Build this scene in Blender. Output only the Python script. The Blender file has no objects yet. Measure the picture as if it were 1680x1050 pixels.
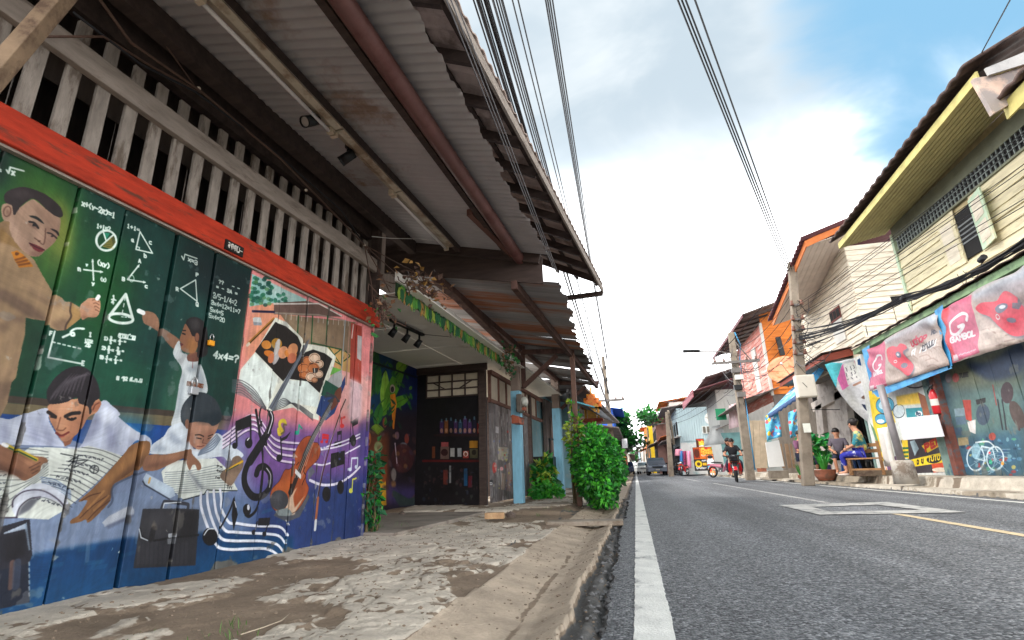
import bpy,bmesh,math,random
import numpy as np
from mathutils import Vector,Matrix
random.seed(7);rng=np.random.default_rng(7)
sc=bpy.context.scene;COL=sc.collection
# ---------------------------------------------------------------- camera
W_,H_=1680,1050
FL,CX,CY,CH=840.,840.,525.,0.58
def _n(v):return v/np.linalg.norm(v)
_d=_n(np.array([(1043.-CX)/FL,(771.-CY)/FL,1.]))
_h=np.array([(43.-CX)/FL,(801.-CY)/FL,1.])
_u=_n(np.cross(_d,_h));_u=-_u if _u[1]>0 else _u
_r=_n(np.cross(_d,_u));_r=-_r if _r[0]<0 else _r
R=np.stack([_r,_d,_u]);C=np.array([0,0,CH])
cd=bpy.data.cameras.new('camera');cam=bpy.data.objects.new('camera',cd);COL.objects.link(cam)
cd.sensor_width=36;cd.lens=18;cd.clip_start=.05;cd.clip_end=3000
m4=Matrix.Identity(4)
for i in range(3):
    m4[i][0]=R[i,0];m4[i][1]=-R[i,1];m4[i][2]=-R[i,2];m4[i][3]=C[i]
cam.matrix_world=m4;sc.camera=cam
def ray(px,py):return R@np.array([(px-CX)/FL,(py-CY)/FL,1.])
def on_z(px,py,z):r=ray(px,py);return C+r*((z-CH)/r[2])
def at_y(px,py,Y):r=ray(px,py);return C+r*(Y/r[1])
def at_x(px,py,X):r=ray(px,py);return C+r*(X/r[0])
# ---------------------------------------------------------------- sky, sun, exposure
sc.view_settings.view_transform='Standard';sc.view_settings.look='None'
sc.view_settings.gamma=1;sc.view_settings.use_curve_mapping=False
sc.view_settings.exposure=2.1
SUN_EL,SUN_AZ=math.radians(52),math.radians(238)
wd=bpy.data.worlds.new('World');sc.world=wd;wd.use_nodes=True
nt=wd.node_tree;N=nt.nodes;Lk=nt.links;N.clear()
def nd(t,**k):
    o=N.new(t)
    for a,b in k.items():setattr(o,a,b)
    return o
sky=nd('ShaderNodeTexSky',sky_type='NISHITA',sun_disc=False,sun_elevation=SUN_EL,sun_rotation=SUN_AZ)
tc=nd('ShaderNodeTexCoord')
sep=nd('ShaderNodeSeparateXYZ');Lk.new(tc.outputs['Generated'],sep.inputs[0])
def mth(op,a,b=None,c=None,clamp=False):
    o=nd('ShaderNodeMath',operation=op,use_clamp=clamp)
    for i,v in enumerate((a,b,c)):
        if v is None:continue
        if isinstance(v,(int,float)):o.inputs[i].default_value=v
        else:Lk.new(v,o.inputs[i])
    return o.outputs[0]
zc=mth('ADD',mth('MAXIMUM',sep.outputs[2],0.0),.22)
comb=nd('ShaderNodeCombineXYZ')
Lk.new(mth('DIVIDE',sep.outputs[0],zc),comb.inputs[0]);Lk.new(mth('DIVIDE',sep.outputs[1],zc),comb.inputs[1])
def noise(scale,detail,off,dist=0.):
    mp=nd('ShaderNodeMapping');Lk.new(comb.outputs[0],mp.inputs[0]);mp.inputs[1].default_value=off
    t=nd('ShaderNodeTexNoise');t.inputs['Scale'].default_value=scale;t.inputs['Detail'].default_value=detail
    t.inputs['Distortion'].default_value=dist;t.inputs['Roughness'].default_value=.55
    Lk.new(mp.outputs[0],t.inputs['Vector']);return t.outputs['Fac']
def smooth(x,a,b):
    o=nd('ShaderNodeMapRange',interpolation_type='SMOOTHSTEP')
    Lk.new(x,o.inputs[0]);o.inputs[1].default_value=a;o.inputs[2].default_value=b;return o.outputs[0]
def mixc(f,a,b):
    o=nd('ShaderNodeMix',data_type='RGBA')
    for i,v in((0,f),(6,a),(7,b)):
        if isinstance(v,(int,float)):o.inputs[i].default_value=v
        elif isinstance(v,tuple):o.inputs[i].default_value=v+(1,)
        else:Lk.new(v,o.inputs[i])
    return o.outputs[2]
def dirdot(px,py):
    v=_n(ray(px,py));o=nd('ShaderNodeVectorMath',operation='DOT_PRODUCT')
    Lk.new(tc.outputs['Generated'],o.inputs[0]);o.inputs[1].default_value=tuple(v);return o.outputs['Value']
n1=noise(1.1,5,(3.1,.4,0),.3);n2=noise(.75,4,(7.7,2.2,0),.5);n3=noise(3.2,5,(1.2,5.1,0),.4)
el=sep.outputs[2]
inv4=lambda m:mth('SUBTRACT',1.,mth('POWER',mth('SUBTRACT',1.,m),4.))
veil=inv4(mth('MULTIPLY',smooth(mth('ADD',el,mth('MULTIPLY',mth('SUBTRACT',n1,.5),.30)),.36,.70),smooth(mth('ADD',n2,mth('MULTIPLY',n3,.35)),.22,.80)))
vtone=mixc(smooth(n3,.35,.68),(1.5,1.78,2.0),(2.15,2.34,2.46))
cloud=mixc(veil,(11.,11.2,11.4),vtone)
hole=smooth(mth('ADD',dirdot(1690,-70),mth('MULTIPLY',mth('SUBTRACT',n3,.5),.09)),.95,1.0)
blue=mixc(.96,sky.outputs[0],(.72,1.45,2.1))
allc=mixc(mth('SUBTRACT',1.,mth('POWER',mth('SUBTRACT',1.,hole),2.2)),cloud,blue)
bg=nd('ShaderNodeBackground');bg.inputs['Strength'].default_value=.1
Lk.new(allc,bg.inputs['Color']);out=nd('ShaderNodeOutputWorld');Lk.new(bg.outputs[0],out.inputs[0])
sl=bpy.data.lights.new('sun','SUN');sl.energy=1.0;sl.angle=math.radians(14);sl.color=(1,.96,.9)
so=bpy.data.objects.new('sun',sl);COL.objects.link(so)
_sd=Vector((math.sin(SUN_AZ)*math.cos(SUN_EL),math.cos(SUN_AZ)*math.cos(SUN_EL),math.sin(SUN_EL)))
so.rotation_euler=(-_sd).to_track_quat('-Z','Y').to_euler()
# ---------------------------------------------------------------- helpers
def lin(c):
    return tuple(((v/255.)/12.92 if v/255.<=.04045 else((v/255.+.055)/1.055)**2.4)for v in c)
MATS={}
def M(name,c,r=.8,var=.25,sc_=5.,bump=.2,bsc=40.,metal=0.,stretch=(1,1,1),c2=None,spot=None,spec=.35,trans=0.,emit=0.):
    """procedural material: c sRGB 0-255, var = brightness wander, c2 = second colour in patches"""
    if name in MATS:return MATS[name]
    m=bpy.data.materials.new(name);m.use_nodes=True;t=m.node_tree;b=t.nodes['Principled BSDF'];L=t.links
    def n(ty,**k):
        o=t.nodes.new(ty)
        for a,v in k.items():setattr(o,a,v)
        return o
    co=n('ShaderNodeTexCoord');mp=n('ShaderNodeMapping');mp.inputs[3].default_value=stretch
    L.new(co.outputs['Object'],mp.inputs[0])
    a=n('ShaderNodeTexNoise');a.inputs['Scale'].default_value=sc_;a.inputs['Detail'].default_value=7;a.inputs['Roughness'].default_value=.62
    L.new(mp.outputs[0],a.inputs['Vector'])
    l=lin(c)
    rp=n('ShaderNodeValToRGB');e=rp.color_ramp.elements
    e[0].position=.3;e[1].position=.7
    lo=tuple(x*(1-var)for x in l);hi=tuple(min(x*(1+var),.95)for x in l)
    e[0].color=lo+(1,);e[1].color=hi+(1,);L.new(a.outputs['Fac'],rp.inputs[0]);colr=rp.outputs[0]
    if c2 is not None:
        l2=lin(c2);p=n('ShaderNodeTexNoise');p.inputs['Scale'].default_value=sc_*.6;p.inputs['Detail'].default_value=8;p.inputs['Roughness'].default_value=.7
        mp2=n('ShaderNodeMapping');mp2.inputs[1].default_value=(3.3,1.7,9.1);mp2.inputs[3].default_value=stretch
        L.new(co.outputs['Object'],mp2.inputs[0]);L.new(mp2.outputs[0],p.inputs['Vector'])
        r2=n('ShaderNodeValToRGB');q=r2.color_ramp.elements;th=.56 if spot is None else spot
        q[0].position=th-.06;q[1].position=th+.05;L.new(p.outputs['Fac'],r2.inputs[0])
        mx=n('ShaderNodeMix',data_type='RGBA');L.new(r2.outputs[0],mx.inputs[0]);L.new(colr,mx.inputs[6]);mx.inputs[7].default_value=l2+(1,);colr=mx.outputs[2]
    L.new(colr,b.inputs['Base Color'])
    b.inputs['Roughness'].default_value=r;b.inputs['Metallic'].default_value=metal
    b.inputs['Specular IOR Level'].default_value=spec
    if trans:b.inputs['Transmission Weight'].default_value=trans
    if emit:b.inputs['Emission Color'].default_value=l+(1,);b.inputs['Emission Strength'].default_value=emit
    if bump:
        f=n('ShaderNodeTexNoise');f.inputs['Scale'].default_value=bsc;f.inputs['Detail'].default_value=5;L.new(mp.outputs[0],f.inputs['Vector'])
        bp=n('ShaderNodeBump');bp.inputs['Strength'].default_value=bump;bp.inputs['Distance'].default_value=.01
        L.new(f.outputs['Fac'],bp.inputs['Height']);L.new(bp.outputs[0],b.inputs['Normal'])
    MATS[name]=m;return m
V=lambda*a:np.array(a,float)
class MB:
    def __init__(s):s.v=[];s.f=[];s.sm=[]
    def add(s,vs,fs,sm=False):
        o=len(s.v);s.v+=[tuple(map(float,p))for p in vs];s.f+=[tuple(i+o for i in f)for f in fs];s.sm+=[sm]*len(fs);return s
    def box(s,c,sz,rz=0.,rx=0.,ry=0.):
        hx,hy,hz=sz[0]/2,sz[1]/2,sz[2]/2
        m=np.array(Matrix.Rotation(rz,3,'Z')@Matrix.Rotation(ry,3,'Y')@Matrix.Rotation(rx,3,'X'))
        vs=[np.array(c)+m@V(x,y,z)for x in(-hx,hx)for y in(-hy,hy)for z in(-hz,hz)]
        return s.add(vs,[(0,1,3,2),(4,6,7,5),(0,4,5,1),(2,3,7,6),(0,2,6,4),(1,5,7,3)])
    def bar(s,p,q,w,h,up=(0,0,1)):
        p=np.array(p,float);q=np.array(q,float);d=_n(q-p);sd=np.cross(d,up)
        if np.linalg.norm(sd)<1e-3:sd=np.cross(d,(1,0,0))
        sd=_n(sd);u=np.cross(sd,d)
        vs=[b+sd*i*w/2+u*j*h/2 for b in(p,q)for i,j in((-1,-1),(1,-1),(1,1),(-1,1))]
        return s.add(vs,[(0,1,2,3),(4,7,6,5),(0,4,5,1),(1,5,6,2),(2,6,7,3),(3,7,4,0)])
    def tube(s,pts,r,n=6,caps=True):
        pts=[np.array(p,float)for p in pts];k=len(pts);rr=r if hasattr(r,'__len__')else[r]*k
        o=[];ref=V(0,0,1)
        for i in range(k):
            d=_n(pts[min(i+1,k-1)]-pts[max(i-1,0)]+1e-9)
            a=np.cross(d,ref)
            if np.linalg.norm(a)<.05:a=np.cross(d,V(1,0,0))
            a=_n(a);b=np.cross(d,a)
            o+=[pts[i]+rr[i]*(math.cos(2*math.pi*j/n)*a+math.sin(2*math.pi*j/n)*b)for j in range(n)]
        fs=[(i*n+j,i*n+(j+1)%n,(i+1)*n+(j+1)%n,(i+1)*n+j)for i in range(k-1)for j in range(n)]
        s.add(o,fs,n>4)
        if caps:s.f+=[tuple(len(s.v)-k*n+j for j in range(n))[::-1],tuple(len(s.v)-n+j for j in range(n))];s.sm+=[False,False]
        return s
    def ell(s,c,r,n=10,m=7,rot=None,zmin=-1):
        c=np.array(c,float);vs=[];
        for i in range(m+1):
            t=math.pi*i/m
            for j in range(n):
                a=2*math.pi*j/n;p=V(math.sin(t)*math.cos(a)*r[0],math.sin(t)*math.sin(a)*r[1],max(math.cos(t),zmin)*r[2])
                if rot is not None:p=rot@p
                vs.append(c+p)
        fs=[(i*n+j,(i+1)*n+j,(i+1)*n+(j+1)%n,i*n+(j+1)%n)for i in range(m)for j in range(n)]
        return s.add(vs,fs,True)
    def prism(s,poly,ext):
        """poly: list of 3d points (planar), extruded by vector ext"""
        a=[np.array(p,float)for p in poly];b=[p+np.array(ext,float)for p in a];n=len(a)
        return s.add(a+b,[tuple(range(n))[::-1],tuple(range(n,2*n))]+[(i,(i+1)%n,n+(i+1)%n,n+i)for i in range(n)])
    def quad(s,*p):return s.add(p,[tuple(range(len(p)))])
    def grid(s,fn,nu,nv,sm=True):
        vs=[fn(i/nu,j/nv)for i in range(nu+1)for j in range(nv+1)]
        return s.add(vs,[(i*(nv+1)+j,(i+1)*(nv+1)+j,(i+1)*(nv+1)+j+1,i*(nv+1)+j+1)for i in range(nu)for j in range(nv)],sm)
    def build(s,name,mat,parent=None,label=None,kind=None,uvf=None,bevel=0.,solid=0.,origin=None):
        me=bpy.data.meshes.new(name)
        vs=np.array(s.v);o=V(0,0,0)
        if origin is not None:o=np.array(origin,float);vs=vs-o
        me.from_pydata(vs.tolist(),[],s.f)
        bm=bmesh.new();bm.from_mesh(me);bmesh.ops.recalc_face_normals(bm,faces=bm.faces);bm.to_mesh(me);bm.free()
        me.polygons.foreach_set('use_smooth',s.sm)
        if uvf is not None:
            uv=me.uv_layers.new(name='UV');li=np.zeros(len(me.loops),int);me.loops.foreach_get('vertex_index',li)
            u=np.array([uvf(p)for p in s.v])[li];uv.data.foreach_set('uv',u.astype(np.float32).ravel())
        me.materials.append(mat);ob=bpy.data.objects.new(name,me);COL.objects.link(ob)
        if parent is not None:
            ob.parent=parent;ob.location=Vector(o)-Vector(WLOC.get(parent.name,(0,0,0)))
            WLOC[ob.name]=tuple(o)
        else:
            ob.location=o;WLOC[ob.name]=tuple(o)
        if label:ob['label']=label
        if kind:ob['kind']=kind
        if bevel:
            b=ob.modifiers.new('b','BEVEL');b.width=bevel;b.segments=2;b.limit_method='ANGLE'
        if solid:
            b=ob.modifiers.new('s','SOLIDIFY');b.thickness=solid;b.offset=0
        return ob
WLOC={}
def thing(name,label,cat,loc=(0,0,0),group=None):
    o=bpy.data.objects.new(name,None);COL.objects.link(o);o.location=tuple(map(float,loc));o.empty_display_size=.1
    WLOC[o.name]=tuple(map(float,loc));o['label']=label;o['category']=cat
    if group:o['group']=group
    return o
def tag(o,label,cat,group=None,kind=None):
    o['label']=label;o['category']=cat
    if group:o['group']=group
    if kind:o['kind']=kind
    return o
def copy_tree(o,loc=None,rz=None,label=None,parent=None,depth=0):
    c=o.copy();COL.objects.link(c)
    if parent is not None:c.parent=parent
    for ch in list(o.children):copy_tree(ch,parent=c,depth=depth+1)
    if loc is not None:c.location=tuple(map(float,loc))
    if rz is not None:c.rotation_euler=(0,0,rz)
    if label:c['label']=label
    return c
class Plane:
    def __init__(s,a,e):
        s.a=V(a[0],a[1],0);s.e=_n(V(e[0],e[1],0));s.n=V(s.e[1],-s.e[0],0)
    def px(s,x,y,d=0.):
        r=ray(x,y);t=((s.a+s.n*d-C)@s.n)/(r@s.n);q=C+t*r-s.a;return np.array([q@s.e,q[2]])
    def uz(s,p):q=np.array(p)-s.a;return np.array([q@s.e,q[2]])
    def w(s,u,z,d=0.):return s.a+s.e*u+s.n*d+V(0,0,z)
    def box(s,mb,u0,u1,z0,z1,d0,d1):
        vs=[s.w(u,z,d)for u in(u0,u1)for d in(d0,d1)for z in(z0,z1)]
        return mb.add(vs,[(0,1,3,2),(4,6,7,5),(0,4,5,1),(2,3,7,6),(0,2,6,4),(1,5,7,3)])
PL=Plane((-2.58,4.73),(.05,1))
PR=Plane((6.7,0),(0,1))
_lat=rng.random((256,256))
def vn(x,y,s=0):
    x=np.asarray(x,float)+s*17.31;y=np.asarray(y,float)+s*5.77
    xi=np.floor(x).astype(int);yi=np.floor(y).astype(int);fx=x-xi;fy=y-yi;fx=fx*fx*(3-2*fx);fy=fy*fy*(3-2*fy)
    g=lambda a,b:_lat[a%256,b%256]
    return(g(xi,yi)*(1-fx)+g(xi+1,yi)*fx)*(1-fy)+(g(xi,yi+1)*(1-fx)+g(xi+1,yi+1)*fx)*fy
def fbm(x,y,s=0,o=4):
    t=0;a=.5;f=1.
    for i in range(o):t=t+a*vn(x*f,y*f,s+i);a*=.5;f*=2.03
    return t/(1-.5**o)
# ---------------------------------------------------------------- painter for flat painted / printed surfaces
GL={'0':'01 05 16 36 45 41 30 10 01','1':'15 26 20|10 30','2':'05 16 36 45 44 00 40','3':'05 16 36 45 44 33 13|33 42 41 30 10 01','4':'30 36 02 42','5':'46 06 03 33 42 41 30 00','6':'46 16 05 01 10 30 41 42 33 03','7':'06 46 10','8':'13 05 16 36 45 33 13 02 01 10 30 41 42 33','9':'00 30 41 45 36 16 05 04 13 43',
'A':'00 26 40|12 32','B':'00 06 36 45 44 33 03|33 42 41 30 00','C':'45 36 16 05 01 10 30 41','D':'00 06 26 44 42 20 00','E':'46 06 00 40|03 33','F':'46 06 00|03 33','G':'45 36 16 05 01 10 30 41 43 23','I':'16 36|26 20|10 30','L':'06 00 40','M':'00 06 23 46 40','N':'00 06 40 46','O':'01 05 16 36 45 41 30 10 01','P':'00 06 36 45 44 33 03','Q':'01 05 16 36 45 41 30 10 01|22 40','R':'00 06 36 45 44 33 03|23 40','S':'45 36 16 05 04 13 33 42 41 30 10 01','T':'06 46|26 20','U':'06 01 10 30 41 46','X':'00 46|06 40','V':'06 20 46','a':'34 14 03 01 10 30 34 30 40','b':'06 00 30 41 43 34 04','c':'44 14 03 01 10 40','x':'00 44|04 40','y':'04 21|44 10','z':'04 44 00 40','k':'06 00|02 44|13 40','n':'00 04|03 14 34 43 40','o':'10 01 03 14 34 43 41 30 10','e':'02 42 43 34 14 03 01 10 40','u':'04 01 10 30 41 44','i':'24 20|26 26','r':'00 04|03 14 34','t':'26 21 30|14 34','h':'06 00|03 14 34 43 40','p':'04 00|04 34 43 42 31 02','l':'26 20','s':'44 14 03 41 30 00','d':'46 40|44 14 03 01 10 40','g':'44 14 03 12 42|44 40 00','m':'00 04|03 14 23 20|23 34 43 40','=':'04 44|02 42','+':'03 43|21 25','-':'03 43','(':'36 14 12 30','/':'00 46',')':'16 34 32 10','?':'05 16 36 45 44 23 22|20 21','.':'20 21','!':'26 22|20 21',' ':'',
'ก':'00 04 13 04 16 36 45 40','า':'05 16 36 45 40','ร':'06 36 26 24 34 42 30 20','บ':'16 06 00 40 46','้':'17 27 38','น':'16 06 00 30 20 31 40 46','ท':'00 04 16 25 20|25 46 40','ส':'00 04 16 36 40|12 22|36 47','ต':'00 04 15 24 35 44 40','ว':'05 26 45 40 20','อ':'04 16 36 45 41 30 00 02 12','ม':'16 06 01 10 20 11 40 46','ย':'16 06 03 13 00 40 46','๑':'22 33 24 12 30 44 36 16','๗':'12 22 13 04 16 25 20 26 46 41'}
def srgb2lin(a):return np.where(a<=.04045,a/12.92,((a+.055)/1.055)**2.4)
def lin2srgb(a):a=np.clip(a,0,1);return np.where(a<=.0031308,a*12.92,1.055*a**(1/2.4)-.055)
def catmull(p,closed,k=6):
    p=np.array(p,float);n=len(p)
    if n<3:return p
    o=[];rngi=range(n if closed else n-1)
    for i in rngi:
        g=(lambda j:p[j%n])if closed else(lambda j:p[min(max(j,0),n-1)])
        a,b,c,d=g(i-1),g(i),g(i+1),g(i+2)
        for t in np.arange(k)/k:o.append(.5*((2*b)+(-a+c)*t+(2*a-5*b+4*c-d)*t*t+(-a+3*b-3*c+d)*t**3))
    if not closed:o.append(p[-1])
    return np.array(o)
def bblur(m,r):
    r=int(r)
    if r<1:return m
    for _ in range(2):
        for ax in(0,1):
            c=np.cumsum(np.pad(m,[(r+1,r)if k==ax else(0,0)for k in(0,1)],mode='edge'),axis=ax)
            m=(np.take(c,range(2*r+1,c.shape[ax]),ax)-np.take(c,range(0,c.shape[ax]-2*r-1),ax))/(2*r+1)
    return m
class Canvas:
    def __init__(s,u0,u1,z0,z1,ppm,mapf,base):
        s.u0,s.u1,s.z0,s.z1,s.ppm,s.mapf=u0,u1,z0,z1,ppm,mapf
        s.w=int((u1-u0)*ppm);s.h=int((z1-z0)*ppm)
        s.a=np.zeros((s.h,s.w,3));s.a[:]=np.array(base)/255.
        s.o=(0,0,1.)
    def frame(s,ox,oy,k):s.o=(ox,oy,k);return s
    def tr(s,p):
        x=s.o[0]+p[0]/s.o[2];y=s.o[1]+p[1]/s.o[2]
        if s.mapf is None:u,z=x,y
        else:u,z=s.mapf(x,y)
        return((u-s.u0)*s.ppm,(z-s.z0)*s.ppm)
    def _comp(s,m,x0,y0,col,a,clip):
        h,w=m.shape;m=m*a
        if clip is not None:m=m*clip[y0:y0+h,x0:x0+w]
        t=s.a[y0:y0+h,x0:x0+w];t+=(np.array(col)/255.-t)*m[...,None]
    def mask(s,P):
        P=np.array(P);
        x0,y0=np.floor(P.min(0)-1).astype(int);x1,y1=np.ceil(P.max(0)+2).astype(int)
        x0,x1=max(x0,0),min(x1,s.w);y0,y1=max(y0,0),min(y1,s.h)
        if x1<=x0 or y1<=y0:return None
        X,Y=np.meshgrid(np.arange(x0,x1)+.5,np.arange(y0,y1)+.5);acc=np.zeros(X.shape)
        for dx,dy in((-.25,-.25),(.25,.25)):
            ins=np.zeros(X.shape,bool);XX=X+dx;YY=Y+dy
            for i in range(len(P)):
                (ax,ay),(bx,by)=P[i],P[i-1]
                if ay==by:continue
                ins^=((ay>YY)!=(by>YY))&(XX<(bx-ax)*(YY-ay)/(by-ay)+ax)
            acc+=ins*.5
        return acc,x0,y0
    def poly(s,pts,col,a=1.,blur=0.,sm=False,clip=None,full=False):
        if sm:pts=catmull(pts,True,5)
        P=[s.tr(p)for p in pts];r=s.mask(P)
        if r is None:return None
        m,x0,y0=r
        if blur or full:
            b=int(blur*s.ppm);pad=3*b+2
            X0,Y0=max(x0-pad,0),max(y0-pad,0);X1,Y1=min(x0+m.shape[1]+pad,s.w),min(y0+m.shape[0]+pad,s.h)
            if full:X0,Y0,X1,Y1=0,0,s.w,s.h
            M2=np.zeros((Y1-Y0,X1-X0));M2[y0-Y0:y0-Y0+m.shape[0],x0-X0:x0-X0+m.shape[1]]=m
            m=bblur(M2,b);x0,y0=X0,Y0
        s._comp(m,x0,y0,col,a,clip);return m if full else None
    def line(s,pts,w,col,a=1.,sm=False,closed=False,clip=None,taper=False):
        """w in metres"""
        if sm:pts=catmull(pts,closed,5)
        pts=list(pts)+([pts[0]]if closed else[])
        P=np.array([s.tr(p)for p in pts]);hw=w*s.ppm/2;pad=hw+2
        x0,y0=np.floor(P.min(0)-pad).astype(int);x1,y1=np.ceil(P.max(0)+pad).astype(int)
        x0,x1=max(x0,0),min(x1,s.w);y0,y1=max(y0,0),min(y1,s.h)
        if x1<=x0 or y1<=y0:return
        D=np.full((y1-y0,x1-x0),1e9)
        n=len(P)-1
        for i in range(n):
            (ax,ay),(bx,by)=P[i],P[i+1]
            sx0,sx1=int(max(min(ax,bx)-pad,x0)),int(min(max(ax,bx)+pad+1,x1));sy0,sy1=int(max(min(ay,by)-pad,y0)),int(min(max(ay,by)+pad+1,y1))
            if sx1<=sx0 or sy1<=sy0:continue
            X,Y=np.meshgrid(np.arange(sx0,sx1)+.5,np.arange(sy0,sy1)+.5)
            l2=(bx-ax)**2+(by-ay)**2;t=0 if l2==0 else np.clip(((X-ax)*(bx-ax)+(Y-ay)*(by-ay))/l2,0,1)
            d=np.hypot(X-ax-t*(bx-ax),Y-ay-t*(by-ay))
            if taper:d=d+hw*(1-math.sin(math.pi*min(max((i+.5)/n,.06),.94)))
            v=D[sy0-y0:sy1-y0,sx0-x0:sx1-x0];np.minimum(v,d,out=v)
        s._comp(np.clip(hw+.5-D,0,1),x0,y0,col,a,clip)
    def ell(s,c,r,col,a=1.,blur=0.,rot=0.,clip=None):
        cr,sr=math.cos(rot),math.sin(rot)
        s.poly([(c[0]+r[0]*math.cos(t)*cr-r[1]*math.sin(t)*sr,c[1]+r[0]*math.cos(t)*sr+r[1]*math.sin(t)*cr)for t in np.linspace(0,2*math.pi,28,endpoint=False)],col,a,blur,clip=clip)
    def ring(s,c,r,w,col,rot=0.,a=1.):
        cr,sr=math.cos(rot),math.sin(rot)
        s.line([(c[0]+r[0]*math.cos(t)*cr-r[1]*math.sin(t)*sr,c[1]+r[0]*math.cos(t)*sr+r[1]*math.sin(t)*cr)for t in np.linspace(0,2*math.pi,28)],w,col,a)
    def text(s,tx,o,rx,up,w,col,a=1.):
        """o origin px, rx = advance vector of one letter, up = cap height vector"""
        o=np.array(o,float);rx=np.array(rx,float);up=np.array(up,float)
        for i,ch in enumerate(tx):
            for st in GL.get(ch,'').split('|'):
                p=[o+rx*(i+int(q[0])/4*.72)+up*int(q[1])/6 for q in st.split()]
                if len(p)>1:s.line(p,w,col,a)
    def scrib(s,o,e,up,n,w,col,a=.8):
        """a run of handwriting too small to read"""
        o=np.array(o,float);e=np.array(e,float);up=np.array(up,float);k=int(n*4);p=[]
        for i in range(k):
            q=o+(e-o)*i/k+up*random.random()*.9
            if i%5==4:
                if len(p)>1:s.line(p,w,col,a)
                p=[]
            else:p.append(q)
        if len(p)>1:s.line(p,w,col,a)
    def speckle(s,amt,sc_,seed=0):
        X,Y=np.meshgrid(np.arange(s.w)/s.ppm*sc_,np.arange(s.h)/s.ppm*sc_);f=fbm(X,Y,seed,4)-.5
        s.a*=(1+amt*f)[...,None]
    def wear(s,col,thr,sc_,seed=0,a=.8,sx=1.,zfade=None):
        X,Y=np.meshgrid(np.arange(s.w)/s.ppm,np.arange(s.h)/s.ppm);f=fbm(X*sc_*sx,Y*sc_,seed,5)
        if zfade is not None:f=f+zfade(Y+s.z0,X+s.u0)
        m=np.clip((f-thr)/.04,0,1)*a;s.a+=(np.array(col)/255.-s.a)*m[...,None]
    def material(s,name,gain=1.3,rough=.55,bump=.15,spec=.3):
        im=bpy.data.images.new(name,s.w,s.h,alpha=False)
        px=np.ones((s.h,s.w,4),np.float32);px[...,:3]=lin2srgb(np.clip(srgb2lin(np.clip(s.a,0,1))*gain,0,.9))
        im.pixels.foreach_set(px.ravel());im.update();im.pack()
        m=bpy.data.materials.new(name);m.use_nodes=True;t=m.node_tree;b=t.nodes['Principled BSDF']
        it=t.nodes.new('ShaderNodeTexImage');it.image=im;it.extension='EXTEND'
        nz=t.nodes.new('ShaderNodeTexNoise');nz.inputs['Scale'].default_value=14;nz.inputs['Detail'].default_value=8
        co=t.nodes.new('ShaderNodeTexCoord');t.links.new(co.outputs['Object'],nz.inputs['Vector'])
        mr=t.nodes.new('ShaderNodeMapRange');mr.inputs[1].default_value=.3;mr.inputs[2].default_value=.7;mr.inputs[3].default_value=.82;mr.inputs[4].default_value=1.12
        t.links.new(nz.outputs['Fac'],mr.inputs[0])
        vm=t.nodes.new('ShaderNodeVectorMath');vm.operation='SCALE';t.links.new(it.outputs['Color'],vm.inputs[0]);t.links.new(mr.outputs[0],vm.inputs['Scale'])
        t.links.new(vm.outputs[0],b.inputs['Base Color']);b.inputs['Roughness'].default_value=rough;b.inputs['Specular IOR Level'].default_value=spec
        bp=t.nodes.new('ShaderNodeBump');bp.inputs['Strength'].default_value=bump;bp.inputs['Distance'].default_value=.01
        n2=t.nodes.new('ShaderNodeTexNoise');n2.inputs['Scale'].default_value=45;t.links.new(co.outputs['Object'],n2.inputs['Vector'])
        t.links.new(n2.outputs['Fac'],bp.inputs['Height']);t.links.new(bp.outputs[0],b.inputs['Normal'])
        return m
    def uvf(s,plane):
        return lambda p:((plane.uz(p)[0]-s.u0)/(s.u1-s.u0),(plane.uz(p)[1]-s.z0)/(s.z1-s.z0))
# ================================================================ GROUND
def colmesh(name,xs,ys,zf,cf,mat,kind='structure',parent=None,label=None):
    """height field with a material-mask attribute (0 dirt .. 1 concrete) and a tint"""
    X,Y=np.meshgrid(xs,ys,indexing='ij');Z=zf(X,Y);nx,ny=len(xs),len(ys)
    me=bpy.data.meshes.new(name);vs=np.stack([X,Y,Z],-1).reshape(-1,3)
    idx=np.arange(nx*ny).reshape(nx,ny);q=np.stack([idx[:-1,:-1],idx[1:,:-1],idx[1:,1:],idx[:-1,1:]],-1).reshape(-1,4)
    me.vertices.add(len(vs));me.vertices.foreach_set('co',vs.ravel());me.loops.add(q.size);me.polygons.add(len(q))
    me.loops.foreach_set('vertex_index',q.ravel().astype(np.int32));me.polygons.foreach_set('loop_start',np.arange(len(q))*4);me.polygons.foreach_set('loop_total',np.full(len(q),4))
    me.update(calc_edges=True);me.polygons.foreach_set('use_smooth',[True]*len(q))
    if cf is not None:
        a=me.attributes.new('Msk','FLOAT_COLOR','POINT');c=cf(X,Y,Z);a.data.foreach_set('color',c.reshape(-1,4).astype(np.float32).ravel())
    me.materials.append(mat);o=bpy.data.objects.new(name,me);COL.objects.link(o);o['kind']=kind
    return o
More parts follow.
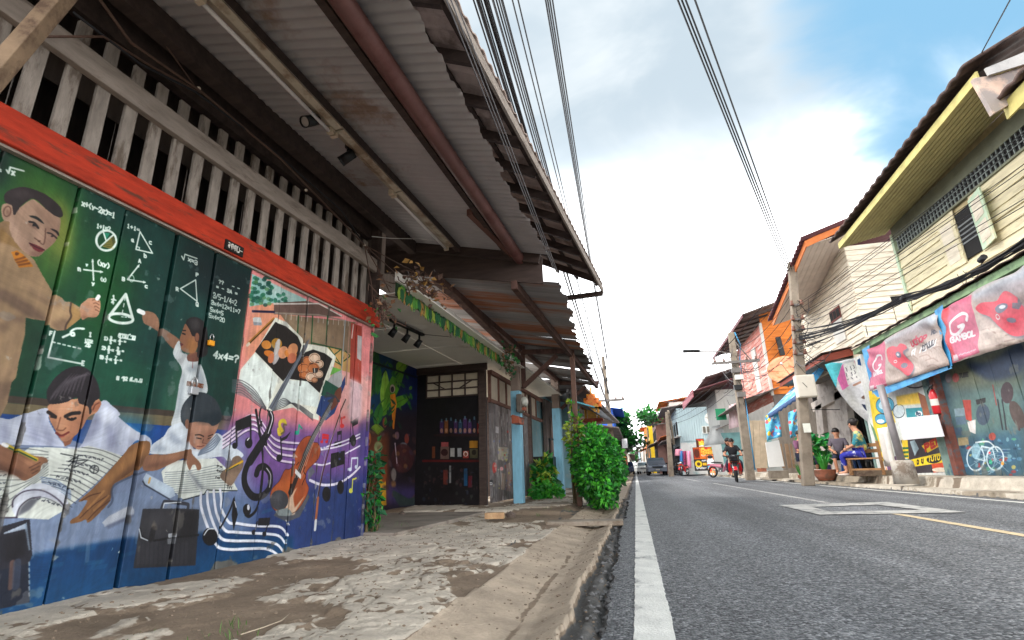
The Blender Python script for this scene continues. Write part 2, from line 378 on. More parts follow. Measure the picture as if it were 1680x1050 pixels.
def ground_mat(name,cols,bump=.6):
    """cols: (A,B,C,D) colours picked by mask channels r,g,b over base A"""
    m=bpy.data.materials.new(name);m.use_nodes=True;t=m.node_tree;b=t.nodes['Principled BSDF'];L=t.links
    def n(ty,**k):
        o=t.nodes.new(ty)
        for a,v in k.items():setattr(o,a,v)
        return o
    at=n('ShaderNodeAttribute',attribute_name='Msk');sp=n('ShaderNodeSeparateColor');L.new(at.outputs['Color'],sp.inputs[0])
    co=n('ShaderNodeTexCoord')
    def nz(s,d=6,r=.6):
        a=n('ShaderNodeTexNoise');a.inputs['Scale'].default_value=s;a.inputs['Detail'].default_value=d;a.inputs['Roughness'].default_value=r;L.new(co.outputs['Object'],a.inputs['Vector']);return a.outputs['Fac']
    f1=nz(9);f2=nz(60,4);f3=nz(3.)
    def mt(op,a,b_=None):
        o=n('ShaderNodeMath',operation=op)
        for i,v in enumerate((a,b_)):
            if v is None:continue
            if isinstance(v,(int,float)):o.inputs[i].default_value=v
            else:L.new(v,o.inputs[i])
        return o.outputs[0]
    def ss(x,a,b_):
        o=n('ShaderNodeMapRange',interpolation_type='SMOOTHSTEP');L.new(x,o.inputs[0]);o.inputs[1].default_value=a;o.inputs[2].default_value=b_;return o.outputs[0]
    cur=None
    def shade(c,lo=.7,hi=1.25):
        l=lin(c);r=n('ShaderNodeValToRGB');e=r.color_ramp.elements;e[0].position=.25;e[1].position=.75
        e[0].color=tuple(x*lo for x in l)+(1,);e[1].color=tuple(min(.9,x*hi)for x in l)+(1,)
        mx=mt('ADD',mt('MULTIPLY',f1,.6),mt('MULTIPLY',f2,.4));L.new(mx,r.inputs[0]);return r.outputs[0]
    cur=shade(cols[0])
    for i,c in enumerate(cols[1:4]):
        f=ss(mt('ADD',sp.outputs[i],mt('MULTIPLY',mt('SUBTRACT',f1,.5),.55)),.42,.56)
        mx=n('ShaderNodeMix',data_type='RGBA');L.new(f,mx.inputs[0]);L.new(cur,mx.inputs[6]);L.new(shade(c),mx.inputs[7]);cur=mx.outputs[2]
    st=n('ShaderNodeMapRange');L.new(f3,st.inputs[0]);st.inputs[1].default_value=.3;st.inputs[2].default_value=.7;st.inputs[3].default_value=.72;st.inputs[4].default_value=1.15
    vm=n('ShaderNodeVectorMath',operation='SCALE');L.new(cur,vm.inputs[0]);L.new(st.outputs[0],vm.inputs['Scale'])
    L.new(vm.outputs[0],b.inputs['Base Color']);b.inputs['Roughness'].default_value=.9;b.inputs['Specular IOR Level'].default_value=.2
    bp=n('ShaderNodeBump');bp.inputs['Strength'].default_value=bump;bp.inputs['Distance'].default_value=.012
    L.new(mt('ADD',f2,mt('MULTIPLY',nz(160,3),.6)),bp.inputs['Height']);L.new(bp.outputs[0],b.inputs['Normal'])
    return m
def asphalt_mat():
    m=bpy.data.materials.new('worn asphalt');m.use_nodes=True;t=m.node_tree;b=t.nodes['Principled BSDF'];L=t.links
    n=t.nodes.new;co=n('ShaderNodeTexCoord')
    vo=n('ShaderNodeTexVoronoi');vo.inputs['Scale'].default_value=85;L.new(co.outputs['Object'],vo.inputs['Vector'])
    sp=n('ShaderNodeSeparateColor');L.new(vo.outputs['Color'],sp.inputs[0])
    r=n('ShaderNodeValToRGB');e=r.color_ramp.elements;e[0].position=0.;e[0].color=(.04,.042,.047,1);e[1].position=1;e[1].color=(.36,.365,.375,1)
    k=e.new(.4);k.color=(.105,.109,.117,1);k=e.new(.75);k.color=(.185,.19,.2,1);k=e.new(.93);k.color=(.27,.27,.275,1)
    L.new(sp.outputs[0],r.inputs[0])
    f=n('ShaderNodeTexNoise');f.inputs['Scale'].default_value=.5;f.inputs['Detail'].default_value=9;f.inputs['Roughness'].default_value=.65
    mp=n('ShaderNodeMapping');mp.inputs[3].default_value=(1.6,.35,1);L.new(co.outputs['Object'],mp.inputs[0]);L.new(mp.outputs[0],f.inputs['Vector'])
    mr=n('ShaderNodeMapRange');mr.inputs[1].default_value=.33;mr.inputs[2].default_value=.62;mr.inputs[3].default_value=.74;mr.inputs[4].default_value=1.15;L.new(f.outputs['Fac'],mr.inputs[0])
    g=n('ShaderNodeTexNoise');g.inputs['Scale'].default_value=1.4;g.inputs['Detail'].default_value=6;mp2=n('ShaderNodeMapping');mp2.inputs[1].default_value=(4,2,0);mp2.inputs[2].default_value=(0,0,.5);mp2.inputs[3].default_value=(.35,1.8,1)
    L.new(co.outputs['Object'],mp2.inputs[0]);L.new(mp2.outputs[0],g.inputs['Vector'])
    m2=n('ShaderNodeMapRange');m2.inputs[1].default_value=.655;m2.inputs[2].default_value=.70;m2.inputs[3].default_value=1;m2.inputs[4].default_value=.6;L.new(g.outputs['Fac'],m2.inputs[0])
    mm=n('ShaderNodeMath');mm.operation='MULTIPLY';L.new(mr.outputs[0],mm.inputs[0]);L.new(m2.outputs[0],mm.inputs[1])
    tk=n('ShaderNodeTexNoise');tk.inputs['Scale'].default_value=1.;tk.inputs['Detail'].default_value=3;mp3=n('ShaderNodeMapping');mp3.inputs[3].default_value=(1.9,.03,1);L.new(co.outputs['Object'],mp3.inputs[0]);L.new(mp3.outputs[0],tk.inputs['Vector'])
    m3=n('ShaderNodeMapRange');m3.inputs[1].default_value=.36;m3.inputs[2].default_value=.64;m3.inputs[3].default_value=.84;m3.inputs[4].default_value=1.2;L.new(tk.outputs['Fac'],m3.inputs[0])
    m4_=n('ShaderNodeMath');m4_.operation='MULTIPLY';L.new(mm.outputs[0],m4_.inputs[0]);L.new(m3.outputs[0],m4_.inputs[1]);mm=m4_
    vm=n('ShaderNodeVectorMath');vm.operation='SCALE';L.new(r.outputs[0],vm.inputs[0]);L.new(mm.outputs[0],vm.inputs['Scale'])
    L.new(vm.outputs[0],b.inputs['Base Color']);b.inputs['Roughness'].default_value=.72;b.inputs['Specular IOR Level'].default_value=.3
    bp=n('ShaderNodeBump');bp.inputs['Strength'].default_value=.9;bp.inputs['Distance'].default_value=.006
    L.new(vo.outputs['Distance'],bp.inputs['Height']);bp.invert=True;L.new(bp.outputs[0],b.inputs['Normal'])
    MATS['asphalt']=m;return m
ASPH=asphalt_mat()
gm=M('far ground',(120,112,98),.95,.3,.4)
MB().quad((-700,-60,-.13),(700,-60,-.13),(700,1500,-.13),(-700,1500,-.13)).build('ground',gm,kind='structure')
ys=np.concatenate([np.arange(-3,8,.03),np.arange(8,20,.1),np.arange(20,420,2.)])
edge=lambda y:-.19+.05*(fbm(y*1.3,y*0+3,2,4)-.5)*2+.025*(fbm(y*9,y*0+1,5,2)-.5)*2
mb=MB();n_=len(ys);ex=edge(ys)
vs=[]
for i,y in enumerate(ys):vs+=[(ex[i]-.012,y,-.09),(ex[i],y,-.004),(ex[i]+.05,y,0),(2.9,y,.0),(5.35,y,0),(5.36,y,-.09)]
mb.add(vs,[(i*6+j,(i+1)*6+j,(i+1)*6+j+1,i*6+j+1)for i in range(n_-1)for j in range(5)])
mb.build('road',ASPH,kind='structure')
vg=ground_mat('broken pavement',[(142,124,106),(204,192,176),(188,170,150),(96,94,92)])
def ragged(y,s,a=.03):return a*(fbm(y*2.2,y*0+s,s,4)-.5)*2
def seg(x,y):
    xl=-.86+ragged(y,11,.04);xr=-.33+ragged(y,12,.035)+.035*(fbm(y*11,y*0+4,14,3)-.5)+.02*(fbm(y*40,y*0+4,15,2)-.5);return xl,xr
def crack(x,y,s,sc_):return np.abs(fbm(x*sc_,y*sc_,s,3)-.5)
def voro(x,y,s,seed=0):
    x=x*s;y=y*s;xi=np.floor(x).astype(int);yi=np.floor(y).astype(int);f1=np.full(x.shape,9.);f2=f1.copy();cid=np.zeros(x.shape)
    for i in(-1,0,1):
        for j in(-1,0,1):
            a,b=(xi+i),(yi+j);px=a+_lat[(a+seed)%256,(b*3)%256];py=b+_lat[(a*5+seed)%256,(b+91)%256];d=np.hypot(px-x,py-y)
            n_=d<f1;f2=np.where(n_,f1,np.minimum(f2,d));cid=np.where(n_,_lat[(a*7+seed)%256,(b*11)%256],cid);f1=np.where(n_,d,f1)
    return f2-f1,cid
def slabs(x,y):
    wx=x+.06*(fbm(x*4,y*4,61,3)-.5);wy=y+.06*(fbm(x*4+9,y*4,62,3)-.5)
    e1,c1=voro(wx,wy*.75,2.6,5);e2,c2=voro(wx,wy,7.5,9)
    z=np.exp(-((x+1.25)/.55)**2)*np.clip((5.2-y)/1.,0,1)
    return np.clip(1-e1/.035,0,1)*np.clip(z*1.6,.25,1),np.clip(1-e2/.07,0,1)*np.clip(z*1.5-.25,0,1),c1,c2*z
def plates(x,y):
    d=x+2.6-.05*(y-4.7)
    f=fbm(x*1.7+4,y*1.3,21,5)+.16*fbm(x*6,y*6,8,4)-.08
    far=np.clip((y-5.6)/.5,0,1)*np.clip((7.6-y)/.5,0,1)
    f=f+.20*np.exp(-((x+1.15)/.5)**2)*np.exp(-((y-1.9)/1.)**2)-.22*np.exp(-((x+1.7)/.55)**2-((y-2.1)/.45)**2)-.10*np.exp(-((x+1.75)/.5)**2-((y-3.3)/.6)**2)+.05*np.exp(-((d-.3)/.3)**2)
    f=f-.2*np.exp(-((y-6.9)/.35)**2)+.12*np.exp(-((y-5.2)/.7)**2)
    return f
def vz(x,y):
    xl,xr=seg(x,y)
    f=plates(x,y);pl=np.clip((f-.50)/.025,0,1)
    base=.015+.035*np.clip((-.86-x)/1.6,0,1)
    cr=np.clip(1-crack(x,y,31,2.3)/.018,0,1)
    s1,s2,k1,k2=slabs(x,y);pave=base+.018*pl+.008*(k1-.5)+.012*(k2-.4)*pl-.02*s1*pl-.012*s2*pl+.012*(fbm(x*5,y*5,41,4)-.5)+.006*(fbm(x*22,y*22,45,3)-.5)-.014*cr*pl
    pave=pave+.05*np.clip((y-7.3)/.1,0,1)*np.clip((-.95-x)/.1,0,1)
    t=np.clip((x-xl)/(xr-xl),0,1);sw=.022-.062*np.clip(np.minimum(t/.58,(1-t)/.30),0,1)+.007*(fbm(x*12,y*6,51,3)-.5)+.006*(fbm(x*40,y*30,52,3)-.5)
    led=-.035+.03*(fbm(x*7,y*4,61,4)-.5)+.03*(fbm(x*26,y*16,63,4)-.5)+.02*(x>xr+.05)-.05*np.clip(1-np.abs(x-edge(y)+.03)/.03,0,1)
    z=np.where(x<xl,pave,np.where(x<xr,sw,led))
    far_=np.clip((y-9)/3,0,1)
    return z*(1-.0*far_)
def vc(x,y,z):
    xl,xr=seg(x,y);c=np.zeros(x.shape+(4,));c[...,3]=1
    f=plates(x,y);pl=np.clip((f-.42)/.16,0,1)
    cr=np.clip(1-crack(x,y,31,2.3)/.022,0,1)
    s1,s2,k1,k2=slabs(x,y);gr_=fbm(x*14,y*14,46,4);c[...,0]=np.where(x<xl,np.clip(pl-.75*cr-.5*s1-.4*s2-.35*(k2>.72)-.9*np.clip((gr_-.62)*6,0,1),0,1),0)
    ins=(x>=xl)&(x<xr)
    mid=np.exp(-((x-(xl*.42+xr*.58)-.02*(fbm(y*5,y*0,72,3)-.5))/.022)**2)*fbm(x*9,y*7,71,3)*1.6
    c[...,1]=np.where(ins,np.clip(.95-.7*mid,0,1),0)
    c[...,2]=np.where(x>=xr,.62+.5*(fbm(x*6,y*3,81,4)-.5),np.where(np.abs(x-xl+.1)<.09,np.clip((fbm(x*9,y*2,83,3)-.58)*8,0,.9),0))
    return c
colmesh('pavement',np.concatenate([np.arange(-4.6,-2.8,.09),np.arange(-2.8,-.12,.0135)]),np.concatenate([np.arange(.4,6.2,.02),np.arange(6.2,12,.04)]),vz,vc,vg)
colmesh('pavement',np.arange(-7,-.1,.13),np.arange(11.95,130,1.3),lambda x,y:vz(x,y)-.01,vc,vg)
st=MB();lc=MB()
def rock(mb,c,r):
    vs=[];k=6
    base=[(0,0,1)]+[(math.cos(a),math.sin(a),.25)for a in np.linspace(0,6.28,k,endpoint=False)]+[(math.cos(a)*.8,math.sin(a)*.8,-.6)for a in np.linspace(.5,6.78,k,endpoint=False)]
    for b in base:vs.append([c[i]+b[i]*r[i]*random.uniform(.7,1.15)for i in range(3)])
    mb.add(vs,[(0,1+i,1+(i+1)%k)for i in range(k)]+[(1+i,1+k+i,1+(i+1)%k)for i in range(k)]+[(1+k+i,1+k+(i+1)%k,1+(i+1)%k)for i in range(k)])
for i in range(2600):
    y=.9+8*random.random()**1.3;x=random.uniform(-2.5,-.2);s=random.uniform(.002,.008)*(1 if random.random()<.92 else 1.8)
    zz=float(vz(np.array([x]),np.array([y]))[0]);rock(st,(x,y,zz+s*.2),(s,s*random.uniform(.7,1.2),s*.6))
for i in range(420):
    y=1.2+9*random.random()**1.4;x=float(edge(np.array([y]))[0])-abs(random.gauss(0,.05));s=random.uniform(.006,.02);rock(lc,(x,y,float(vz(np.array([x]),np.array([y]))[0])+s*.3),(s,s*1.3,s*.7))
tag(lc.build('asphalt_crumbs',M('asphalt crumb',(104,103,103),.9,.35,40.),kind='stuff'),'crumbled asphalt bits along the broken road edge','rubble')
st.build('gravel',M('pebble',(128,112,96),.9,.35,30.),kind='stuff')
for i,(px,py,s,lb)in enumerate(((660,843,.05,'small dusty stone lying left of the brick on the porch step'),(838,844,.06,'round dark stone lying beside the brick near the pipe gutter'))):
    p=on_z(px,py,.09);mb=MB();rock(mb,(p[0],p[1],.085),(s*1.1,s,s*.75));tag(mb.build('stone',M('stone dark',(105,92,84),.9,.3,20.),bevel=.004),lb,'stone')
p=on_z(811,852,.06)
tag(MB().box((p[0],p[1]+.02,.10),(.23,.11,.07),.12).build('brick',M('pale brick',(188,150,112),.9,.3,12.,c2=(205,180,140)),bevel=.004),'pale hollow brick lying on the dirt before the dark porch','brick')
sl_=M('slab concrete',(150,138,124),.9,.25,4.,c2=(120,104,88))
for(px,py,w,l,lb)in((1090-215,830,.5,.3,'cracked flat slab by the foot of the first light blue post'),(905,826,.55,.35,'grey step slab between the bush and the porch')):
    p=on_z(px,py,.1);tag(MB().box((p[0],p[1],.07),(w,l,.06),random.uniform(-.2,.2),random.uniform(-.03,.03)).build('concrete_slab',sl_,bevel=.01),lb,'slab')
for i in range(2):
    px,py=((868,812),(905,808))[i];p=on_z(px,py,.14)
    tag(MB().box((p[0],p[1],.12+.0*i),(.42-.1*i,.12,.07),.1-.25*i,.04).build('timber_offcut',M('old timber',(140,112,86),.9,.3,3.,stretch=(1,8,8)),bevel=.006),('weathered timber offcut lying before the first blue post','short timber offcut lying behind the longer one')[i],'timber')
tag(MB().box((-.62,6.25,.025),(.86,.28,.05),.04).build('gutter_cover',sl_,bevel=.008),'thin concrete plank laid across the open gutter','plank')
wm=M('road paint white',(222,220,213),.75,.16,7.,c2=(128,128,127),spot=.625,bump=.5,bsc=90.)
def strip(name,fx0,fx1,y0,y1,mat,dy=.05):
    yy=np.arange(y0,y1,dy);vs=[]
    for y in yy:vs+=[(fx0(y),y,.004),(fx1(y),y,.004)]
    return MB().add(vs,[(2*i,2*i+1,2*i+3,2*i+2)for i in range(len(yy)-1)]).build(name,mat,kind='structure')
jag=lambda y,s:.004*(float(vn(y*40,s,s))-.5)*2+.004*(float(vn(y*9,s,s))-.5)
strip('edge_line',lambda y:-.06+jag(y,3),lambda y:.085+jag(y,7),-.5,14,wm,.02)
strip('edge_line',lambda y:-.06,lambda y:.085,14,160,wm,2.)
strip('edge_line',lambda y:5.05+jag(y,5),lambda y:5.15+jag(y,9),1,150,wm,.2)
ym=M('road paint cream',(198,178,145),.8,.18,8.,c2=(112,110,108),spot=.6,bump=.5,bsc=90.)
strip('centre_line',lambda y:2.86+jag(y,2),lambda y:2.96+jag(y,4),.5,7.6,ym)
wm2=M('road paint worn',(178,176,172),.8,.15,8.,c2=(115,115,116),spot=.57,bump=.5,bsc=90.)
strip('centre_line',lambda y:2.82+jag(y,2),lambda y:2.92+jag(y,4),9.4,22,wm2)
strip('centre_line',lambda y:2.7,lambda y:2.82,26,34,wm2,.5)
o_=[on_z(*p,.004)for p in((1277,829),(1455,824),(1588,841),(1345,845))]
i_=[on_z(*p,.004)for p in((1332,832),(1440,828.5),(1512,837),(1362,840))]
for v in o_+i_:v[2]=.0085
MB().add(o_+i_,[(k,(k+1)%4,4+(k+1)%4,4+k)for k in range(4)]).build('road_marking',wm2,kind='structure')
pv=ground_mat('right pavement',[(150,138,122),(186,176,162),(124,110,96),(100,98,96)])
def rz(x,y):
    ed=5.42+.12*(fbm(y*1.1,y*0+2,91,4)-.5)*2
    b=.075+.02*(fbm(x*2,y*2,92,4)-.5)+.19*np.clip((x-6.0-.5*(fbm(y*.5,y*0,94,3)-.5))/.06,0,1)*np.clip((y-3)/1,0,1)
    b=b-.05*np.clip(1-crack(x,y,95,.9)/.02,0,1)
    return np.where(x<ed,-.03,b)
def rc(x,y,z):
    c=np.zeros(x.shape+(4,));c[...,3]=1;c[...,0]=fbm(x*1.3,y*1.1,96,4)*1.1-.05;c[...,1]=np.clip(1-crack(x,y,95,.9)/.03,0,1);c[...,2]=np.where(z<.05,.8,0);return c
colmesh('pavement',np.arange(5.3,7.62,.03),np.concatenate([np.arange(3,22,.05),np.arange(22,60,.4)]),rz,rc,pv)
colmesh('pavement',np.arange(5.3,30,.6),np.arange(59.8,160,3.),lambda x,y:0*x+.06,rc,pv)
# ================================================================ PAINTED WALL (classroom and music)
cv=Canvas(-4.0,.08,0.,2.18,300,lambda x,y:PL.px(x,y),(10,62,56))
full=[(-40,100),(640,480),(640,930),(-40,1040)]
c=cv
c.frame(0,0,1)
c.poly([(-60,230),(130,300),(60,640),(-60,690)],(16,70,44),1,.05)
c.poly([(150,380),(215,430),(190,560),(120,560)],(12,92,30),.8,.10,True)
c.poly([(20,250),(125,300),(118,420),(80,500),(10,460),(-20,300)],(60,112,40),.8,.08,True)
c.poly([(30,295),(90,330),(112,380),(100,430),(85,450),(70,330)],(150,152,58),.8,.05,True)
c.poly([(95,325),(112,350),(108,420),(98,420)],(176,164,72),.6,.03,True)
c.poly([(-20,235),(20,243),(14,310),(-30,300)],(6,46,44),.9,.04)
c.poly([(95,560),(260,600),(225,680),(40,660)],(22,92,66),.8,.06)
c.poly([(290,500),(345,520),(320,700),(268,690)],(28,84,78),.7,.06,True)
c.poly([(345,520),(405,540),(385,690),(330,690)],(14,66,56),.8,.04)
c.poly([(285,600),(320,600),(300,690),(262,680)],(66,118,84),.6,.05,True)
c.poly([(300,395),(420,450),(412,520),(320,480)],(8,38,44),.8,.06)
c.poly([(-60,642),(50,652),(400,685),(400,695),(50,664),(-60,655)],(74,62,52))
c.poly([(-60,655),(50,664),(400,693),(400,711),(50,683),(-60,675)],(118,106,78))
c.poly([(-60,674),(50,682),(400,708),(400,860),(-60,1000)],(22,72,142))
c.poly([(160,675),(245,690),(240,740),(190,700)],(14,118,176),.7,.04)
pinkf=[(404,430),(640,540),(640,930),(330,930),(372,700)]
c.poly([(412,440),(700,560),(700,960),(300,960),(380,680)],(226,140,140))
c.poly([(412,480),(480,470),(500,560),(395,600)],(226,158,118),.8,.06)
c.poly([(372,690),(440,690),(520,705),(700,690),(700,960),(300,960),(350,740)],(122,84,150),1,.05)
c.poly([(420,800),(700,770),(700,960),(340,960)],(44,66,122),1,.08)
c.poly([(370,720),(400,710),(420,850),(380,900),(352,860)],(128,150,180),.8,.07)
c.poly([(560,600),(610,620),(610,690),(560,680)],(232,186,178),.7,.04)
c.poly([(590,690),(612,680),(612,900),(585,900)],(56,62,128),.5,.03)
tab=[(-60,740),(60,735),(245,760),(372,790),(372,880),(230,890),(210,884),(100,910),(-60,935)]
c.poly(tab,(122,138,166),1,.012)
c.poly([(-60,690),(10,690),(240,760),(240,800),(-60,860)],(118,132,160))
c.poly([(360,800),(420,820),(400,900),(350,900)],(96,122,160),.8,.06)
c.poly([(-60,930),(60,908),(105,900),(215,882),(240,884),(360,870),(480,880),(480,960),(-60,1060)],(16,66,112),1,.012)
c.poly([(-60,985),(100,955),(220,930),(340,905),(480,890),(480,960),(-60,1060)],(24,84,128),.6,.05)
for i in range(26):
    x=random.uniform(0,470);y=955-.2*x+random.uniform(-34,20);c.line([(x,y),(x+random.uniform(6,24),y-random.uniform(2,8))],.02,(40,104,140),.25,True)
for i in range(14):
    x=random.uniform(0,230);y=random.uniform(790,900);c.line([(x,y),(x-3,y+40)],.02,(142,156,180),.3)
# ---- chalk drawings
WH=(214,226,218);cw=.0085
c.frame(0,230,2.624)
c.text('2=',(-22,132),(15,5),(1,-22),cw,WH);c.text('√',(0,0),(1,1),(1,1),cw,WH)
c.line([(30,128),(38,142),(46,116),(104,132)],cw,WH);c.text('x',(52,148),(16,4),(2,-24),cw,WH)
c.text('x+(y-2x)=1',(348,282),(14.4,5.6),(3,-22),cw,WH);c.line([(424,306),(432,318),(440,300),(466,310)],cw*.8,WH)
c.text('1+1=2',(412,378),(12,3),(2,-17),cw*.8,WH);c.ring((453,433),(43,43),.013,WH)
c.poly([(440,398),(470,402),(452,430)],(40,150,120),.8);c.poly([(452,436),(484,408),(494,440),(470,470),(430,455)],(92,82,34),.8);c.line([(428,458),(486,406)],cw,WH);c.line([(440,396),(452,432)],cw,WH)
for i in range(6):c.line([(440+6*i,450-6*i+8),(484-2*i,466-9*i)],.004,(190,170,80),.7)
c.line([(394,516),(398,604)],cw,WH);c.line([(356,558),(436,568)],cw,WH);c.poly([(394,512),(388,526),(400,526)],WH);c.poly([(440,568),(426,560),(426,575)],WH)
c.text('y',(392,626),(12,3),(0,-18),cw,WH);c.text('n',(332,562),(12,3),(0,-18),cw,WH);c.text('(xy)',(414,536),(14,5),(2,-22),cw,WH);c.text('(x)',(428,606),(9,2),(1,-16),cw*.8,WH);c.text('y',(366,542),(9,2),(0,-12),cw*.8,WH)
c.text('1+1=',(546,376),(14,5),(2,-16),cw*.8,WH)
c.line([(602,394),(584,470),(656,487)],cw,WH,closed=True);c.line([(586,458),(600,462),(597,474)],cw*.7,WH)
c.text('a',(566,436),(12,3),(0,-16),cw,WH);c.text('c',(642,446),(12,3),(0,-16),cw,WH);c.text('b',(620,504),(12,3),(0,-16),cw,WH)
c.line([(596,540),(548,600),(624,612)],cw,WH);c.poly([(600,534),(588,542),(598,550)],WH);c.poly([(628,613),(616,604),(614,617)],WH)
c.text('A',(596,526),(12,3),(0,-14),cw,WH);c.text('B',(526,604),(12,3),(0,-14),cw,WH);c.text('c',(624,634),(12,3),(0,-14),cw,WH);c.ring((566,596),(10,14),.004,WH)
c.text('x=3',(806,520),(14,7),(1,-18),cw,WH);c.line([(778,500),(786,516),(792,492),(844,510)],cw,WH)
c.line([(838,602),(772,640),(844,694)],cw,WH,closed=True);c.text('P',(840,586),(12,3),(0,-14),cw,WH);c.text('R',(754,648),(12,3),(0,-14),cw,WH);c.text('Q',(840,714),(12,3),(0,-16),cw,WH)
for i,s in enumerate(('??↓↓ - -','= - 3A = ','3/5-1/4=2','3x4=12=11=7','5x4=5','5x4=20')):
    c.text(s,((938,928,914,906,902,896)[i],(616,638,678,706,736,762)[i]),(11.5,4.),(1,(-14,-14,-22,-17,-17,-17)[i]),cw*.85,WH)
c.text('4x4=?',(914,936),(22,4.6),(6,-28),.013,WH)
c.frame(0,460,4.773)
c.ring((944,298),(96,36),.016,WH,.12);c.line([(850,285),(984,108),(1038,300)],.016,WH,sm=False)
for a,b in(((980,130),(950,285)),((950,285),(1030,292))):
    for k in range(0,6,2):c.line([(a[0]+(b[0]-a[0])*k/6,a[1]+(b[1]-a[1])*k/6),(a[0]+(b[0]-a[0])*(k+1)/6,a[1]+(b[1]-a[1])*(k+1)/6)],cw*.7,WH)
c.text('1',(880,145),(24,4),(0,-28),cw,WH);c.text('4',(872,182),(24,4),(0,-26),cw,WH);c.line([(872,150),(905,156)],cw,WH)
c.line([(420,400),(368,604),(622,652)],cw,WH);c.text('F',(380,428),(20,4),(4,-28),cw,WH);c.text('E',(632,664),(20,4),(4,-32),cw,WH)
for k in range(0,12,2):c.line([(404+20*k,484+4.8*k),(422+20*k,488+4.8*k)],cw*.8,WH)
c.line([(484,446),(530,425),(566,410),(572,432),(550,430),(548,400),(590,378),(648,380)],.011,WH,sm=True);c.poly([(656,380),(632,368),(632,390)],WH)
c.text('I',(690,440),(20,4),(2,-30),cw,WH);c.text('UTP',(660,482),(20,4),(2,-22),cw*.8,WH);c.text('△D',(660,520),(22,4),(2,-24),cw*.8,WH);c.line([(656,490),(716,492)],cw*.8,WH);c.line([(660,518),(676,496),(690,520)],cw*.8,WH,closed=True)
c.text('การบ้าน',(926,440),(19,3.4),(4,-24),cw,WH);c.line([(930,448),(1054,468)],cw*.8,WH)
for y,nn_,a_,b_,c_,d_ in((465,'1)','3','5','2','3'),(540,'2)','8','9','3','10'),(612,'3)','4','1','7','3')):
    x=814-(y-465)*.22;c.text(nn_,(x,y),(16,3),(2,-24),cw,WH)
    for k,(p,q)in enumerate(((a_,b_),(c_,d_))):
        xx=x+44+70*k;yy=y+8*k;c.text(p,(xx+4,yy-4),(14,3),(2,-22),cw*.85,WH);c.text(q,(xx+2,yy+30),(12,3),(2,-22),cw*.85,WH);c.line([(xx-4,yy+2),(xx+28,yy+6)],cw*.8,WH)
    c.text('x',(x+78,y+14),(16,3),(2,-20),cw*.85,WH);c.text('=',(x+156,y+24),(16,3),(2,-20),cw*.85,WH)
c.text('ท่า',(912,776),(20,4),(2,-24),cw,WH);c.text('ร2 ส.ต.น',(960,780),(19,2.4),(3,-24),cw,WH)
# ---- teacher
SK=(172,140,118);UN=(168,138,104);UD=(112,88,74)
c.frame(0,280,5.25)
c.poly([(-120,560),(0,460),(60,520),(140,600),(230,700),(300,770),(370,900),(460,1050),(460,1200),(-120,1200)],UN)
c.frame(0,460,4.773)
c.poly([(-120,-60),(200,-60),(310,-10),(360,30),(400,90),(440,118),(480,140),(500,168),(545,170),(610,210),(632,250),(622,300),(560,350),(505,392),(440,395),(385,372),(362,318),(270,305),(205,290),(200,420),(150,640),(130,760),(95,800),(60,960),(0,1080),(-120,1100)],UN)
tm=c.poly([(-120,-60),(200,-60),(310,-10),(360,30),(400,90),(440,118),(480,140),(545,170),(632,250),(560,350),(505,392),(440,395),(362,318),(205,290),(200,420),(150,640),(130,760),(95,800),(60,960),(0,1080),(-120,1100)],UN,0,full=True)
for pts,a_ in(([(0,60),(150,130),(330,250),(370,320),(200,280),(60,180),(-60,140)],.75),([(190,30),(330,90),(420,160),(480,180),(420,200),(280,130)],.55),([(-60,260),(180,300),(150,330),(60,300)],.7),([(0,340),(180,290),(40,420)],.6),([(20,520),(160,330),(80,560)],.5),([(0,700),(150,560),(120,700),(30,780)],.45),([(400,330),(520,300),(505,392),(430,395)],.5),([(-60,820),(110,780),(60,900),(-60,940)],.5),([(-60,870),(90,830),(0,1080),(-100,1060)],.4)):c.poly(pts,UD,a_,.012,True,clip=tm)
for pts in([(120,0),(260,40),(390,120),(460,170),(380,150),(240,80)],[(60,350),(150,330),(60,600),(20,600)],[(400,220),(500,240),(480,290),(420,280)],[(20,620),(130,600),(90,690),(10,760)]):c.poly(pts,(204,170,128),.55,.015,True,clip=tm)
c.poly([(545,172),(610,210),(632,250),(622,300),(560,350),(505,385),(520,330),(548,290),(538,230)],(166,132,84));c.line([(548,176),(540,240),(548,285),(510,350),(502,388)],.009,(70,52,44),.8,True)
c.poly([(618,205),(660,160),(690,140),(740,142),(776,165),(776,235),(755,280),(720,292),(680,290),(632,308)],(190,142,112),sm=True);c.poly([(640,270),(700,292),(760,262),(720,300),(640,305)],(122,80,60),.6,.008,True)
for k in range(4):c.line([(716+8*k,156+26*k),(742,152+26*k),(768,168+26*k)],.005,(112,72,54),.8,True)
c.line([(752,146),(764,126)],.02,(236,238,234))
c.frame(0,280,5.25)
c.poly([(0,460),(70,500),(160,610),(240,710),(200,690),(90,640),(-60,590),(-60,500)],(150,116,70),.9,.006)
c.poly([(0,450),(80,430),(120,520),(230,690),(160,640),(40,520),(-30,530)],(146,116,84),sm=True)
c.poly([(-60,540),(0,480),(60,520),(20,560),(-60,600)],(140,108,62),.9,.008)
face=[(20,300),(60,280),(110,300),(130,380),(160,330),(270,250),(330,270),(400,330),(510,400),(525,430),(515,520),(490,590),(450,640),(390,690),(340,735),(270,735),(200,690),(120,590),(85,500),(85,440),(40,430),(15,370)]
c.poly(face,SK,sm=True);fm=c.poly(face,SK,0,sm=True,full=True)
